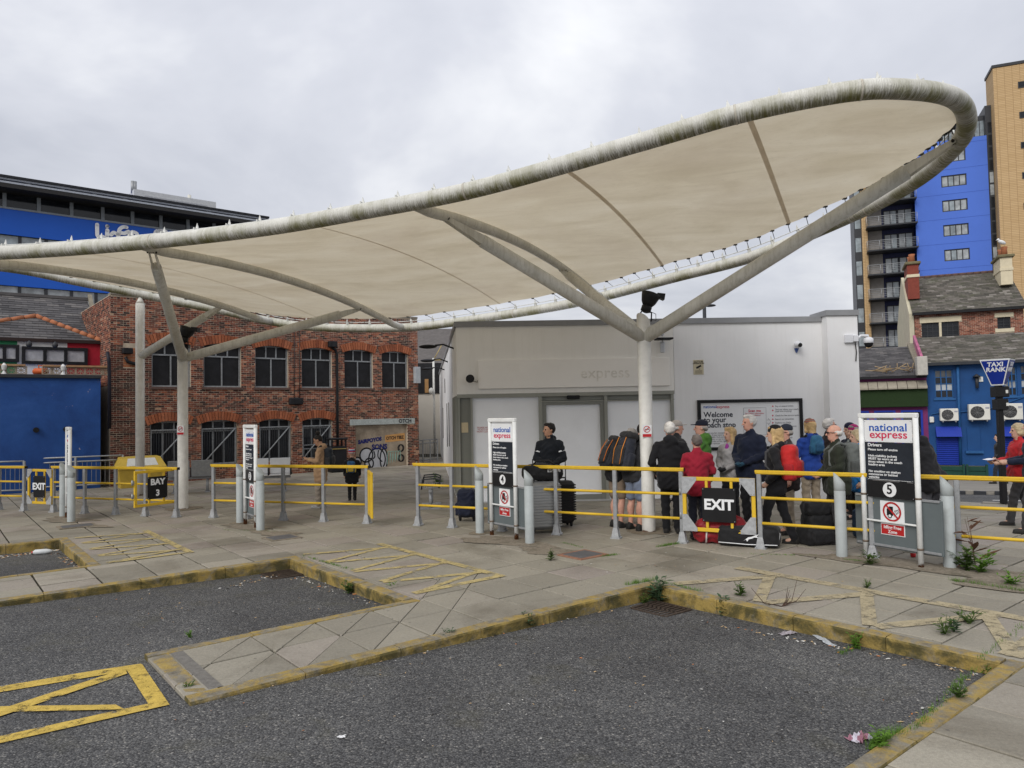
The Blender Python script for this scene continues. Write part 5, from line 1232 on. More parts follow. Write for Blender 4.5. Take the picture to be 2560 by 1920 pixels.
# big welcome board
h = (U(1744, 1060), U(2006, 1060), Vv(1124, 1870), Vv(998, 1870)); wbd = empty('welcome_board', FW.P((h[0]+h[1])/2, h[2]), 0, 'black-framed white welcome board on the wall behind the queue', 'notice board')
m = MB(); t = .07; FW.box(m, h[0], h[1], h[3]-t, h[3], 0, .05); FW.box(m, h[0], h[1], h[2], h[2]+t, 0, .05); FW.box(m, h[0], h[0]+t, h[2]+t, h[3]-t, 0, .049); FW.box(m, h[1]-t, h[1], h[2]+t, h[3]-t, 0, .049); m.build('frame', M_BLACK, wbd)
m = MB(); FW.box(m, h[0]+t, h[1]-t, h[2]+t, h[3]-t, 0, .02); pn = m.build('poster', M_WHITE, wbd)
tx = lambda s, px_, py_, size, mat_, al='LEFT', bold=.002, **k: text_mesh(s, size, mat_, FW.P(*FW.px(px_, py_), .0225), FW.r, FW.u, bold=bold, parent=pn, align=al, **k)
M_TXT = pm('poster_ink', (.03, .035, .05), .5); M_GRY = pm('poster_grey', (.22, .22, .24), .5); M_PRED = pm('poster_red', (.55, .06, .10), .5)
tx('national', 1757.5, 1017.5, .095, M_NBLUE, bold=.0008); tx('express', 1790, 1017.5, .095, M_PRED, bold=.0008)
for s, y in (('Welcome', 1037.5), ('to your', 1050.5), ('coach stop', 1063.5)): tx(s, 1758.5, y, .165, M_TXT, bold=.0035)
for k, s in enumerate(('Thank you for choosing to travel', 'with us. If you want to', 'book tickets, find out more', 'information, or get in touch,', 'use the code on the right', 'for more options.')): tx(s, 1760, 1083+5.2*k, .05, M_GRY, bold=0)
tx('Scan me', 1885.5, 1027, .085, M_PRED, 'CENTER', .0015); tx('for tickets, information', 1886, 1033.5, .045, M_PRED, 'CENTER', 0); tx('and assistance', 1886, 1038, .045, M_PRED, 'CENTER', 0)
m = MB(); fr_pts = [FW.P(*FW.px(x, y), .0215) for x, y in ((1858, 1020), (1914, 1019), (1915, 1087), (1859, 1088), (1858, 1020))]; stroke(m, fr_pts, .008, FW.n, 0, .001, 1); m.build('scan_frame', M_GRY, pn)
ar = [FW.P(*FW.px(x, y), .0215) for x, y in ((1916, 1050), (1920, 1050), (1920, 1046), (1926, 1054), (1920, 1062), (1920, 1058), (1916, 1058))]; m = MB(); stroke(m, ar, .008, FW.n, 0, .001, 1); m.build('arrow', M_GRY, pn)
for k, s in enumerate(('Buy or amend tickets', 'Find out where your coach is\n(real time tracking)', 'Check for live service updates', 'Search our timetables', 'Explore our FAQs', 'Check luggage allowance', 'Book a journey', 'Chat to us', 'Help with your stop')):
    y = (1015.5, 1026, 1039, 1048, 1057, 1066, 1076, 1085, 1094)[k]; tx(s, 1937, y, .048, M_GRY, bold=0, line=.85); m = MB(); c = FW.P(*FW.px(1931, y), .0222); m.add([c+FW.r*.018*math.cos(i*.785)+FW.u*.018*math.sin(i*.785) for i in range(8)], [tuple(range(8))]); m.build('bullet', M_PRED, pn)
# left side wall running back
FSd = Face((-1.22, 16.0, 0), -6.8); FSd.n = Vector((-FSd.r.y, FSd.r.x, 0))
m = MB(); L_ = 25.0; FSd.quad(m, 0, 2.6, vS, vT, .0); m.build('side_fascia', M_BEIGE, wb); m = MB(); FSd.quad(m, 2.6, L_, -.2, vT, .004); FSd.quad(m, 0, 2.6, -.2, .1, 0); m.build('side_wall', M_RENDER, wb)
m = MB(); FSd.box(m, -.02, L_, vT, vT+.12, -.3, .04); m.build('side_capping', M_CAP, wb)
for k in range(5): m = MB(); FSd.box(m, k*.52, k*.52+.07, .1, vS, -.04, .03); m.build('side_mullion', M_SHOP, wb)
for k in range(4): m = MB(); FSd.quad(m, k*.52+.07, (k+1)*.52, .1, vS, -.02); m.build('side_board', pm('side_board_brown', (.25, .2, .17), .6, .2, 2) if k % 2 else M_SHOPB, wb)
for (d_, z0, z1) in ((5.5, 1.0, 2.3), (7.5, .9, 2.3), (9.5, 2.7, 3.2), (13, 1.0, 2.2)): m = MB(); FSd.box(m, d_, d_+.35, z0, z1, .0, .02); m.build('slit_window', M_DGLASS, wb)
for d_ in (1.4, 6.0, 10.0):
    q = MB(); c = FSd.P(d_, vT-.35, 0); q.tube([c, c+FSd.n*.25+Vector((0, 0, .1)), c+FSd.n*.45+Vector((0, 0, .08))], .02, 6); q.ell(c+FSd.n*.62+Vector((0, 0, .05)), (.22, .14, .05)); q.build('side_lamp', M_BOARD, wb)

# ------------------------------------------------------------------ beyond the alley
fb = Face(at(1046, 1100, 36), 88); al_ = empty('rendered_annexe', fb.p, 0, 'pale rendered annexe with black cladding at the end of the alley', 'building'); fb.p.z = 0
m = MB(); fb.box(m, -.5, 6, -.2, fb.px(1060, 984)[1], -8, 0); m.build('wall', pm('annexe_render', (.50, .47, .42), .8, .06, 1), al_)
m = MB(); fb.box(m, -.5, 3.2, fb.px(1060, 984)[1], fb.px(1060, 908)[1], -5, .05); m.build('dark_cladding', M_BOARD, al_)
q0 = fb.px(1052, 948); q1 = fb.px(1072, 982); m = MB(); fb.box(m, q0[0]+.2, q1[0], q1[1], q0[1], .05, .1); m.build('hatch', pm('ply_hatch', (.30, .17, .07), .7, .2, 4), al_)
m = MB(); P_ = fb.P(-3, fb.px(1060, 900)[1], -4); P2 = fb.P(9, fb.px(1060, 900)[1], -4); upv_ = Vector((0, 5, 2.6)); m.quad(P_, P2, P2+upv_, P_+upv_); m.build('roof', pm('far_roof', (.11, .10, .095), .8, .25, 4), al_)
pm_ = at(1085, 1000, 34); mast = empty('camera_mast', (pm_.x, pm_.y, 0), 0, 'slim white camera mast rising above the alley', 'mast'); tp_ = at(1085, 895, 34).z; m = MB(); m.tube([(pm_.x, pm_.y, 0), (pm_.x, pm_.y, tp_)], .05, 8); m.build('pole', M_CLEAT, mast); m = MB(); m.tube([(pm_.x-.3, pm_.y, tp_-.1), (pm_.x+.8, pm_.y, tp_-.1)], .02, 6); m.tube([(pm_.x, pm_.y, tp_-.1), (pm_.x+.4, pm_.y, tp_+.6)], .02, 6); m.build('aerial', pm('aerial_gold', (.4, .3, .12), .5), mast); MB().ell((pm_.x-.1, pm_.y-.2, at(1085, 978, 34).z), (.12, .12, .16)).build('camera_head', M_CLEAT, mast)
# street lamp behind the building
lp_ = at(1762, 812, 30); sl_o = empty('street_lamp', (lp_.x, lp_.y, -1), 0, 'dark street lamp rising behind the white building', 'street lamp'); tz = at(1762, 764, 30).z
m = MB(); m.tube([(lp_.x, lp_.y, -1), (lp_.x, lp_.y, tz)], [.1, .075], 10); m.build('pole', M_DKGREY, sl_o); m = MB(); m.ell((lp_.x+.22, lp_.y, tz), (.27, .16, .06)); m.build('lantern', M_DKGREY, sl_o)

# ------------------------------------------------------------------ grey ramp handrails in front of the brick workshop
def grey_rail(px_pts, h, lab, bars=True):
    P = [gr(*p) for p in px_pts]; r = empty('ramp_handrail', P[0], 0, lab, 'handrail', 'grey handrails by the workshop')
    for hh in (h, h-.13, .12): MB().tube([p+Vector((0, 0, hh)) for p in P], .022, 8).build('rail', M_GAL, r)
    tot = sum((P[i+1]-P[i]).length for i in range(len(P)-1)); n = max(2, int(tot/2.2)); m = MB()
    def along(d):
        for i in range(len(P)-1):
            l = (P[i+1]-P[i]).length
            if d <= l: return P[i].lerp(P[i+1], d/l)
            d -= l
        return P[-1]
    for k in range(n+1): p = along(tot*k/n); MB().bbox(p+Vector((0, 0, h/2)), (.06, .05, h), .008).build('post', M_GAL, r)
    nb = int(tot/.11)
    for k in range(nb): p = along(tot*k/nb); m.tube([p+Vector((0, 0, .12)), p+Vector((0, 0, h-.13))], .006, 4, cap=False)
    tag(m.build('infill_bars', M_GAL, r), kind='stuff')
grey_rail([(-80, 1241), (60, 1236)], .90, 'low grey handrail at the far left by the blue wall')
grey_rail([(64, 1231), (228, 1222), (307, 1217)], .93, 'grey barred handrail in front of the blue wall')
grey_rail([(384, 1207), (520, 1197), (640, 1188)], .95, 'grey barred handrail below the left workshop windows')
grey_rail([(640, 1189), (762, 1181), (866, 1174)], .95, 'grey barred handrail behind the woman in the tan coat')
grey_rail([(870, 1172), (967, 1165), (1057, 1157)], .9, 'grey barred handrail in front of the graffiti')
grey_rail([(1058, 1157), (1094, 1154)], .92, 'short grey barred gate at the alley mouth')
# grit bin
g0 = gr(350, 1216); gb = empty('grit_bin', g0, R_(38), 'yellow grit bin with sloping lid against the brick wall', 'grit bin'); M_GRIT = pm('grit_yellow', (.52, .36, .06), .6, .15, 3, dirt=(.2, .15, .06), dirt_amt=.4)
m = MB(); b0 = [(-.55, -.32, 0), (.55, -.32, 0), (.55, .32, 0), (-.55, .32, 0)]; b1 = [(-.62, -.38, .55), (.62, -.38, .55), (.62, .38, .55), (-.62, .38, .55)]; m.add(b0+b1, [(3, 2, 1, 0), (0, 1, 5, 4), (1, 2, 6, 5), (2, 3, 7, 6), (3, 0, 4, 7)]); m.bbox((0, 0, .55), (1.30, .82, .06), .02); m.build('tub', M_GRIT, gb, True)
m = MB(); l0 = [(-.64, -.40, .58), (.64, -.40, .58), (.64, .40, .58), (-.64, .40, .58)]; l1 = [(-.52, -.16, .86), (.52, -.16, .86), (.52, .34, .88), (-.52, .34, .88)]; m.add(l0+l1, [(0, 1, 5, 4), (1, 2, 6, 5), (2, 3, 7, 6), (3, 0, 4, 7), (4, 5, 6, 7)]); m.build('lid', M_GRIT, gb, True)
m = MB(); m.add([(-.42, -.366, .63), (.42, -.366, .63), (.36, -.185, .84), (-.36, -.185, .84)], [(0, 1, 2, 3)]); m.build('lid_label', pm('faded_label', (.6, .6, .56), .6, .1), gb, True)
# litter bin
l0 = gr(843, 1180); tb = empty('litter_bin', l0, R_(30), 'tall black litter bin behind the woman in the tan coat', 'litter bin'); m = MB(); m.bbox((0, 0, .45), (.55, .55, .9), .03); m.build('body', M_BOARD, tb, True); m = MB()
for a in (-1, 1):
    for b in (-1, 1): m.box((a*.24, b*.24, 1.0), (.05, .05, .24))
m.bbox((0, 0, 1.16), (.62, .62, .07), .03); m.build('hood', M_BOARD, tb, True); MB().box((0, -.285, .82), (.5, .012, .02)).build('gold_trim', pm('trim_gold', (.4, .3, .1), .4), tb, True)
# seats
def seat_row(px_, py_, rz, n, lab, mat_, wire=False):
    r = empty('bench', gr(px_, py_), rz, lab, 'bench', 'metal benches on the concourse'); W = .56
    MB().bbox((0, 0, .38), (n*W, .07, .06), .008).build('beam', M_GAL, r, True)
    for x in (-n*W*.36, n*W*.36): m = MB(); m.tube([(x, 0, 0), (x, 0, .36)], .035, 8); m.box((x, 0, .012), (.12, .42, .024)); m.build('leg', M_GAL, r, True)
    for i in range(n):
        x = (i-(n-1)/2)*W
        if wire:
            m = MB()
            for k in range(9): m.tube([(x-.24, -.22+.05*k, .45), (x+.24, -.22+.05*k, .45)], .007, 5)
            for k in range(8): m.tube([(x-.24, .22+.012*k, .5+.055*k), (x+.24, .22+.012*k, .5+.055*k)], .007, 5)
            m.tube([(x-.25, -.24, .45), (x-.25, .2, .44), (x-.25, .32, .92), (x+.25, .32, .92), (x+.25, .2, .44), (x+.25, -.24, .45)], .013, 6); m.build('wire_seat', mat_, r, True)
        else:
            MB().bbox((x, -.02, .44), (W-.04, .44, .025), .01).build('seat', mat_, r, True)
            MB().bbox((x, .25, .66), (W-.04, .022, .42), .008, rot=Matrix.Rotation(R_(-12), 3, 'X')).build('backrest', mat_, r, True)
        for s in ((-1, 1) if i == n-1 else (-1,)):
            m = MB(); m.tube([(x+s*W/2, .18, .42), (x+s*W/2, .16, .62), (x+s*W/2, -.1, .64), (x+s*W/2, -.2, .60), (x+s*W/2, -.18, .44)], .016, 6); m.build('armrest', M_DKGREY, r, True)
M_SEAT = pm('perforated_seat', (.62, .63, .64), .35, .08, 6, metal=.3)
seat_row(672, 1229, R_(15), 2, 'pair of silver seats beside the bay 3 sign', M_SEAT)
seat_row(478, 1231, R_(-160), 2, 'grey perforated bench between the columns by the workshop', M_GAL)
seat_row(1078, 1266, R_(95), 2, 'wire bench against the left corner of the white building', M_STEEL, True)
# ------------------------------------------------------------------ implicit-surface modeller for people and soft bags
def sdf_grid(prims, h):
    lo = np.full(3, 1e9); hi = np.full(3, -1e9); bb = []
    for p in prims:
        if p[0] == 'c': a, b, r1, r2 = map(np.asarray, p[1:5]); r = max(float(r1), float(r2)); l = np.minimum(a, b)-r; u = np.maximum(a, b)+r
        else: c = np.asarray(p[1]); r = float(np.linalg.norm(p[2]))+(p[3] if p[0] == 'b' else 0); l = c-r; u = c+r
        if p[0] == 'e' and p[3] is None: l = c-np.asarray(p[2]); u = c+np.asarray(p[2])
        bb.append((l, u)); lo = np.minimum(lo, l); hi = np.maximum(hi, u)
    lo = lo-2.5*h; n = np.ceil((hi+2.5*h-lo)/h).astype(int)+1
    G = np.full(tuple(n), 0.2, dtype=np.float32)
    ax = [lo[i]+h*np.arange(n[i]) for i in range(3)]
    for p, (l, u) in zip(prims, bb):
        k = p[-1]; m = abs(k)+3*h
        i0 = np.maximum(0, np.floor((l-m-lo)/h).astype(int)); i1 = np.minimum(n, np.ceil((u+m-lo)/h).astype(int)+1)
        sl = tuple(slice(i0[i], i1[i]) for i in range(3))
        X, Y, Z = np.meshgrid(ax[0][sl[0]], ax[1][sl[1]], ax[2][sl[2]], indexing='ij', sparse=True)
        if p[0] == 'c':
            a, b = np.asarray(p[1], float), np.asarray(p[2], float); r1, r2 = p[3], p[4]; ab = b-a; L = float(ab @ ab)+1e-9
            t = np.clip(((X-a[0])*ab[0]+(Y-a[1])*ab[1]+(Z-a[2])*ab[2])/L, 0, 1)
            d = np.sqrt((X-a[0]-ab[0]*t)**2+(Y-a[1]-ab[1]*t)**2+(Z-a[2]-ab[2]*t)**2)-(r1+(r2-r1)*t)
        elif p[0] == 'e':
            c, r, R = np.asarray(p[1]), np.asarray(p[2], float), p[3]; x, y, z = X-c[0], Y-c[1], Z-c[2]
            if R is not None: x, y, z = R[0, 0]*x+R[1, 0]*y+R[2, 0]*z, R[0, 1]*x+R[1, 1]*y+R[2, 1]*z, R[0, 2]*x+R[1, 2]*y+R[2, 2]*z
            k0 = np.sqrt((x/r[0])**2+(y/r[1])**2+(z/r[2])**2); k1 = np.sqrt((x/r[0]**2)**2+(y/r[1]**2)**2+(z/r[2]**2)**2)+1e-6; d = k0*(k0-1)/k1
        else:
            c, hs, rd, R = np.asarray(p[1]), np.asarray(p[2], float), p[3], p[4]; x, y, z = X-c[0], Y-c[1], Z-c[2]
            if R is not None: x, y, z = R[0, 0]*x+R[1, 0]*y+R[2, 0]*z, R[0, 1]*x+R[1, 1]*y+R[2, 1]*z, R[0, 2]*x+R[1, 2]*y+R[2, 2]*z
            qx, qy, qz = np.abs(x)-hs[0]+rd, np.abs(y)-hs[1]+rd, np.abs(z)-hs[2]+rd
            d = np.sqrt(np.maximum(qx, 0)**2+np.maximum(qy, 0)**2+np.maximum(qz, 0)**2)+np.minimum(np.maximum(np.maximum(qx, qy), qz), 0)-rd
        g = G[sl]; d = np.broadcast_to(d, g.shape)
        if k < 0: G[sl] = np.maximum(g, -d); continue
        if k > 0: hh = np.clip(.5+.5*(g-d)/k, 0, 1); G[sl] = g*(1-hh)+d*hh-k*hh*(1-hh)
        else: G[sl] = np.minimum(g, d)
    return G, lo, ax
def sdf_mesh(prims, h, wrinkle=0.0, ws=1.0, seed=0, zcut=None):
    G, lo, ax = sdf_grid(prims, h)
    if wrinkle:
        X, Y, Z = np.meshgrid(*ax, indexing='ij', sparse=True); s = seed*1.7
        G = G+wrinkle*(np.sin(X*31*ws+2.1*np.sin(Z*17*ws+s)+s)*np.sin(Z*38*ws+2.4*np.sin(X*14*ws+s)+1.6*np.sin(Y*19+s))+.6*np.sin(Z*63*ws+3*np.sin(X*23*ws+s)+2*np.sin(Y*27*ws)))
    if zcut is not None:
        Z = ax[2][None, None, :]; G = np.maximum(G, zcut-Z)
    G = G.astype(np.float32); n = G.shape; ins = G < 0
    c = np.zeros((n[0]-1, n[1]-1, n[2]-1), np.int8); sl = lambda i, m: slice(i, m-1+i)
    for i in (0, 1):
        for j in (0, 1):
            for k in (0, 1): c += ins[sl(i, n[0]), sl(j, n[1]), sl(k, n[2])]
    act = (c > 0) & (c < 8); idx = np.full(act.shape, -1, np.int32); I = np.argwhere(act); idx[act] = np.arange(len(I))
    acc = np.zeros((len(I), 3)); cnt = np.zeros(len(I))
    cor = [(i, j, k) for i in (0, 1) for j in (0, 1) for k in (0, 1)]
    val = {q: G[I[:, 0]+q[0], I[:, 1]+q[1], I[:, 2]+q[2]] for q in cor}
    for a in cor:
        for axn in range(3):
            if a[axn]: continue
            b = list(a); b[axn] = 1; b = tuple(b); va, vb = val[a], val[b]; m = (va < 0) != (vb < 0); t = np.where(m, va/np.where(m, va-vb, 1), 0)
            P = np.repeat(np.array([a], float), len(I), 0); P[:, axn] += t; acc += P*m[:, None]; cnt += m
    V = lo+h*(I+acc/np.maximum(cnt, 1)[:, None])
    F = []
    for axn in range(3):
        A = ins; s1 = [slice(None)]*3; s2 = [slice(None)]*3; s1[axn] = slice(0, n[axn]-1); s2[axn] = slice(1, n[axn]); a = A[tuple(s1)]; b = A[tuple(s2)]
        o = [i for i in range(3) if i != axn]
        for flip in (0, 1):
            E = np.argwhere((a & ~b) if not flip else (~a & b)); E = E[(E[:, o[0]] > 0) & (E[:, o[1]] > 0) & (E[:, o[0]] < n[o[0]]-1) & (E[:, o[1]] < n[o[1]]-1)]
            if not len(E): continue
            q = []
            for (d0, d1) in ((-1, -1), (0, -1), (0, 0), (-1, 0)):
                C = E.copy(); C[:, o[0]] += d0; C[:, o[1]] += d1; q.append(idx[C[:, 0], C[:, 1], C[:, 2]])
            Q = np.stack(q, 1)
            if (axn == 1) ^ bool(flip): Q = Q[:, ::-1]
            F.append(Q)
    F = np.concatenate(F); F = F[(F >= 0).all(1)]
    return V, F
def np_mesh(name, V, F, mats, mi=None):
    me = bpy.data.meshes.new(name); me.vertices.add(len(V)); me.vertices.foreach_set('co', np.asarray(V, np.float32).ravel())
    me.loops.add(F.size); me.loops.foreach_set('vertex_index', F.astype(np.int32).ravel()); me.polygons.add(len(F))
    me.polygons.foreach_set('loop_start', np.arange(0, F.size, 4, dtype=np.int32)); me.polygons.foreach_set('loop_total', np.full(len(F), 4, np.int32))
    for m in (mats if isinstance(mats, list) else [mats]): me.materials.append(m)
    if mi is not None: me.polygons.foreach_set('material_index', np.asarray(mi, np.int32))
    me.polygons.foreach_set('use_smooth', np.ones(len(F), bool)); me.update(calc_edges=True); me.validate(); return me
def soft(name, prims, h, mat, parent, wrinkle=0.0, ws=1.0, seed=0, mi=None, zcut=None, xf=None):
    V, F = sdf_mesh(prims, h, wrinkle, ws, seed, zcut)
    o = bpy.data.objects.new(name, np_mesh(name, V, F, mat)); link(o); o.parent = parent
    return o
def cloth(name, col, rough=.85, var=.12, bump=.25, bscale=160, sheen=.08, stripe=None):
    if name in _pm: return _pm[name]
    T = NT(name); p = T.obj(); c = T.ramp(T.noise(p, 7, 5, .6), [(.3, sc(col, 1-var*1.6)), (.7, sc(col, 1+var*1.6))])
    if stripe:
        sx = T.n('ShaderNodeSeparateXYZ'); T.l(p, sx.inputs[0]); f = T.math('FRACT', T.math('MULTIPLY', sx.outputs[2], stripe[0])); st = T.ramp(f, stripe[1])
        st.node.color_ramp.interpolation = 'CONSTANT'; c = T.mix(.9, c, st)
    w = T.noise(p, bscale, 2, .5); T.bump(T.math('ADD', w, T.math('MULTIPLY', T.noise(p, 14, 4, .6), 1.5)), bump, .006)
    T.b.inputs['Sheen Weight'].default_value = sheen; _pm[name] = T.fin(c, rough); return _pm[name]
SKIN = {}
def skin(name, col):
    if name not in SKIN:
        T = NT('skin_'+name); p = T.obj(); c = T.ramp(T.noise(p, 11, 5, .6), [(.3, sc(col, .85)), (.7, (col[0]*1.12, col[1]*1.05, col[2]*1.02))]); T.b.inputs['Subsurface Weight'].default_value = .08; T.b.inputs['Subsurface Radius'].default_value = (.01, .004, .002)
        T.bump(T.noise(p, 60, 4), .1, .004); SKIN[name] = T.fin(c, .5)
    return SKIN[name]
M_EYE = pm('eye_dark', (.02, .015, .012), .25, .1, 20, coord='obj'); M_LIP = pm('lips', (.33, .12, .10), .5, .1, 20, coord='obj')
def Rz(a): return np.array([[math.cos(a), -math.sin(a), 0], [math.sin(a), math.cos(a), 0], [0, 0, 1]])
def Rx(a): return np.array([[1, 0, 0], [0, math.cos(a), -math.sin(a)], [0, math.sin(a), math.cos(a)]])
ARMS = {'down': ((.235, -.03, 1.14), (.235, .06, .90)), 'pockets': ((.275, -.08, 1.13), (.20, .09, .94)), 'clasp': ((.245, .02, 1.13), (.065, .23, 1.02)), 'phone': ((.215, .05, 1.12), (.06, .29, 1.17)),
        'straps': ((.25, .05, 1.12), (.115, .15, 1.33)), 'fold': ((.25, .06, 1.12), (-.03, .21, 1.10)), 'hold': ((.24, .06, 1.13), (.12, .33, 1.09)), 'reach': ((.25, .10, 1.10), (.16, .36, .92))}
PEOPLE = []
def person(px_, D, H, rz, label, top, bottom, skin_c='pale', hair=None, hat=None, arms='down', stance=.09, step=0.0, lean=0.0, yaw=0.0, nod=0.0, wide=1.0, hem=.80, hood=False, shorts=False, gloves=None, shoe=(.018, .017, .016), collar=True, glasses=False, seedv=0, zg=None, loose=1.0, group='people waiting for the coach', inner=None, hsz=1.0):
    d0 = at(px_, 1000, D); loc = Vector((d0.x, D, SZ(d0.x, D) if zg is None else zg))
    r = empty('person', loc, R_(rz), label, 'person', group); S = H/1.75; r.scale = (S, S, S)
    hip = np.array([0, 0, .93]); LR = Rx(-R_(lean)) if lean else np.eye(3)
    def L(p):                                               # bend the upper body forward about the hips
        p = np.asarray(p, float)
        return hip+LR @ (p-hip) if lean and p[2] > .92 else p
    C = lambda a, b, r1, r2, k=.02: ('c', L(a), L(b), r1, r2, k)
    w = wide*1.05; sx = .175*w
    sh = {s: np.array([s*sx, 0, 1.375]) for s in (-1, 1)}
    if isinstance(arms, str): arms = (arms, arms)
    el, wr = {}, {}
    for s, a in zip((-1, 1), arms): e, q = ARMS[a]; el[s] = np.array([s*e[0]*(.5+.5*w), e[1], e[2]]); wr[s] = np.array([s*q[0]*(.5+.5*w) if q[0] > .08 else s*q[0], q[1], q[2]])
    hp = {s: np.array([s*.085, 0, .92]) for s in (-1, 1)}; an = {s: np.array([s*stance, -s*step*.5, .085]) for s in (-1, 1)}
    kn = {s: np.array([s*(stance*.55+.045), -s*step*.25+.035, .50]) for s in (-1, 1)}
    # head frame
    HC = np.array([0, .02, 1.635]); HR = Rz(R_(yaw)) @ Rx(-R_(nod)); NB = np.array([0, .0, 1.50])
    hd = lambda p: L(NB+HR @ ((np.asarray(p, float)-NB)*hsz)); HRR = (LR @ HR) if lean else HR
    HE = lambda c, rr, k=.02: ('e', hd(c), tuple(x*hsz for x in rr), HRR, k)
    B = [HE((0, .005, 1.665), (.076, .097, .088)), HE((0, .03, 1.595), (.060, .070, .075), .03), HE((0, .062, 1.545), (.035, .035, .026), .025),
         ('c', hd((0, .100, 1.64)), hd((0, .122, 1.606)), .010, .0155, .012), HE((0, .095, 1.655), (.05, .012, .012), .015), HE((0, .092, 1.572), (.026, .014, .012), .01)]
    for s in (-1, 1): B.append(HE((s*.077, .0, 1.625), (.011, .02, .032), .008)); B.append(HE((s*.032, .112, 1.637), (.016, .014, .011), -.001)) if False else None
    B = [b for b in B if b is not None]
    B += [C((0, -.005, 1.44), (0, .008, 1.56), .060, .052, .03), ('e', L((0, 0, 1.12)), (.125*w, .085*w, .22), None, .05), ('e', L((0, 0, 1.30)), (.14*w, .088*w, .13), None, .05), C((-sx*.75, 0, 1.375), (sx*.75, 0, 1.375), .045, .045, .05), ('e', L((0, 0, .95)), (.13*w, .09*w, .10), None, .05)]
    for s in (-1, 1):
        B += [C(sh[s], el[s], .050, .042, .03), C(el[s], wr[s], .042, .029, .015)]
        f = wr[s]-el[s]; f = f/np.linalg.norm(f); side = np.cross(f, [0, 0, 1.0]); 
        if np.linalg.norm(side) < .2: side = np.array([0, -s*1.0, 0])
        side = side/np.linalg.norm(side); pn_ = np.cross(side, f)
        if abs(f[2]) > .7: side = np.array([0, 1.0, 0]); pn_ = np.array([-s*1.0, 0, 0])
        pc = wr[s]+f*.05; B += [C(wr[s]+f*.015, wr[s]+f*.08, .030, .036, .012)]
        for q in range(4):
            o_ = side*(.030-.020*q); ln = (.062, .072, .068, .052)[q]; a0 = wr[s]+f*.085+o_; a1 = a0+f*ln*.5+pn_*.012; a2 = a1+f*ln*.30+pn_*.028; B += [C(a0, a1, .0105, .0095, .006), C(a1, a2, .0095, .008, .004)]
        t0 = wr[s]+f*.03+side*.03; t1 = t0+f*.035+side*.022+pn_*.01; B += [C(t0, t1, .0125, .0105, .008), C(t1, t1+f*.028+pn_*.006, .0105, .009, .004)]
        B += [C(hp[s], kn[s], .075, .055, .03), C(kn[s], an[s], .054 if not shorts else .056, .037, .02), C(an[s]+[0, 0, -.02], an[s]+[0, .10, -.045], .036, .03, .02)]
        if shorts: B += [('e', (kn[s]*.6+an[s]*.4)+np.array([0, -.025, 0]), (.05, .052, .10), None, .03)]
    V, F = sdf_mesh(B, .0125)
    cen = V[F].mean(1); mi = np.zeros(len(F), int)
    for s in (-1, 1):
        mi[np.linalg.norm((cen-hd((s*.031, .098, 1.638)))/1.0, axis=1) < .0135] = 1
    mi[np.linalg.norm((cen-hd((0, .103, 1.572)))*np.array([.6, 1, 1.6]), axis=1) < .016] = 2
    ms = [skin(skin_c, {'pale': (.56, .36, .27), 'tan': (.40, .23, .15), 'pink': (.60, .34, .26), 'brown': (.26, .14, .085)}[skin_c]), M_EYE, M_LIP]
    if gloves: ms.append(cloth('glove_%d' % int(gloves[2]*1000+gloves[0]*77), gloves)); 
    if gloves:
        for s in (-1, 1): mi[np.linalg.norm(cen-(L(wr[s])+(L(wr[s])-L(el[s]))/np.linalg.norm(wr[s]-el[s])*.09), axis=1) < .105] = 3
    o = bpy.data.objects.new('body', np_mesh('body', V, F, ms, mi)); link(o); o.parent = r
    # upper garment
    q = loose; T_ = [('e', L((0, 0, 1.22)), (.172*w*q, .128*w*q, .21), None, .06), ('e', L((0, .01, 1.31)), (.160*w*q, .118*w*q, .12), None, .05), ('e', L((0, 0, 1.03)), (.165*w*q, .128*w*q, .17), None, .06), C((-sx*.8, -.005, 1.365), (sx*.8, -.005, 1.365), .068, .068, .05), C((0, -.012, 1.445), (-sx*.78, -.01, 1.385), .062, .058, .04), C((0, -.012, 1.445), (sx*.78, -.01, 1.385), .062, .058, .04)]
    nseg = 3
    for k in range(nseg):
        z = 1.0+(hem-1.0)*(k+1)/nseg; T_.append(('b', L((0, .0, (z+1.0)/2)) if z > .92 else np.array([0, 0, (z+.98)/2]), (.168*w*q, .125*w*q, abs(1.02-z)/2+.01), .07, None, .04))
    for s in (-1, 1): T_ += [C(sh[s], el[s], .066*q, .057*q, .04), C(el[s], wr[s]-(wr[s]-el[s])*.06, .060*q, .046*q, .02)]
    if collar: T_.append(C((0, -.01, 1.45), (0, .005, 1.505), .078, .070, .02))
    if hood: T_ += [('e', L((0, -.085, 1.475)), (.115, .07, .075), None, .03), ('e', L((0, -.10, 1.42)), (.09, .06, .08), None, .03)]
    T_.append(('c', hd((0, .03, 1.60)), hd((0, .04, 1.53)), .062, .055, -.001))
    soft('coat' if hem < .7 else 'jacket', T_, .0165, top, r, .0065, .9, seedv)
    if inner is not None:
        soft('shirt', [('e', L((0, .095, 1.36)), (.045, .035, .11), None, .01)], .012, inner, r)
    # trousers / shorts
    P_ = [('e', (0, 0, .95), (.152*w, .118*w, .11), None, .04)]
    for s in (-1, 1):
        if shorts: P_ += [('c', hp[s], kn[s]+np.array([0, -.01, .05]), .095, .088, .04)]
        else: P_ += [('c', hp[s], kn[s], .092, .072, .04), ('c', kn[s], an[s]+np.array([0, -.005, -.01]), .071, .062, .02)]
    soft('shorts' if shorts else 'trousers', P_, .0165, bottom, r, .0065, .85, seedv+3)
    sm = cloth('shoe_%d' % int(shoe[0]*2000), shoe, .6)
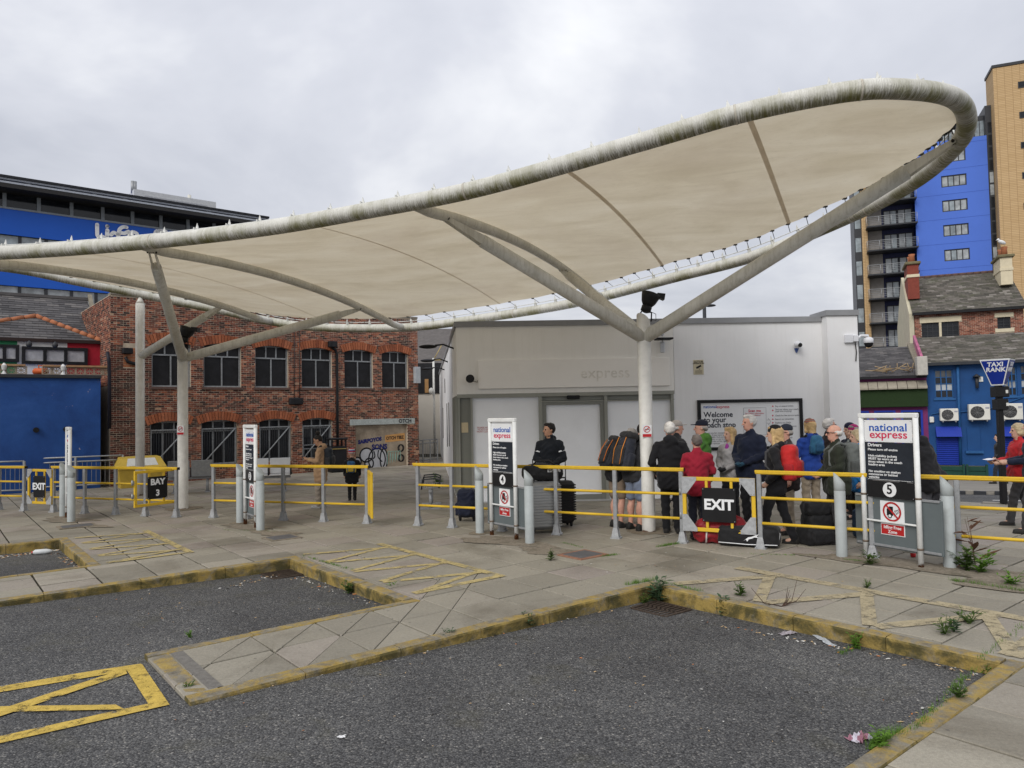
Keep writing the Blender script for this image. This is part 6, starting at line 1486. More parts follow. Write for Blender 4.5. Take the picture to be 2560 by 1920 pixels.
    for s in (-1, 1):
        a = an[s]; soft('shoe', [('c', a+np.array([0, -.035, -.045]), a+np.array([s*.015, .135, -.052]), .042, .036, .02), ('e', a+np.array([0, -.01, -.01]), (.045, .055, .055), None, .03), ('b', a+np.array([s*.007, .05, -.075]), (.043, .125, .014), .012, None, .008)], .0125, sm, r, zcut=.003)
    if hair:
        st, col = hair; hm = cloth('hair_%s_%d' % (st, int(col[0]*1000)), col, .6, .3, .5, 60, .1); Hh = []
        if st in ('short', 'crop'):
            Hh = [HE((0, -.012, 1.685), (.082, .100, .083)), HE((0, -.045, 1.64), (.078, .068, .075), .03), HE((0, .055, 1.735), (.062, .045, .028), .02)]
            for s in (-1, 1): Hh.append(HE((s*.068, .0, 1.66), (.018, .035, .05), .02))
        elif st == 'fringe': Hh = [HE((0, -.062, 1.63), (.078, .045, .052)), HE((-.068, -.02, 1.64), (.016, .05, .035), .01), HE((.068, -.02, 1.64), (.016, .05, .035), .01)]
        elif st in ('long', 'bob'):
            zb = 1.42 if st == 'long' else 1.53; Hh = [HE((0, -.012, 1.69), (.088, .105, .085)), ('c', hd((0, -.05, 1.66)), hd((0, -.07, zb)), .082, .062, .04), HE((0, .06, 1.735), (.06, .04, .028), .02)]
            for s in (-1, 1): Hh.append(('c', hd((s*.072, .015, 1.70)), hd((s*.078, -.0, zb+.03)), .026, .03, .03))
        elif st == 'bun': Hh = [HE((0, -.015, 1.685), (.082, .10, .083)), HE((0, -.05, 1.64), (.078, .06, .06), .03), HE((0, -.06, 1.80), (.055, .055, .05), .02)]
        elif st == 'curly': Hh = [HE((0, -.015, 1.69), (.098, .112, .09)), HE((0, -.05, 1.62), (.095, .07, .085), .03), HE((.07, .0, 1.63), (.035, .05, .07), .03), HE((-.07, 0, 1.63), (.035, .05, .07), .03)]
        if Hh:
            Hh.append(('e', hd((0, .105, 1.61)), (.075, .05, .085), HRR, -.001)) if st not in ('fringe',) else None
            soft('hair', [x for x in Hh if x], .0125, hm, r, .0035, 1.8, seedv+5)
    if hat:
        st, hm = hat
        if st == 'beanie': soft('hat', [HE((0, -.006, 1.705), (.088, .106, .085)), HE((0, -.008, 1.685), (.091, .108, .045), .01), ('e', hd((0, .11, 1.60)), (.07, .04, .075), HRR, -.001)], .012, hm, r, .002, 2, seedv)
        elif st == 'bobble': soft('hat', [HE((0, -.006, 1.705), (.092, .108, .092)), HE((0, -.008, 1.675), (.094, .11, .04), .01), ('e', hd((0, .115, 1.59)), (.07, .04, .072), HRR, -.001)], .012, hm, r, .003, 2, seedv)
        elif st == 'cap':
            ho_ = soft('hat', [HE((0, -.004, 1.705), (.084, .103, .072)), ('b', hd((0, .125, 1.690)), (.062, .055, .006), .006, HRR, .008), HE((0, .0, 1.685), (.085, .104, .03), .01)], .011, hm, r, .001, 2, seedv)
    if glasses:
        m = MB()
        for s in (-1, 1):
            m.tube([hd((s*.033+.021*math.cos(t), .112, 1.636+.017*math.sin(t))) for t in np.linspace(0, 6.283, 13)], .0042, 5); m.tube([hd((s*.055, .11, 1.64)), hd((s*.078, .05, 1.642)), hd((s*.08, .0, 1.64))], .004, 5)
        m.tube([hd((-.012, .116, 1.64)), hd((.012, .116, 1.64))], .004, 5); g = m.build('glasses', M_BLACK, r, True)
    PEOPLE.append((r, L, LR, S)); return r, L, LR
def pack(pe, kind, col, label, trim=(.03, .03, .032), strap=(.02, .02, .022), k=1.0, back=.20, zc=1.22, accent=None, hang=None):
    """rucksack worn on the back: a thing of its own, placed in the wearer's frame"""
    r0, L, LR = pe; M = r0.matrix_basis.copy()
    r = empty('rucksack', (0, 0, 0), 0, label, 'rucksack', 'rucksacks worn by the queue'); r.matrix_basis = M
    R = None if np.allclose(LR, np.eye(3)) else LR
    cm = cloth('pack_'+label[:18], col, .7, .15, .3, 120); tm = cloth('packtrim_'+label[:16], trim, .7, .2, .3, 120); stp = cloth('strap_%d' % int(strap[0]*900), strap, .8)
    y = -back; big = kind == 'big'
    if big:
        soft('main_sack', [('b', L((0, y-.02, zc)), (.175*k, .125*k, .33*k), .09, R, .02), ('e', L((0, y-.01, zc+.12*k)), (.17*k, .14*k, .2*k), None, .04)], .017, cm, r, .005, .9, 2)
        soft('lid', [('b', L((0, y-.005, zc+.36*k)), (.16*k, .14*k, .075*k), .06, R, .02)], .016, tm, r, .004, 1, 5)
        soft('front_pocket', [('b', L((0, y-.16*k, zc-.05*k)), (.12*k, .05*k, .19*k), .045, R, .02)], .016, tm, r, .003, 1, 7)
        for s in (-1, 1): soft('side_pocket', [('b', L((s*.185*k, y-.02, zc-.12*k)), (.045*k, .09*k, .15*k), .04, R, .02)], .016, cm, r, .003, 1, 8)
        soft('hip_belt', [('b', L((0, y+.10, zc-.26*k)), (.20*k, .05, .045), .03, R, .02)], .016, tm, r)
    else:
        soft('main_sack', [('b', L((0, y, zc)), (.145*k, .095*k, .22*k), .075, R, .02), ('e', L((0, y-.01, zc-.05*k)), (.15*k, .12*k, .17*k), None, .04)], .016, cm, r, .004, 1, 2)
        soft('front_pocket', [('b', L((0, y-.115*k, zc-.075*k)), (.11*k, .04*k, .105*k), .038, R, .02)], .015, tm, r, .003, 1, 7)
        for s in (-1, 1): soft('side_pocket', [('b', L((s*.15*k, y+.0, zc-.11*k)), (.03*k, .06*k, .10*k), .028, R, .015)], .015, tm, r)
        m = MB(); m.tube([L((-.025, y+.05, zc+.20*k)), L((-.02, y+.03, zc+.26*k)), L((.02, y+.03, zc+.26*k)), L((.025, y+.05, zc+.20*k))], .009, 6); m.build('grab_handle', stp, r, True)
    for s in (-1, 1):
        soft('shoulder_strap', [('c', L((s*.075, y+.09, zc+.19*k)), L((s*.105, -.03, 1.49)), .020, .022, .01), ('c', L((s*.105, -.03, 1.49)), L((s*.115, .115, 1.37)), .022, .022, .01), ('c', L((s*.115, .115, 1.37)), L((s*.13, .125, 1.17)), .022, .018, .01), ('c', L((s*.13, .125, 1.17)), L((s*.17, -.02, 1.04)), .014, .012, .01)], .014, stp, r)
    if accent:
        am = cloth('accent_%d' % int(accent[0]*1000), accent, .6)
        for s in (-1, 1):
            m = MB(); m.tube([L((s*.10*k, y-.16*k, zc+.30*k if big else zc+.15*k)), L((s*.11*k, y-.215*k if big else y-.16*k, zc+.05*k)), L((s*.10*k, y-.20*k, zc-.22*k))], .007, 5); m.build('compression_strap', am, r, True)
    return r
# ------------------------------------------------------------------ the people
K = cloth
BLK = K('cloth_black', (.010, .010, .012)); NAVY = K('cloth_navy', (.010, .014, .032)); CHAR = K('cloth_charcoal', (.03, .03, .033)); BEIGE = K('cloth_beige', (.34, .28, .21)); TAN = K('cloth_tan', (.36, .23, .135))
GREYF = K('fleece_grey', (.36, .35, .36)); REDF = K('fleece_red', (.26, .012, .028)); GREEN = K('jacket_green', (.065, .17, .03)); BLUEJ = K('jacket_blue', (.02, .06, .30)); AZURE = K('jacket_azure', (.02, .17, .45)); OLIVE = K('jacket_olive', (.020, .024, .016)); BROWN = K('jacket_brown', (.035, .026, .026)); DENIM = K('shorts_denim', (.17, .20, .27)); KHAKI = K('shorts_khaki', (.20, .15, .11)); DGREY = K('trousers_grey', (.045, .043, .045)); REDJ = K('jacket_red', (.42, .02, .025))
W_HAIR = (.60, .58, .55); G_HAIR = (.30, .28, .26); BLOND = (.48, .33, .16); D_HAIR = (.012, .009, .008); STRAW = (.50, .40, .25)
p_tan = person(800, 15.7, 1.56, 95, 'woman in a tan coat with a dark bun, looking at her phone', TAN, K('trousers_stone', (.28, .24, .2)), 'tan', ('bun', D_HAIR), arms='phone', hem=.62, nod=22, stance=.07, step=.10, seedv=1, hood=True, shoe=(.3, .3, .3), group='people by the bay 3 railing', wide=1.04)
pack(p_tan, 'day', (.016, .02, .026), 'dark blue rucksack on the woman in the tan coat', k=1.0, back=.19)
p_kid = person(878, 16.9, 1.13, 5, 'child in a black coat and striped red white and blue hat', BLK, BLK, 'pale', None, ('bobble', K('hat_striped', (.25, .02, .03), stripe=(9.0, [(0, (.05, .12, .4)), (.3, (.65, .65, .65)), (.62, (.4, .02, .03))]))), 'down', hem=.66, wide=1.2, hsz=1.32, seedv=2, group='people by the bay 3 railing', loose=1.08)
pack(p_kid, 'day', (.03, .10, .22), 'small blue and yellow rucksack on the child', trim=(.50, .36, .05), k=.95, back=.20)
p_man = person(1372, 13.1, 1.76, 168, 'dark-haired man in a black jacket standing behind the suitcases', K('cloth_ink', (.008, .010, .014)), BLK, 'tan', ('short', D_HAIR), arms='clasp', hem=.82, seedv=3, hood=True, yaw=-52, group='people waiting for the coach')
for s_ in (-1, 1):
    a_, b_ = Vector((s_*.175, 0, 1.375)), Vector((s_*.245, .02, 1.13)); c_ = a_.lerp(b_, .5); d_ = (b_-a_).normalized(); MB().tube([c_-d_*.011, c_+d_*.011], .068, 16).build('reflective_band', M_WHITE, p_man[0], True)
p_a = person(1536, 12.35, 1.74, -62, 'walker in khaki shorts bent under a big rucksack left of the column', BLK, KHAKI, 'pink', ('short', G_HAIR), arms='reach', lean=26, shorts=True, seedv=4, stance=.10, nod=15)
pack(p_a, 'big', (.018, .020, .025), 'large black rucksack with orange straps, left of the pair', accent=(.60, .16, .02), k=.78, back=.22, zc=1.15)
p_b = person(1580, 12.0, 1.78, -58, 'walker in grey-blue shorts carrying a big rucksack beside the column', CHAR, DENIM, 'pink', ('short', D_HAIR), arms='reach', lean=16, shorts=True, seedv=5, stance=.11, nod=12)
pack(p_b, 'big', (.024, .027, .038), 'large navy rucksack with orange straps, right of the pair', accent=(.62, .22, .03), k=.86, back=.23, zc=1.17)
person(1672, 11.65, 1.765, -8, 'white-haired man in a long black jacket seen from behind', BLK, BLK, 'pink', ('crop', W_HAIR), arms='pockets', hem=.72, wide=1.12, seedv=6, hood=True, loose=1.05)
person(1690, 12.7, 1.76, -75, 'man in a pale baseball cap facing right behind the white-haired man', CHAR, DGREY, 'pink', ('fringe', W_HAIR), ('cap', K('cap_pale', (.42, .38, .35))), arms='down', seedv=7)
person(1752, 12.2, 1.77, 62, 'man in a green hooded jacket and dark cap facing the notice board', GREEN, DGREY, 'pink', ('fringe', G_HAIR), ('cap', K('cap_navy', (.012, .015, .028))), arms='fold', hem=.74, wide=1.06, hood=True, seedv=8, yaw=15)
person(1739, 11.05, 1.575, -3, 'grey-haired person in a red fleece seen from behind at the exit gate', REDF, K('cloth_ink2', (.012, .014, .022)), 'pink', ('short', (.12, .10, .09)), arms='clasp', hem=.76, wide=1.06, seedv=9)
person(1822, 12.5, 1.635, 128, 'blonde woman in a light grey fleece with black gloves', GREYF, BLK, 'pale', ('long', BLOND), arms='clasp', hem=.78, seedv=10, yaw=-20, gloves=(.012, .012, .014), inner=K('shirt_violet', (.32, .05, .30)))
person(1872, 12.0, 1.85, 125, 'tall white-haired man in a long navy coat', NAVY, BLK, 'pink', ('short', W_HAIR), arms='clasp', hem=.74, wide=1.1, seedv=11, yaw=-22, gloves=(.015, .05, .085), loose=1.05)
p_w = person(1934, 10.55, 1.69, 62, 'woman in black with a black beanie striding left', BLK, BLK, 'pale', ('long', BLOND), ('beanie', K('beanie_black', (.007, .007, .008))), arms='pockets', hem=.76, step=.42, seedv=12, hood=True)
pack(p_w, 'day', (.42, .018, .018), 'bright red rucksack on the woman in the black beanie', trim=(.30, .012, .015), strap=(.06, .06, .065), k=1.2, back=.20)
person(1963, 11.35, 1.69, 92, 'man in a dark cap and glasses with a brown jacket', BROWN, BEIGE, 'pink', ('fringe', G_HAIR), ('cap', K('cap_blue', (.022, .027, .042))), arms='down', hem=.72, wide=1.05, seedv=13, glasses=True)
p_k = person(2022, 12.6, 1.73, 12, 'person in a blue jacket and striped knitted hat seen from behind', BLUEJ, BEIGE, 'pale', ('bob', BLOND), ('bobble', K('hat_knit', (.24, .07, .05), stripe=(30.0, [(0, (.30, .07, .05)), (.35, (.42, .33, .22)), (.6, (.10, .06, .07))]))), arms='straps', hem=.76, seedv=14, hood=True)
pack(p_k, 'day', (.03, .12, .22), 'small blue rucksack on the person in the knitted hat', trim=(.02, .08, .16), k=.75, back=.18, zc=1.34)
p_o = person(2084, 10.5, 1.70, 82, 'bald man in glasses and a dark olive jacket', OLIVE, DGREY, 'pink', ('fringe', W_HAIR), arms='clasp', hem=.74, wide=1.12, seedv=15, glasses=True, loose=1.06)
pack(p_o, 'day', (.11, .12, .115), 'grey rucksack on the bald man in the olive jacket', trim=(.07, .075, .072), strap=(.12, .13, .125), k=1.12, back=.22, zc=1.24)
person(2070, 13.2, 1.75, -92, 'grey-haired man in sunglasses facing right behind the bald man', BROWN, DGREY, 'pink', ('short', W_HAIR), arms='down', seedv=16, glasses=True)
person(2121, 13.6, 1.67, 100, 'person in a navy beanie behind the blonde woman in blue', NAVY, BLK, 'pale', None, ('beanie', K('beanie_navy', (.018, .018, .045))), arms='down', seedv=17)
person(2131, 12.7, 1.63, 110, 'person in a bright pink knitted hat near the end pier', CHAR, BLK, 'pale', ('bob', G_HAIR), ('beanie', K('beanie_pink', (.34, .02, .13))), arms='down', seedv=18)
person(2139, 11.4, 1.585, 88, 'blonde woman in an azure jacket beside the bay 5 sign', AZURE, BLK, 'pale', ('curly', STRAW), arms='down', hem=.72, seedv=19, wide=1.05)
p_p = person(2318, 10.6, 1.72, 28, 'person in a black padded jacket bending behind the bay 5 sign', BLK, K('trousers_mottled', (.06, .06, .068), var=.6), 'pale', ('short', D_HAIR), arms='reach', lean=20, hem=.74, wide=1.1, seedv=20, hood=True, loose=1.08)
person(2491, 24.5, 1.66, 60, 'far pedestrian in a black leather jacket behind the taxi sign pole', K('leather_black', (.012, .012, .013), .35), K('jeans_dark', (.02, .022, .03)), 'pale', ('short', D_HAIR), arms='pockets', step=.35, seedv=21, group='pedestrians by the street')
p_r = person(2541, 11.8, 1.62, 78, 'woman in a red and grey jacket holding a sheet of paper', REDJ, DGREY, 'pale', ('curly', STRAW), arms='hold', hem=.76, step=.45, seedv=22, wide=1.08, group='pedestrians by the street')
person(2577, 11.0, 1.72, 62, 'fair-haired person in navy at the right edge of the picture', NAVY, DGREY, 'pale', ('short', STRAW), arms='hold', hem=.76, step=.3, seedv=23, group='pedestrians by the street')
# paper held by the woman in red
r0 = p_r[0]; pp = empty('paper_sheet', (0, 0, 0), 0, 'white sheet of paper held by the woman in red', 'paper'); pp.matrix_basis = r0.matrix_basis.copy(); m = MB(); n = 6
vs = [(-.12+.24*j/3, .30+.24*i/n, 1.10+.03*math.sin(i*.7)+.06*i/n) for i in range(n+1) for j in range(4)]; m.add(vs, [(i*4+j, i*4+j+1, (i+1)*4+j+1, (i+1)*4+j) for i in range(n) for j in range(3)], 0, True); m.build('sheet', pm('paper_white', (.75, .76, .8), .7), pp, True)
ph = empty('phone', (0, 0, 0), 0, 'phone in the hands of the woman in the tan coat', 'phone'); ph.matrix_basis = p_tan[0].matrix_basis.copy(); MB().bbox((0, .40, 1.20), (.07, .012, .14), .005, rot=Matrix.Rotation(R_(-40), 3, 'X')).build('handset', M_BLACK, ph, True)

# ------------------------------------------------------------------ luggage on the ground
def place(px_, D, z=0.0): d = at(px_, 1000, D); return Vector((d.x, D, SZ(d.x, D)+z))
def suitcase(px_, D, rz, w, dp, h, mat_, lab, ribs=15):
    r = empty('suitcase', place(px_, D), rz, lab, 'suitcase', 'suitcases by the bay 4 sign'); z0 = .06
    MB().bbox((0, 0, z0+h/2), (w, dp, h), .05).build('shell', mat_, r, True)
    m = MB()
    for k in range(ribs): zz = z0+.07+(h-.14)*k/(ribs-1); m.bbox((0, 0, zz), (w+.014, dp+.014, (h-.14)/ribs*.62), .006)
    tag(m.build('shell_ribs', mat_, r, True), kind='stuff')
    for a in (-1, 1):
        for b in (-1, 1): m = MB(); m.tube([(a*(w/2-.07)-.015, b*(dp/2-.06), .032), (a*(w/2-.07)+.015, b*(dp/2-.06), .032)], .03, 12); m.box((a*(w/2-.07), b*(dp/2-.06), .06), (.04, .05, .03)); m.build('wheel', M_BOARD, r, True)
    m = MB(); m.tube([(-.08, 0, z0+h), (-.08, 0, z0+h+.05), (.08, 0, z0+h+.05), (.08, 0, z0+h)], .012, 6); m.build('carry_handle', M_BOARD, r, True)
    m = MB(); m.tube([(-w*.3, dp*.3, z0+h-.02), (-w*.3, dp*.3, z0+h+.35), (w*.3, dp*.3, z0+h+.35), (w*.3, dp*.3, z0+h-.02)], .010, 6); m.build('pull_handle', M_BOARD, r, True)
    return r
suitcase(1354, 11.95, R_(8), .52, .32, .78, pm('silver_shell', (.36, .37, .38), .28, .08, 3, metal=.75, coord='obj'), 'large ribbed silver suitcase beside the bay 4 sign')
suitcase(1398, 12.55, R_(20), .42, .28, .72, pm('black_shell', (.018, .018, .02), .35, .1, 3, coord='obj'), 'black suitcase standing behind the silver one')
hb = empty('holdall', place(1352, 11.98, .845), R_(8), 'black holdall lying on top of the silver suitcase', 'holdall'); blk = K('bag_black', (.012, .012, .013), .7)
soft('bag', [('b', (0, 0, .13), (.33, .17, .12), .09, None, .02), ('e', (-.05, 0, .16), (.25, .17, .13), None, .05), ('b', (-.24, -.12, .02), (.07, .06, .13), .05, None, .04)], .017, blk, hb, .006, .9, 3)
text_mesh('ESPLUS', .07, M_WHITE, wmat(hb) @ Vector((.16, -.185, .17)), wmat(hb).to_3x3() @ Vector((1, 0, 0)), (0, 0, 1), bold=.001, parent=hb)
m = MB(); m.tube([(-.2, -.08, .24), (-.1, -.1, .33), (.1, -.1, .33), (.2, -.08, .24)], .014, 6); m.build('handle', blk, hb, True)
wp = empty('wheeled_rucksack', place(1163, 13.35), R_(-12), 'small dark blue wheeled rucksack behind the railing', 'rucksack'); dn = K('bag_navy', (.012, .016, .034), .7)
soft('main_sack', [('b', (0, 0, .33), (.17, .12, .26), .08, None, .02), ('b', (0, -.13, .24), (.13, .05, .13), .045, None, .02), ('b', (-.18, 0, .22), (.03, .08, .12), .03, None, .02)], .016, dn, wp, .004, 1, 1)
for s in (-1, 1): m = MB(); m.tube([(s*.13-.015, 0, .045), (s*.13+.015, 0, .045)], .045, 12); m.box((s*.13, 0, .08), (.04, .1, .05)); m.build('wheel', M_BOARD, wp, True)
m = MB(); m.tube([(-.07, .06, .55), (-.07, .06, .62), (.07, .06, .62), (.07, .06, .55)], .014, 6); m.build('pull_handle', M_BOARD, wp, True)
rd = empty('duffel_bag', place(1793, 10.72), R_(-26), 'crumpled red duffel bag on the ground under the exit gate', 'duffel bag'); rm = K('bag_red', (.22, .012, .018), .45)
soft('bag', [('b', (0, 0, .18), (.36, .18, .17), .12, None, .02), ('e', (.14, 0, .24), (.24, .17, .18), None, .05), ('e', (-.25, -.03, .15), (.17, .16, .15), None, .05)], .017, rm, rd, .012, .8, 4)
for x in (-.18, .12): m = MB(); m.tube([(x, -.2, .03), (x+.01, -.2, .18), (x+.02, -.12, .31), (x+.02, .05, .32)], .013, 6); m.build('webbing', K('webbing_white', (.5, .48, .46)), rd, True)
bd = empty('sports_bag', place(1862, 10.45), R_(-26), 'flat black sports bag with white leaping-cat emblem and piping', 'sports bag')
soft('bag', [('b', (0, 0, .15), (.42, .17, .14), .07, None, .02)], .017, blk, bd, .004, .8, 6)
m = MB(); m.tube([(-.4, -.175, .06), (0, -.18, .05), (.4, -.175, .06)], .007, 5); m.tube([(.4, -.1, .05), (.425, -.05, .2), (.38, -.12, .27)], .007, 5); m.build('piping', M_WHITE, bd, True)
m = MB(); cat_pts = [(-.10, .10), (-.04, .15), (.02, .165), (.07, .19), (.11, .20), (.08, .175), (.10, .15), (.05, .155), (.01, .135), (-.03, .125), (-.05, .09), (-.07, .12)]; m.add([(x+.05, -.182, z) for x, z in cat_pts], [(0, 1, 11), (1, 2, 9, 10, 11), (2, 3, 7, 8, 9), (3, 4, 5, 6, 7)]); m.build('emblem', M_WHITE, bd, True)
ho = empty('stacked_holdall', place(2028, 10.5), R_(15), 'tall black travel bag with a side handle left of the bollard', 'travel bag'); soft('bag', [('b', (0, 0, .13), (.24, .16, .13), .06, None, .02), ('b', (.02, 0, .33), (.20, .14, .11), .07, None, .01), ('b', (-.01, -.02, .52), (.19, .13, .10), .07, None, .01), ('b', (0, -.16, .12), (.17, .04, .085), .035, None, .01)], .017, blk, ho, .006, .9, 9)
m = MB(); m.tube([(-.25, -.08, .35), (-.29, -.12, .5), (-.27, -.12, .66)], .016, 6); m.tube([(.2, -.18, .3), (.24, -.2, .2), (.28, -.17, .08)], .012, 6); m.build('strap', blk, ho, True)
sb = empty('shoulder_bag', place(2150, 10.9), R_(10), 'blue bag at the feet of the blonde woman in azure', 'bag'); soft('bag', [('b', (0, 0, .22), (.16, .12, .22), .08, None, .02)], .017, K('bag_steel', (.03, .06, .11)), sb, .006, .9, 9); m = MB(); m.tube([(-.12, 0, .4), (-.1, 0, .55), (.1, 0, .55), (.12, 0, .4)], .012, 6); m.build('handle', blk, sb, True)
# ------------------------------------------------------------------ street on the right, falling away
def strip(name, d0, d1, dz, mat, a0=-9, a1=40, n=24, kind='structure'):
    m = MB(); vs = []
    for i in range(n+1):
        for dd in (d0, d1): p = PN+RD*(a0+(a1-a0)*i/n)+RN*dd; vs.append((p.x, p.y, SZ(p.x, p.y)+dz))
    m.add(vs, [(2*i, 2*i+2, 2*i+3, 2*i+1) for i in range(n)]); o = m.build(name, mat); return tag(o, kind=kind)
strip('street', .0, 5.0, -.10, M_ASPH); strip('far_footway', 5.0, 30, .0, pm('far_paving', (.22, .205, .18), .85, .15, 1.5, .3, 30))
kr = empty('street_kerb', (PN.x, PN.y, 0), kind='structure')
for k in range(-8, 26):
    for (dd, w_) in ((-.14, .14), (5.0, .12)):
        p = PN+RD*(k*.92+.46)+RN*(dd+w_/2); MB().bbox((p.x, p.y, SZ(p.x, p.y)-.09), (.91, w_, .19), .012, rz=math.atan2(RD.y, RD.x)).build('kerb_stone', pm('granite_kerb', (.27, .25, .22), .85, .2, 6, .4, 50), kr)
m = MB()
for k in range(-7, 14):
    p = PN+RD*(k*2.2)+RN*2.4; q = p+RD*1.2; n_ = RN*.05; m.add([(*(p-n_), SZ(*p)-.094), (*(q-n_), SZ(*q)-.094), (*(q+n_), SZ(*q)-.094), (*(p+n_), SZ(*p)-.094)], [(0, 1, 2, 3)])
tag(m.build('lane_marking', M_WROAD), kind='structure')
for k in range(-12, 16):                                       # dark slotted drain blocks along the far kerb
    p = PN+RD*(k*.5)+RN*4.9; MB().bbox((p.x, p.y, SZ(p.x, p.y)-.05), (.3, .1, .11), .01, rz=math.atan2(RD.y, RD.x)).build('drain_block', M_DKGREY, kr)

# ------------------------------------------------------------------ blue building with air conditioners
FG = Face(at(2400, 1000, 29.5), 114); FG.p.z = 0; zb = -1.4
bb = empty('blue_shop', FG.p, 0, 'bright blue painted building with air-conditioning units across the street', 'building')
M_BLU = pm('blue_masonry_paint', (.010, .058, .185), .6, .16, 2, .35, 12, dirt=(.015, .03, .08), dirt_amt=.35); M_BLU2 = pm('blue_shutter', (.012, .035, .30), .45, .08, 3); M_BLU3 = pm('blue_frame', (.02, .09, .24), .55)
uL = FG.px(2316, 1000)[0]; vE = FG.px(2400, 906)[1]
hs = [FG.rpx(2338, 2382, 923, 996), FG.rpx(2512, 2541, 915, 990), FG.rpx(2553, 2584, 912, 988)]
m = MB(); wall_holes(FG, m, uL, 7, zb, vE, hs, .14); solid_behind(FG, m, uL, 7, zb, vE, 8); m.build('wall', M_BLU, bb)
for h in hs: window(FG, bb, h, .10, M_BLU3, [M_DGLASS, M_PGLASS, M_DGLASS, glass('dim_glass', (.07, .075, .08))], cols=3, rows=4, fw=.045, sill=(M_BLU3, .08))
def shutter(x0, x1, y0, y1, ya):
    h = FG.rpx(x0, x1, y0, y1); n = int((h[3]-h[2])/.085); m = MB()
    for k in range(n): FG.box(m, h[0], h[1], h[2]+k*.085, h[2]+k*.085+.07, .0, .05, bv=.012)
    o = m.build('roller_shutter', M_BLU2, bb); o['kind'] = 'stuff'
    a = FG.rpx(x0-4, x1+4, ya, y0); m = MB(); m.prism([FG.P(a[0], a[2], .02), FG.P(a[0], a[2], .38), FG.P(a[0], a[3], .10), FG.P(a[0], a[3], .02)], FG.r*(a[1]-a[0])); m.build('shutter_hood', M_BLU2, bb)
shutter(2343, 2397, 1091, 1162, 1066); shutter(2505, 2575, 1090, 1180, 1066)
h = FG.rpx(2419, 2450, 1068, 1130); m = MB(); FG.box(m, h[0], h[1], h[2], h[3], .0, .03, bv=.01); m.build('blind_panel', M_BLU, bb); h2 = FG.rpx(2414, 2458, 1127, 1133); m = MB(); FG.box(m, *h2, 0, .12); m.build('ledge', M_BLU3, bb)
pipe(FG, bb, [(2401, 1165), (2396, 1000), (2393, 906)], .055, M_BLU3, .08); pipe(FG, bb, [(2322, 1060), (2328, 1035), (2348, 1032), (2400, 1030), (2480, 1020), (2560, 992)], .02, M_BLU3, .05, 'conduit')
def aircon(x0, x1, y0, y1, lab):
    h = FG.rpx(x0, x1, y0, y1); w_, hh = h[1]-h[0], h[3]-h[2]; r = empty('air_conditioner', FG.P((h[0]+h[1])/2, h[2]), 0, lab, 'air conditioner', 'air-conditioning units on the blue wall'); cw = pm('aircon_white', (.62, .61, .56), .5, .08, 3)
    m = MB(); FG.box(m, h[0], h[1], h[2], h[3], .06, .40, bv=.02); m.build('casing', cw, r)
    c = (h[0]+w_*.40, (h[2]+h[3])/2); R = min(w_*.33, hh*.42); m = MB(); m.add([FG.P(c[0]+R*math.cos(t*.262), c[1]+R*math.sin(t*.262), .405) for t in range(24)], [tuple(range(24))]); m.build('fan_recess', M_BOARD, r)
    m = MB()
    for k in range(1, 7): m.tube([FG.P(c[0]+R*k/6*math.cos(t*.524), c[1]+R*k/6*math.sin(t*.524), .412) for t in range(13)], .006, 4)
    for k in range(10): m.tube([FG.P(c[0], c[1], .415), FG.P(c[0]+R*math.cos(k*.628), c[1]+R*math.sin(k*.628), .415)], .005, 4)
    m.build('fan_grille', pm('grille_grey', (.2, .2, .2), .5), r)
    m = MB(); FG.box(m, h[1]-w_*.22, h[1]-.03, h[3]-hh*.3, h[3]-hh*.18, .40, .405); m.build('maker_badge', pm('badge_grey', (.3, .3, .34), .5), r)
    for x in (h[0]+w_*.15, h[1]-w_*.15): m = MB(); FG.box(m, x-.02, x+.02, h[2]-.05, h[2]-.005, .0, .38); m.build('bracket', M_GAL, r)
aircon(2348, 2392, 1021, 1052, 'small air conditioner above the blue roller shutter'); aircon(2419, 2470, 1010, 1050, 'middle air conditioner on the blue wall'); aircon(2498, 2551, 1008, 1049, 'right-hand air conditioner partly behind the taxi sign')
q = FG.px(2441, 958); m = MB(); m.tube([FG.P(q[0], q[1]-.2, .12), FG.P(q[0], q[1]+.25, .12)], .06, 10); m.lathe([(.16, 0), (.02, .12)], FG.P(q[0], q[1]+.25, .12), 12); m.build('wall_lantern', M_DKGREY, bb); m = MB(); q = FG.px(2452, 948); FG.box(m, q[0]-.07, q[0]+.07, q[1]-.1, q[1]+.1, 0, .04); m.build('sensor_box', M_CLEAT, bb)
q = FG.px(2329, 1049); m = MB(); FG.box(m, q[0]-.08, q[0]+.08, q[1]-.12, q[1]+.12, 0, .1, bv=.02); m.build('meter_box', M_CLEAT, bb)
P0_ = FG.P(uL-.1, vE, .25); vr = FG.px(2420, 838, -3.2)[1]; upv = Vector((0, 0, vr-vE))-FG.n*3.4; m = MB(); m.quad(P0_, P0_+FG.r*10, P0_+FG.r*10+upv, P0_+upv); m.build('roof_deck', M_DKGREY, bb); slate_roof('roof_slates', P0_, FG.r, upv, 9.5, upv.length, .32, .17, M_SLATE2, bb)
m = MB(); FG.box(m, uL-.1, 7, vE-.10, vE+.02, .18, .32); m.build('gutter', M_DKGREY, bb)
gw = MB(); gw.prism([FG.P(uL-.12, vE-.5, .3), FG.P(uL-.12, vE+.08, .3), P0_+upv+Vector((0, 0, .12))-FG.r*.02, P0_+upv-Vector((0, 0, .25))-FG.r*.02], FG.r*.1); gw.build('painted_verge', pm('mural_paint', (.35, .10, .18), .6, .5, 3), bb)
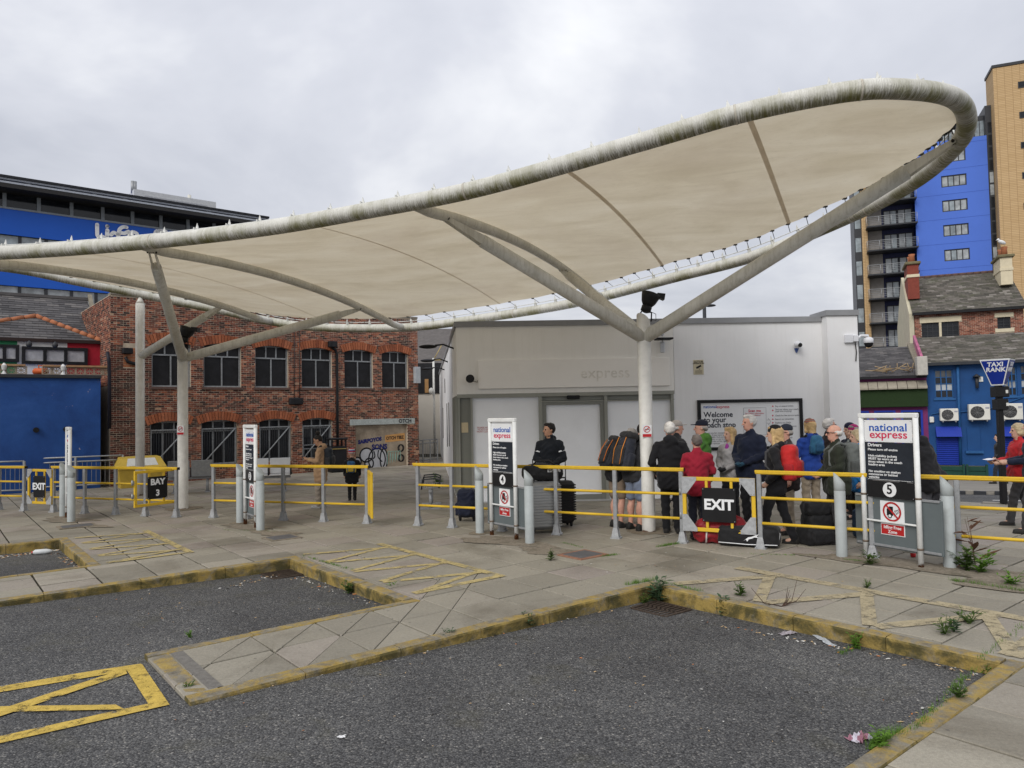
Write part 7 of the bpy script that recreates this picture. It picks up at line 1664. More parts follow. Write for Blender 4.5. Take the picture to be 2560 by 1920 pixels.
for (xa, xb) in ((2345, 2412), (2416, 2470)):
    a = FG.px(xa, 1180, 1.0); b = FG.px(xb, 1180, 1.0); pt = empty('planter', FG.P((a[0]+b[0])/2, -1.08, 1.0), 0, 'long green wooden planter %s' % ('under the roller shutter' if xa < 2400 else 'to the left of the taxi sign pole'), 'planter', 'green planters by the blue wall')
    for k in range(3): m = MB(); FG.box(m, a[0], b[0], -1.08+k*.2, -1.08+k*.2+.18, .95, 1.0, bv=.01); m.build('board', pm('green_timber', (.012, .05, .035), .7, .2, 5), pt)
    m = MB(); FG.box(m, a[0]+.02, b[0]-.02, -1.08, -.5, .6, .94); m.build('soil_box', pm('planter_soil', (.10, .085, .05), .9, .4, 6), pt)
    for x in (a[0]+.03, b[0]-.03): m = MB(); FG.box(m, x-.04, x+.04, -1.1, -.42, .94, 1.04); m.build('corner_post', pm('green_timber', (.012, .05, .035)), pt)
# ------------------------------------------------------------------ brick house behind and above
FH = Face(at(2400, 900, 33.5), 114); FH.p.z = 0; hsb = empty('brick_house', FH.p, 0, 'red brick house with cream lintels, stone-grey roof and two chimneys', 'house')
uA, uB = FH.px(2286, 800)[0], FH.px(2558, 760)[0]; vE2 = FH.px(2420, 775)[1]
w1, w2, w3 = FH.rpx(2305, 2347, 806, 852), FH.rpx(2355, 2397, 802, 850), FH.rpx(2494, 2526, 792, 822)
m = MB(); wall_holes(FH, m, uA, uB, -1, vE2, [w1, w2, w3], .15); solid_behind(FH, m, uA, uB, -1, vE2, 7); m.build('wall', M_MORTAR, hsb)
lt1 = FH.rpx(2299, 2403, 792, 804); lt1 = (lt1[0], lt1[1], w1[3]+.01, w1[3]+.24); lt2 = (w3[0]-.1, w3[1]+.12, w3[3]+.01, w3[3]+.2); mid = (w1[1], w2[0], w1[2], w1[3]); sl2 = (w3[0]-.1, w3[1]+.12, w3[2]-.16, w3[2]-.01)
bricks(FH, hsb, uA, uB, 4.0, vE2-.05, [w1, w2, w3, lt1, lt2, mid, sl2], mat=M_BRICK2)
for b in (lt1, lt2, sl2): m = MB(); FH.box(m, *b, -.1, .03); m.build('lintel', M_CREAM, hsb)
m = MB(); FH.box(m, mid[0], mid[1], mid[2], mid[3], -.1, .025); m.build('stone_mullion', M_CREAM, hsb)
for h in (w1, w2): window(FH, hsb, h, .10, M_DKGREY, M_DGLASS, cols=3, rows=4, fw=.035)
window(FH, hsb, w3, .10, M_DKGREY, M_DGLASS, cols=2, rows=3, fw=.035)
vR = FH.px(2390, 688, -3.4)[1]; P0_ = FH.P(uA-.1, vE2, .25); upv = Vector((0, 0, vR-vE2))-FH.n*3.65; m = MB(); m.quad(P0_, P0_+FH.r*(uB-uA+.2), P0_+FH.r*(uB-uA+.2)+upv, P0_+upv); b_ = P0_+upv; m.quad(b_, b_+FH.r*(uB-uA+.2), b_+FH.r*(uB-uA+.2)-FH.n*3.5+Vector((0, 0, -2.3)), b_-FH.n*3.5+Vector((0, 0, -2.3))); m.build('roof_deck', M_DKGREY, hsb)
slate_roof('roof_slates', P0_, FH.r, upv, uB-uA+.2, upv.length, .30, .17, M_SLATE2, hsb)
for k in range(14): a_ = b_+FH.r*((uB-uA)*k/14); m = MB(); m.tube([a_, a_+FH.r*((uB-uA)/14-.02)], .10, 8); m.build('ridge_tile', pm('dark_ridge', (.10, .06, .05), .8), hsb)
m = MB(); FH.box(m, uA-.1, uB+.1, vE2-.12, vE2-.0, .16, .30); m.build('gutter', M_BOARD, hsb)
gl = MB(); gl.prism([FH.P(uA-.02, -1, .02), FH.P(uA-.02, vE2, .02), FH.P(uA-.02, vR+.1, -3.4), FH.P(uA-.02, vE2, -7), FH.P(uA-.02, -1, -7)], -FH.r*.2); gl.build('gable_wall', pm('stained_cream_render', (.50, .46, .34), .8, .12, 2, .2, 20, dirt=(.25, .22, .14), dirt_amt=.4), hsb)
def chimney(px0, px1, ytop, ybot, off, mat_, band=True, nm='chimney'):
    f = Face(FH.p+FH.n*off, 114); a = f.rpx(px0, px1, ytop, ybot); m = MB(); f.box(m, a[0], a[1], a[2], a[3], -1.6, 0); o = m.build(nm, mat_, hsb)
    if band: m = MB(); f.box(m, a[0]-.03, a[1]+.03, a[3]-.62, a[3]-.48, -1.63, .03); m.build('stone_band', M_CREAM, o)
    m = MB(); f.box(m, a[0]-.10, a[1]+.10, a[3], a[3]+.14, -1.7, .10, bv=.03); m.build('chimney_cap', pm('mossy_cap', (.16, .14, .08), .9, .3, 6), o)
    for k in range(2): m = MB(); m.lathe([(.14, 0), (.12, .3), (.15, .42)], f.P((a[0]+a[1])/2, a[3]+.14, -.35-.7*k), 10); m.build('chimney_pot', pm('terracotta', (.33, .125, .06)), o)
chimney(2271, 2296, 660, 748, -.9, pm('chimney_brick', (.20, .05, .035), .85, .2, 9, .3, 40)); chimney(2503, 2530, 642, 712, -1.4, M_CREAM)
gull_p = at(2505, 613, 34); gu = empty('gull', gull_p, 0, 'white gull perched on the right-hand chimney', 'gull'); MB().ell(gull_p+Vector((0, 0, .14)), (.20, .09, .09), rot=Matrix.Rotation(R_(25), 3, 'Y')).ell(gull_p+Vector((-.16, 0, .27)), (.06, .05, .055)).tube([gull_p+Vector((-.2, 0, .26)), gull_p+Vector((-.28, 0, .24))], [.02, .006], 6).build('body', pm('gull_white', (.7, .7, .7), .7), gu)
MB().tube([gull_p+Vector((0, .02, .06)), gull_p+Vector((0, .02, -.02))], .008, 5).build('leg', pm('gull_leg', (.5, .35, .1), .6), gu)
# ------------------------------------------------------------------ low shop with green board, left of the blue one
FQ = Face(at(2220, 1000, 30.5), 112); FQ.p.z = 0; sh_ = empty('green_fascia_shop', FQ.p, 0, 'low slate-roofed shop with a dark green hedge fascia', 'shop')
ua_, ub_ = FQ.px(2100, 1000)[0], FQ.px(2318, 1000)[0]; vq = FQ.px(2230, 942)[1]
m = MB(); FQ.quad(m, ua_, ub_, -1.5, vq, 0); solid_behind(FQ, m, ua_, ub_, -1.5, vq, 7); m.build('wall', pm('purple_paint', (.16, .025, .11), .6, .1), sh_)
g4 = FQ.rpx(2130, 2316, 970, 1018); m = MB(); FQ.box(m, ua_, ub_, FQ.px(2230, 1018)[1], FQ.px(2230, 972)[1], .0, .25, bv=.02); m.build('hedge_fascia', pm('artificial_hedge', (.018, .035, .012), .9, .4, 40, .8, 60), sh_)
n_ = 9
for k in range(n_): a = ua_+(ub_-ua_)*k/n_; m = MB(); v0, v1 = FQ.px(2230, 970)[1], FQ.px(2230, 953)[1]; m.prism([FQ.P(a, v0, .4), FQ.P(a, v1, .05), FQ.P(a, v1-.06, .05), FQ.P(a, v0-.06, .4)], FQ.r*((ub_-ua_)/n_-.02)); m.build('canopy_tile', pm('stone_canopy_tile', (.28, .25, .2), .85, .2, 4), sh_)
for k in range(3): h = (ua_+.3+k*1.0, ua_+1.1+k*1.0, -.6, FQ.px(2230, 1026)[1]); window(FQ, sh_, h, -.02, M_BLU2, M_DGLASS, cols=1, rows=2, fw=.08)
P0_ = FQ.P(ua_, vq, .2); vr = FQ.px(2230, 868, -3)[1]; upv = Vector((0, 0, vr-vq))-FQ.n*3.2; m = MB(); m.quad(P0_, P0_+FQ.r*(ub_-ua_), P0_+FQ.r*(ub_-ua_)+upv, P0_+upv); m.build('roof_deck', M_DKGREY, sh_); slate_roof('roof_slates', P0_, FQ.r, upv, ub_-ua_-.3, upv.length, .30, .15, M_SLATE, sh_)
m = MB(); m.prism([P0_+FQ.r*(ub_-ua_-.3), P0_+FQ.r*(ub_-ua_-.05), P0_+FQ.r*(ub_-ua_-.05)+upv, P0_+FQ.r*(ub_-ua_-.3)+upv], (0, 0, .14)); m.build('verge', pm('verge_mortar', (.2, .18, .14)), sh_)
m = MB(); FQ.box(m, ua_, ub_, vq-.08, vq+.03, .12, .26); m.build('gutter', M_BOARD, sh_)
m = MB(); a = FQ.rpx(2288, 2312, 893, 940); FQ.box(m, a[0], a[1], a[2], a[3], .1, .7, bv=.02); m.build('vent_duct', pm('duct_beige', (.42, .40, .36), .6), sh_)
nest = MB()
for k in range(22): c = FQ.P(FQ.px(2250, 936)[0]+random.uniform(-1.1, .7), vq+.25+random.random()*.18, random.uniform(-.1, .2)); d = Vector((random.uniform(-1, 1), random.uniform(-.3, .3), random.uniform(-.2, .5)))*.4; nest.tube([c-d, c+d], .018, 4)
nb_ = empty('timber_scraps', FQ.P(FQ.px(2250, 936)[0], vq), 0, 'heap of broken timber laths lying on the low slate roof', 'debris'); tag(nest.build('laths', pm('bare_lath', (.33, .24, .14), .85), nb_), kind='stuff')

# ------------------------------------------------------------------ residential tower
FX = Face(at(2390, 900, 82), 112); FX.p.z = 0; tw = empty('residential_tower', FX.p, 0, 'tall residential tower with a bright blue front and stacked balconies', 'tower block')
M_TBLUE = pm('tower_blue', (.075, .16, .56), .7, .08, .15, dirt=(.055, .115, .42), dirt_amt=.4); M_TANT = None
def mat_tan():
    T = NT('tan_terracotta_tiles'); uv = T.obj(); p = T.pos(); bt = T.n('ShaderNodeTexBrick'); bt.offset = .0; mp = T.n('ShaderNodeMapping')
    cx_ = T.n('ShaderNodeVectorMath', operation='DOT_PRODUCT'); T.l(p, cx_.inputs[0]); cx_.inputs[1].default_value = FX.r; sx = T.n('ShaderNodeSeparateXYZ'); T.l(p, sx.inputs[0]); cb = T.n('ShaderNodeCombineXYZ'); T.l(cx_.outputs['Value'], cb.inputs[0]); T.l(sx.outputs[2], cb.inputs[1])
    T.l(cb.outputs[0], bt.inputs['Vector']); bt.inputs['Color1'].default_value = (.48, .325, .165, 1); bt.inputs['Color2'].default_value = (.54, .375, .20, 1); bt.inputs['Mortar'].default_value = (.30, .19, .09, 1); bt.inputs['Scale'].default_value = 1; bt.inputs['Mortar Size'].default_value = .02; bt.inputs['Brick Width'].default_value = .72; bt.inputs['Row Height'].default_value = .19
    return T.fin(bt.outputs[0], .7)
M_TANT = mat_tan()
V_ = lambda y, x=2390: FX.px(x, y)[1]
ubl, ubr = FX.px(2295, 700)[0], FX.px(2478, 600)[0]; vtop = V_(340, 2450); flh = (FX.px(2387, 636)[1]-FX.px(2390, 698)[1])
rows_y = [(437, 468), (499, 530), (560, 592), (621, 653), (682, 714)] 
base_v = FX.px(2392, 651)[1]; wh = FX.px(2392, 622)[1]-base_v
wins = []
for k in range(-7, 6):
    v0 = base_v+k*flh; u0 = FX.px(2361, 640)[0]; u1 = FX.px(2425, 640)[0]
    if v0 > 1 and v0+wh < vtop-.3: wins.append((u0, u1, v0, v0+wh))
m = MB(); wall_holes(FX, m, ubl, ubr, -2, vtop, wins, .2); solid_behind(FX, m, ubl-4.9, ubr, -2, vtop, 20, -3); m.build('blue_wall', M_TBLUE, tw)
for h in wins: window(FX, tw, h, .12, M_DKGREY, [M_PGLASS, M_SGLASS, M_PGLASS], cols=4, rows=1, fw=.12)
for k in range(-7, 6): m = MB(); v = base_v+k*flh-.85; FX.box(m, ubl, ubr, v, v+.03, -.02, .012); m.build('panel_joint', pm('joint_blue', (.04, .09, .38), .7), tw)
m = MB(); FX.box(m, ubl+1.2, ubr+.2, vtop, vtop+2.7, -6, -1.2); m.build('penthouse', M_DKGREY, tw)
for k in range(4): h = (ubl+1.6+k*1.6, ubl+2.7+k*1.6, vtop+.3, vtop+2.2); window(FX, tw, h, 1.16, M_DKGREY, M_SGLASS, cols=2, fw=.08)
# stair glazing strip
us0, us1 = ubr, FX.px(2506, 600)[0]; m = MB(); FX.box(m, us0, us1, -2, V_(258, 2490), -4, -.3); m.build('stair_strip', M_DKGREY, tw)
for k in range(-8, 8):
    for j in range(2):
        v = base_v+k*flh+j*flh*.5
        if 0 < v < V_(275, 2490)-1.2: m = MB(); FX.quad(m, us0+.2, us1-.5, v, v+flh*.42, -.28); m.build('stair_pane', M_DGLASS if (k+j) % 3 else M_PGLASS, tw)
# balcony bay, recessed
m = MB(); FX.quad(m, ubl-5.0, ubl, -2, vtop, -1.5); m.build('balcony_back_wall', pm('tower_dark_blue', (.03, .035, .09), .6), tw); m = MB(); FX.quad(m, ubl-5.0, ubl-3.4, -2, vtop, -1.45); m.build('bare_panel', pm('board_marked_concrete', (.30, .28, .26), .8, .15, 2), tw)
m = MB(); FX.box(m, ubl-5.6, ubl-5.0, -2, vtop, -6, -.6); m.build('tan_fin', M_TANT, tw); m = MB(); FX.box(m, ubl-6.4, ubl-5.6, -2, vtop+1, -8, -1.2); m.build('glazed_edge', M_DKGREY, tw)
for k in range(-8, 7):
    v = base_v+k*flh-.95
    if v < 1 or v > vtop-2: continue
    bl = MB(); FX.box(bl, ubl-5.2, ubl+.1, v-.16, v, -1.4, 1.0); bo = bl.build('balcony', M_DKGREY, tw)
    rl = MB()
    for hh in (.25, .45, .65, .85, 1.05): rl.tube([FX.P(ubl-5.2, v+hh, -1.4), FX.P(ubl-5.2, v+hh, .95), FX.P(ubl+.05, v+hh, .95)], .02 if hh < 1 else .035, 5)
    for u_ in (-5.2, -3.9, -2.6, -1.3, .05): rl.tube([FX.P(ubl+u_, v, .95), FX.P(ubl+u_, v+1.07, .95)], .03, 5)
    rl.build('balustrade', M_GAL, bo)
    window(FX, tw, (ubl-3.2, ubl-1.75, v+.05, v+2.15), 1.42, M_DKGREY, [M_PGLASS, M_SGLASS], cols=2, rows=1, fw=.1); window(FX, tw, (ubl-1.7, ubl-.15, v+.05, v+2.15), 1.42, M_DKGREY, [M_PGLASS, M_SGLASS], cols=2, rows=1, fw=.1)
    m = MB(); FX.quad(m, ubl-6.3, ubl-5.7, v+.3, v+2.0, -1.18); m.build('edge_pane', M_SGLASS, tw)
# tan block standing forward on the right
tb_ = empty('tan_tiled_block', FX.P(us1, 0, 1), 0, 'tan terracotta-tiled block at the right edge, taller than the blue tower', 'tower block')
vt2 = V_(178, 2500); m = MB(); FX.box(m, us1-.45, us1+14, -2, vt2, -2.2, 1.2); m.build('wall', M_TANT, tb_); m = MB(); FX.box(m, us1-.55, us1+14, vt2, vt2+.3, -2.3, 1.3); m.build('parapet', M_DKGREY, tb_)
for k in range(-8, 8):
    v = V_(297, 2550)+k*flh*1.18
    if 1 < v < vt2-1: window(FX, tb_, (FX.px(2541, 300)[0], FX.px(2541, 300)[0]+2.2, v-.35, v+.35), -1.24, M_DKGREY, M_DGLASS, cols=2, fw=.08)

# ------------------------------------------------------------------ taxi rank sign
tp = place(2498, 16.0); ts = empty('taxi_rank_sign', tp, 0, 'blue four-sided taxi rank sign on a black pole', 'sign'); zt, zl = 2.93-tp.z, 2.36-tp.z
MB().bbox((0, 0, zl/2), (.115, .115, zl), .012).build('pole', M_BLACK, ts, True)
for (z, w_) in ((zl-.14, .30), (zl-.42, .24)): MB().bbox((.02, 0, z), (w_, .22, .24), .015).build('control_box', M_BLACK, ts, True); MB().box((.10, -.115, z), (.05, .01, .07)).build('pale_panel', M_CLEAT, ts, True)
a, b = .40, .165; tw_ = [(-a, 0), (0, -a), (a, 0), (0, a)]; bw_ = [(-b, 0), (0, -b), (b, 0), (0, b)]; M_TX = pm('taxi_blue', (.01, .03, .24), .35, .08, 3)
for k in range(4):
    k2 = (k+1) % 4; T0, T1, B0, B1 = [Vector((*p, z)) for p, z in ((tw_[k], zt), (tw_[k2], zt), (bw_[k], zl), (bw_[k2], zl))]
    pl = MB().prism([B0, B1, T1, T0], ((T1-T0).cross(B0-T0)).normalized()*.01).build('sign_face', M_WHITE, ts, True)
    n = (T1-T0).cross(B0-T0).normalized(); n = -n if n.dot((T0+T1)/2-Vector((0, 0, zt))) < 0 else n; c = (B0+B1+T1+T0)/4; q = [c+(p-c)*.90+n*.006 for p in (B0, B1, T1, T0)]
    MB().add(q, [(0, 1, 2, 3)]).build('blue_field', M_TX, pl, True)
    if k in (0, 1):
        rr_ = (T1-T0).normalized(); uu_ = n.cross(rr_); uu_ = -uu_ if uu_.z < 0 else uu_; Mw = wmat(ts)
        for s_, f_ in (('TAXI', .20), ('RANK', .40)): text_mesh(s_, .135, M_WHITE, Mw @ ((T0+T1)/2*(1-f_)+(B0+B1)/2*f_+n*.009), rr_, uu_, bold=.004, parent=pl, shear=.12)
MB().quad((-a, 0, zt), (0, -a, zt), (a, 0, zt), (0, a, zt)).build('sign_lid', M_WHITE, ts, True)
# ------------------------------------------------------------------ painted hatching
def px_poly(mb, pts, z, mi=0):
    P = [gr(x, y, z) for x, y in pts]; a = sum((P[i].cross(P[(i+1) % len(P)])).z for i in range(len(P))); mb.add(P if a > 0 else P[::-1], [tuple(range(len(P)))], mi)
ZA = lambda x, y: (x/2.212, 1280+y/2.212)
m = MB(); zr = -.024
def rzp(x, y):
    p = gr(x, y, -.03); s, t = inv_st(p); return Vector((p.x, p.y, road_z(s, t)+.006))
RK = 0.0
def road_poly(m, pts, n=10):
    """quad strip a-b to d-c draped on the road"""
    a, b, c, d = [ZA(*p) for p in pts]; L = [rzp(a[0]+(b[0]-a[0])*i/n, a[1]+(b[1]-a[1])*i/n) for i in range(n+1)]; R = [rzp(d[0]+(c[0]-d[0])*i/n, d[1]+(c[1]-d[1])*i/n) for i in range(n+1)]
    global RK; RK += .0012
    for i in range(n): m.quad(*[v+Vector((0, 0, RK)) for v in (R[i], R[i+1], L[i+1], L[i])])
road_poly(m, [(-420, 1040), (780, 838), (790, 868), (-420, 1072)]); road_poly(m, [(698, 874), (786, 842), (938, 1072), (822, 1070)]); road_poly(m, [(-420, 1340), (820, 1066), (930, 1074), (-420, 1382)])
road_poly(m, [(-60, 1118), (690, 874), (705, 900), (-60, 1158)]); road_poly(m, [(-60, 1084), (640, 1074), (690, 1100), (-60, 1116)]); road_poly(m, [(-420, 1230), (-50, 1110), (-50, 1150), (-420, 1272)])
tag(m.build('yellow_box_marking', M_YROAD), kind='structure')
def hatch(s0, s1, t0, t1, mat, nm, w=.085, n=4, edge=True, flip=False):
    m = MB(); band(m, (s1-w/2, t0), (s1-w/2, t1), w, off=.007); band(m, (s0+.04, t1-w/2), (s1-w, t1-w/2), w, off=.007)
    L = (t1-t0)/n
    for k in range(n):
        a, b, c = t0+k*L, t0+(k+.5)*L, t0+(k+1)*L
        band(m, (s0+.05, a), (s1-w, b), w*.9, off=.0075); band(m, (s1-w, b-.05), (s0+.05, c-.05), w*.75, off=.008)
    tag(m.build(nm, mat), kind='structure')
hatch(4.16, 5.47, -10.0, -6.92, M_YSLAB, 'faded_hatching', w=.115, n=4); hatch(1.92, 3.10, -14.2, -11.35, M_YSLAB, 'faded_hatching', w=.11, n=4); hatch(6.55, 7.90, -5.3, -1.95, M_YSLAB2, 'faded_hatching', w=.17, n=3)
# ------------------------------------------------------------------ bare mortar and grit around the sign feet
M_PATCH = None
def mat_patch():
    T = NT('gritty_bedding'); p = T.pos(); c = T.ramp(T.noise(p, 26, 8, .8), [(.3, (.12, .10, .075)), (.5, (.24, .205, .16)), (.75, (.38, .34, .27))]); c = T.mix(T.math('MULTIPLY', T.ramp(T.noise(p, 3, 6, .7), [(.5, 0.0), (.65, 1.0)]), .5), c, (.07, .065, .035)); T.fin(c, .95)
    T.bump(T.noise(p, 40, 8, .8), .9, .02); return T.mat
M_PATCH = mat_patch()
def patch(cx, cy, rx, ry, rot=0.0, nm='bedding_patch', mat=None, z=.007):
    c = gr(cx, cy); n = 30; vs = [(c.x, c.y, z+.004)]; a0 = R_(rot)
    for k in range(n):
        a = 2*math.pi*k/n; rr = 1+.22*math.sin(3*a+cx)+.13*math.sin(7*a+cy)+.1*random.random(); x, y = rx*rr*math.cos(a), ry*rr*math.sin(a)
        X, Y = c.x+x*math.cos(a0)-y*math.sin(a0), c.y+x*math.sin(a0)+y*math.cos(a0); vs.append((X, Y, z+SZ(X, Y)))
    MB().add(vs, [(0, 1+k, 1+(k+1) % n) for k in range(n)]).build(nm, mat or M_PATCH, pave)
for q in ((1265, 1354, .75, .30, -35), (1370, 1378, .42, .22, -25), (2240, 1410, 1.0, .28, -42), (2430, 1432, .7, .26, -40), (628, 1318, .62, .22, -25), (690, 1334, .45, .2, -25), (170, 1300, .6, .25, -22), (215, 1315, .5, .2, -20), (2540, 1470, .6, .22, -40)): patch(*q)
# ------------------------------------------------------------------ iron: gully grates and chamber covers
M_IRON = pm('rusty_iron', (.055, .038, .028), .7, .35, 20, .4, 60, .3)
def grate(px_, py_, w, l, rot, lab):
    p = gr(px_, py_, -.15); s, t = inv_st(p); p = ST(s, t, road_z(s, t)); r = empty('gully_grate', p, rot, lab, 'drain grate', 'gully grates in the bays')
    m = MB(); m.box((0, -l/2, .0), (w, .03, .03)); m.box((0, l/2, 0), (w, .03, .03)); m.box((-w/2, 0, 0), (.03, l-.03, .028)); m.box((w/2, 0, 0), (.03, l-.03, .028)); m.box((0, 0, 0), (.025, l-.03, .026)); m.build('frame', M_IRON, r, True)
    n = 8
    for k in range(1, n): MB().box((0, -l/2+l*k/n, .001), (w-.03, .022, .024)).build('bar', M_IRON, r, True)
    MB().quad((-w/2, -l/2, -.004), (w/2, -l/2, -.004), (w/2, l/2, -.004), (-w/2, l/2, -.004)).build('dark_pit', pm('pit_black', (.006, .006, .006), .9), r, True)
AZ_A = math.atan2(CA, SA)
grate(1652, 1524, .42, .46, AZ_A, 'rusty gully grate in the corner of the nearest bay'); grate(705, 1437, .40, .44, AZ_A, 'litter-strewn gully grate in the corner of the middle bay')
def cover(px_, py_, w, l, rot, lab, fr):
    p = gr(px_, py_); r = empty('chamber_cover', (p.x, p.y, .006), rot, lab, 'access cover', 'access covers in the paving')
    MB().bbox((0, 0, .0), (w+.12, l+.12, .016), .004).build('surround', fr, r, True); MB().bbox((0, 0, .006), (w, l, .014), .004).build('lid', pm('slate_grey_lid', (.10, .10, .105), .6, .2, 9, .3, 60), r, True)
cover(1457, 1388, .42, .36, AZ_A, 'grey access cover in a worn red surround near the bay 4 bollard', pm('red_concrete', (.25, .13, .085), .9, .3, 12, .5, 50)); cover(705, 1345, .40, .36, AZ_A, 'dark access cover beside the bay 3 bollard', M_PATCH); cover(193, 1316, .5, .34, AZ_A, 'dark access cover at the foot of the leftmost sign', M_PATCH)
# ------------------------------------------------------------------ weeds
def leafmat(nm, c): 
    T = NT(nm); p = T.pos(); oi = T.n('ShaderNodeObjectInfo'); cc = T.ramp(T.noise(p, 30, 4, .6), [(.3, sc(c, .6)), (.7, sc(c, 1.5))]); T.fin(cc, .6); tl = T.n('ShaderNodeBsdfTranslucent'); T.l(cc, tl.inputs[0]); mx_ = T.n('ShaderNodeMixShader'); mx_.inputs[0].default_value = .25; T.l(T.b.outputs[0], mx_.inputs[1]); T.l(tl.outputs[0], mx_.inputs[2]); T.l(mx_.outputs[0], T.out.inputs[0]); return T.mat
M_LEAF = [leafmat('weed_green', (.07, .12, .025)), leafmat('weed_bright', (.10, .20, .025)), leafmat('weed_blue', (.06, .105, .05)), leafmat('dry_stem', (.12, .06, .035))]
def leaf(m, base, d, up, L, W):
    d = d.normalized(); sd = d.cross(Vector((0, 0, 1))).normalized() if abs(d.z) < .95 else Vector((1, 0, 0)); n = sd.cross(d)
    p = [base, base+d*L*.45+sd*W/2+n*L*.06, base+d*L*.75+sd*W*.35+n*L*.03, base+d*L, base+d*L*.75-sd*W*.35+n*L*.03, base+d*L*.45-sd*W/2+n*L*.06, base+d*L*.5-n*L*.02]; m.add(p, [(0, 1, 6), (1, 2, 6), (2, 3, 6), (3, 4, 6), (4, 5, 6), (5, 0, 6)], 0, True)
def weed(p, h, n, lab, mi=0, spread=.5, lw=.42, stems=5):
    r = empty('weed', p, 0, lab, 'weed', 'weeds in kerbs and joints'); m = MB(); st = MB()
    for k in range(stems):
        a = random.uniform(0, 6.28); tip = Vector((math.cos(a)*h*spread*random.random(), math.sin(a)*h*spread*random.random(), h*random.uniform(.55, 1.0))); st.tube([Vector((0, 0, -.01)), tip*.5+Vector((0, 0, h*.06)), tip], [.004, .003, .0015], 4, cap=False)
        for j in range(n):
            f = (j+.6)/n; b = tip*f; an = random.uniform(0, 6.28); L = h*random.uniform(.30, .52)*(1.15-.5*f); leaf(m, b, Vector((math.cos(an), math.sin(an), random.uniform(-.1, .7))), None, L, L*lw)
    m.build('foliage', M_LEAF[mi], r, True); st.build('stem', M_LEAF[mi] if mi != 3 else M_LEAF[3], r, True)
def wz(px_, py_, road=False):
    if not road: p = gr(px_, py_); return Vector((p.x, p.y, SZ(p.x, p.y)))
    p = gr(px_, py_, -.13); s, t = inv_st(p); return Vector((p.x, p.y, road_z(s, t)))
for a in [(1646, 1500, True, .30, 9, 'tall dark weed growing over the inner corner of the near kerb', 2, .35), (1612, 1502, True, .12, 6, 'small weed just left of the corner gully grate', 0, .8), (1325, 1572, True, .15, 8, 'leafy weed under the near kerb, right of the pair', 2, .8), (1120, 1618, True, .13, 8, 'bushy weed under the near kerb, left of the pair', 2, .8), (955, 1655, True, .07, 6, 'tiny sprig low on the near island kerb', 1, .8),
          (872, 1484, True, .17, 8, 'green weed at the foot of the middle bay end kerb', 0, .7), (976, 1490, True, .16, 8, 'weed in the right-hand corner of the middle bay', 1, .6), (1812, 1530, True, .24, 8, 'upright blue-green weed against the end kerb', 2, .3), (2140, 1622, True, .13, 9, 'bright green spreading weed below the end kerb', 1, 1.0), (2463, 1690, True, .10, 7, 'low green weed at the far right kerb corner', 1, 1.0),
          (1852, 1490, False, .16, 7, 'weed sprouting behind the end kerb', 0, .5), (2167, 1470, False, .10, 7, 'low weed in a joint in front of the bay 5 sign', 0, 1.0), (2424, 1558, False, .14, 8, 'dark spreading weed on the right-hand paving', 0, 1.1), (2385, 1580, False, .14, 8, 'grey-green weed on the painted hatching at right', 2, .6), (2362, 1585, False, .16, 4, 'thin leaning weed left of the grey-green one', 0, .9),
          (2418, 1424, False, .32, 10, 'large bushy weed at the foot of the right-hand bollard', 0, .6), (2445, 1432, False, .28, 8, 'smaller weed spreading from the right-hand bollard', 1, .9), (2530, 1462, False, .16, 9, 'bright weed on the grit at the right edge', 1, 1.0), (2178, 1412, False, .22, 6, 'weed leaning at the foot of the bay 5 sign left post', 0, .6), (1377, 1400, False, .16, 7, 'slender weed standing in a slab joint near the access cover', 0, .3), (2200, 1912, True, .14, 12, 'grassy clump beside the crumpled packet', 1, 1.0), (2395, 1745, False, .12, 7, 'weed in the joint behind the right kerb', 0, .8), (1095, 1215, False, .35, 9, 'overgrown weed by the wire bench at the building corner', 1, .6), (470, 1760, True, .08, 7, 'weed at the tip of the near island kerb', 0, .9), (474, 1612, True, .07, 6, 'sprig on the far side of the near island kerb', 1, .8)]:
    weed(wz(a[0], a[1], a[2]), a[3], a[4], a[5], a[6], a[7], stems=7)
weed(wz(2440, 1420), .62, 5, 'tall dry reddish stalk behind the right-hand bollard', 3, .22, .22, stems=3)
ds = wz(1955, 1516); dr_ = empty('dead_stems', ds, 0, 'bare curved brown stems lying on the paving', 'dead stems'); m = MB()
for k in range(6):
    a = R_(random.uniform(-30, 210)); L = random.uniform(.2, .42); m.tube([Vector((0, 0, 0)), Vector((math.cos(a)*L*.6, math.sin(a)*L*.3, .03)), Vector((math.cos(a)*L, math.sin(a)*L*.5, .05+.22*random.random()))], [.005, .004, .002], 4)
m.build('stem', pm('dead_stem', (.06, .035, .025), .9), dr_, True)
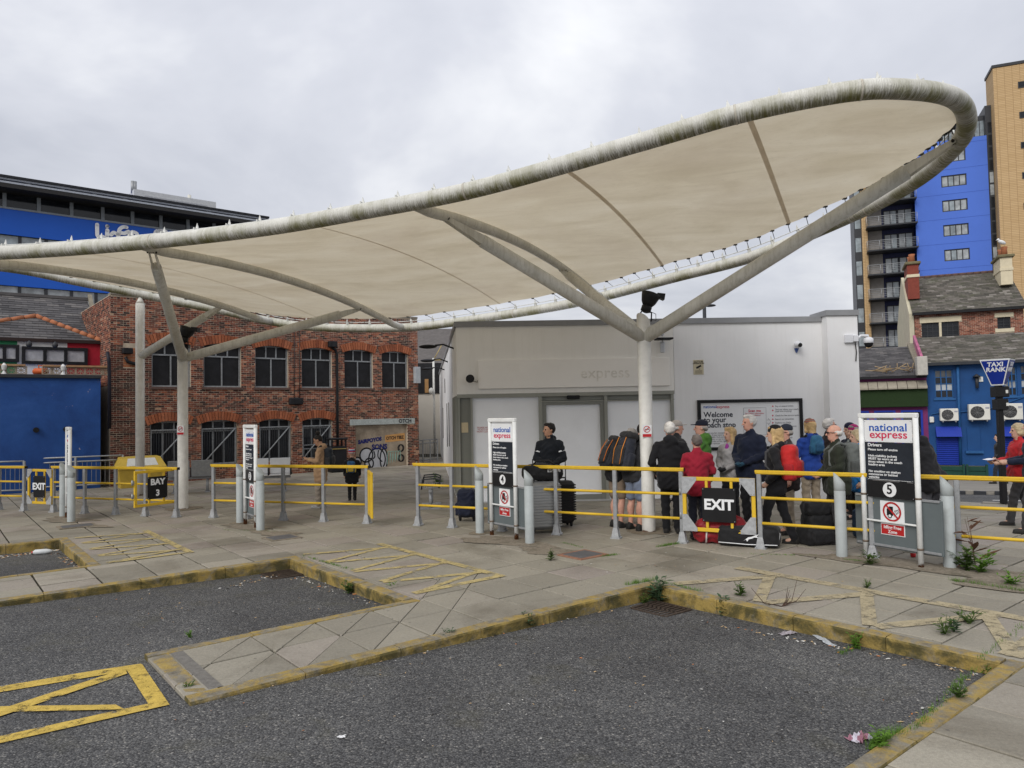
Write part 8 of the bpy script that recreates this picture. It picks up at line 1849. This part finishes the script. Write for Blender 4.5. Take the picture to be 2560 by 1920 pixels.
# moss and short grass along joints and gutters
gm = MB(); mm = MB()
def tuft(p, n, h, sp):
    for k in range(n):
        b = p+Vector((random.gauss(0, sp), random.gauss(0, sp), 0)); a = random.uniform(0, 6.28); d = Vector((math.cos(a)*.5, math.sin(a)*.5, 1))*h*random.uniform(.5, 1.2); w_ = Vector((-math.sin(a), math.cos(a), 0))*.0022; gm.add([b-w_, b+w_, b+d], [(0, 1, 2)])
def line_tufts(a, b, n, h, road=False, k=5):
    for i in range(n):
        t = random.random(); tuft(wz(a[0]+(b[0]-a[0])*t, a[1]+(b[1]-a[1])*t, road), k, h, .018)
line_tufts((1560, 1463), (1640, 1450), 50, .05); line_tufts((1640, 1452), (1760, 1480), 40, .035); line_tufts((1500, 1392), (1545, 1386), 40, .025); line_tufts((1640, 1368), (1700, 1358), 50, .035, k=8); line_tufts((1400, 1355), (1460, 1370), 30, .025); line_tufts((750, 1388), (880, 1425), 60, .03); line_tufts((2110, 1400), (2160, 1405), 30, .03); line_tufts((2440, 1655), (2560, 1560), 30, .03); line_tufts((2280, 1830), (2440, 1670), 60, .04); line_tufts((2180, 1910), (2260, 1880), 80, .09, True, 7); line_tufts((2370, 1450), (2560, 1480), 70, .05); line_tufts((1850, 1385), (2060, 1390), 40, .02); line_tufts((560, 1325), (700, 1330), 30, .02); line_tufts((2100, 1640), (2160, 1612), 30, .04, True)
o = gm.build('joint_grass', M_LEAF[1]); tag(o, 'short green grass and moss blades growing in joints and gutters', 'grass', kind='stuff')
# ------------------------------------------------------------------ litter
lt_ = MB(); lmats = [pm('scrap_white', (.50, .49, .46), .8, .3, 30), pm('scrap_tan', (.42, .30, .17), .85), pm('scrap_dark', (.03, .027, .024), .9), pm('scrap_orange', (.45, .18, .07), .8)]
def scrap(p, s, mi):
    a = random.uniform(0, 6.28); L = s*random.uniform(.8, 2.0); w_ = s*random.uniform(.3, .8); u = Vector((math.cos(a), math.sin(a), 0)); v = Vector((-math.sin(a), math.cos(a), 0)); z = Vector((0, 0, 1)); p = p+z*.003
    lt_.add([p-u*L-v*w_, p+u*L-v*w_+z*s*.2, p+u*L*.9+v*w_+z*s*.5, p-u*L*.9+v*w_+z*s*.15, p+z*s*.7], [(0, 1, 4), (1, 2, 4), (2, 3, 4), (3, 0, 4)], mi)
def scatter_line(a, b, n, sp, road=True, smin=.004, smax=.014):
    for i in range(n):
        t = random.random(); q = wz(a[0]+(b[0]-a[0])*t, a[1]+(b[1]-a[1])*t, road); q += Vector((random.gauss(0, sp), random.gauss(0, sp), 0)); s, t_ = inv_st(q)
        if road: q.z = road_z(s, t_)
        scrap(q, random.uniform(smin, smax), random.choices([0, 1, 2, 3], [.28, .34, .28, .1])[0])
scatter_line((640, 1745), (1600, 1505), 75, .05); scatter_line((1700, 1545), (2440, 1690), 95, .05); scatter_line((560, 1475), (740, 1420), 60, .05); scatter_line((740, 1440), (960, 1520), 80, .07); scatter_line((0, 1392), (150, 1370), 110, .07, True, .006, .02); scatter_line((140, 1375), (200, 1420), 70, .06, True, .005, .018); scatter_line((2200, 1900), (2450, 1690), 50, .05)
for k in range(170): scatter_line((random.uniform(200, 2300), random.uniform(1600, 1910)), (random.uniform(200, 2300), random.uniform(1600, 1910)), 1, .1, True, .003, .008)
for k in range(60): scatter_line((random.uniform(0, 900), random.uniform(1480, 1600)), (random.uniform(0, 900), random.uniform(1480, 1600)), 1, .1, True, .003, .009)
for k in range(90): scatter_line((random.uniform(500, 2500), random.uniform(1340, 1460)), (random.uniform(500, 2500), random.uniform(1340, 1460)), 1, .1, False, .003, .009)
o = lt_.build('litter_scraps', lmats); tag(o, 'scattered cigarette ends, paper scraps and leaf bits in the gutters', 'litter', kind='stuff')
def crumple(px_, py_, sz, col, lab, road=True, flat=.4, col2=None, cat='wrapper', nm='wrapper'):
    p = wz(px_, py_, road); r = empty(nm, p, random.random()*6, lab, cat); n = 9; m = MB(); vs = [((i/n-.5)*sz[0]*2+random.gauss(0, .006), (j/n-.5)*sz[1]*2+random.gauss(0, .006), .006+abs(random.gauss(0, 1))*sz[1]*flat*(1-abs(i/n-.5))) for i in range(n+1) for j in range(n+1)]
    fs = [(i*(n+1)+j, (i+1)*(n+1)+j, (i+1)*(n+1)+j+1, i*(n+1)+j+1) for i in range(n) for j in range(n)]
    for k, f in enumerate(fs): m.add([vs[q] for q in f], [(0, 1, 2, 3)], (k//5) % 2 if col2 else 0)
    m.build('film', [pm('film_%d' % int(col[0]*999+col[2]*77), col, .4, .1), pm('film2_%d' % int((col2 or col)[0]*999+(col2 or col)[2]*77), col2 or col, .4, .1)], r, True)
crumple(2152, 1880, (.075, .045), (.28, .13, .17), 'crumpled purple and white snack packet near the right kerb', col2=(.55, .52, .58)); crumple(386, 1470, (.085, .035), (.55, .55, .45), 'white and green food wrapper by the middle bay kerb', flat=.25, col2=(.35, .45, .2)); crumple(1970, 1585, (.09, .035), (.33, .30, .32), 'grey crumpled plastic film at the end kerb', flat=.3); crumple(855, 1885, (.022, .016), (.7, .7, .7), 'small white paper scrap on the near tarmac', flat=.2); crumple(702, 1418, (.05, .05), (.5, .52, .56), 'clear plastic scrap on the gully grate', flat=.8)
crumple(2060, 1604, (.16, .03), (.38, .40, .42), 'long strip of clear plastic against the end kerb', flat=.3)
b0 = wz(108, 1382, True); bt = empty('plastic_bottle', b0, R_(20), 'crushed clear plastic bottle with a red cap in the far bay', 'bottle'); MB().lathe([(.02, -.14), (.04, -.11), (.042, .04), (.03, .09), (.014, .13)], (0, 0, .042), 12, rot=Matrix.Rotation(R_(90), 3, 'Y')).build('bottle_body', pm('bottle_clear', (.55, .57, .58), .2, .1), bt, True); MB().lathe([(.016, .0), (.016, .025)], (-.16, 0, .042), 10, rot=Matrix.Rotation(R_(90), 3, 'Y')).build('cap', M_RED, bt, True)
c0 = wz(2283, 1392); ca_ = empty('drinks_can', c0, 0, 'red and white drinks can under the bay 5 sign', 'can'); MB().lathe([(.026, 0), (.032, .008), (.032, .05)], (0, 0, 0), 14).build('lower_body', M_RED, ca_, True); MB().lathe([(.032, .051), (.032, .105), (.026, .115)], (0, 0, 0), 14).build('upper_body', M_WHITE, ca_, True)
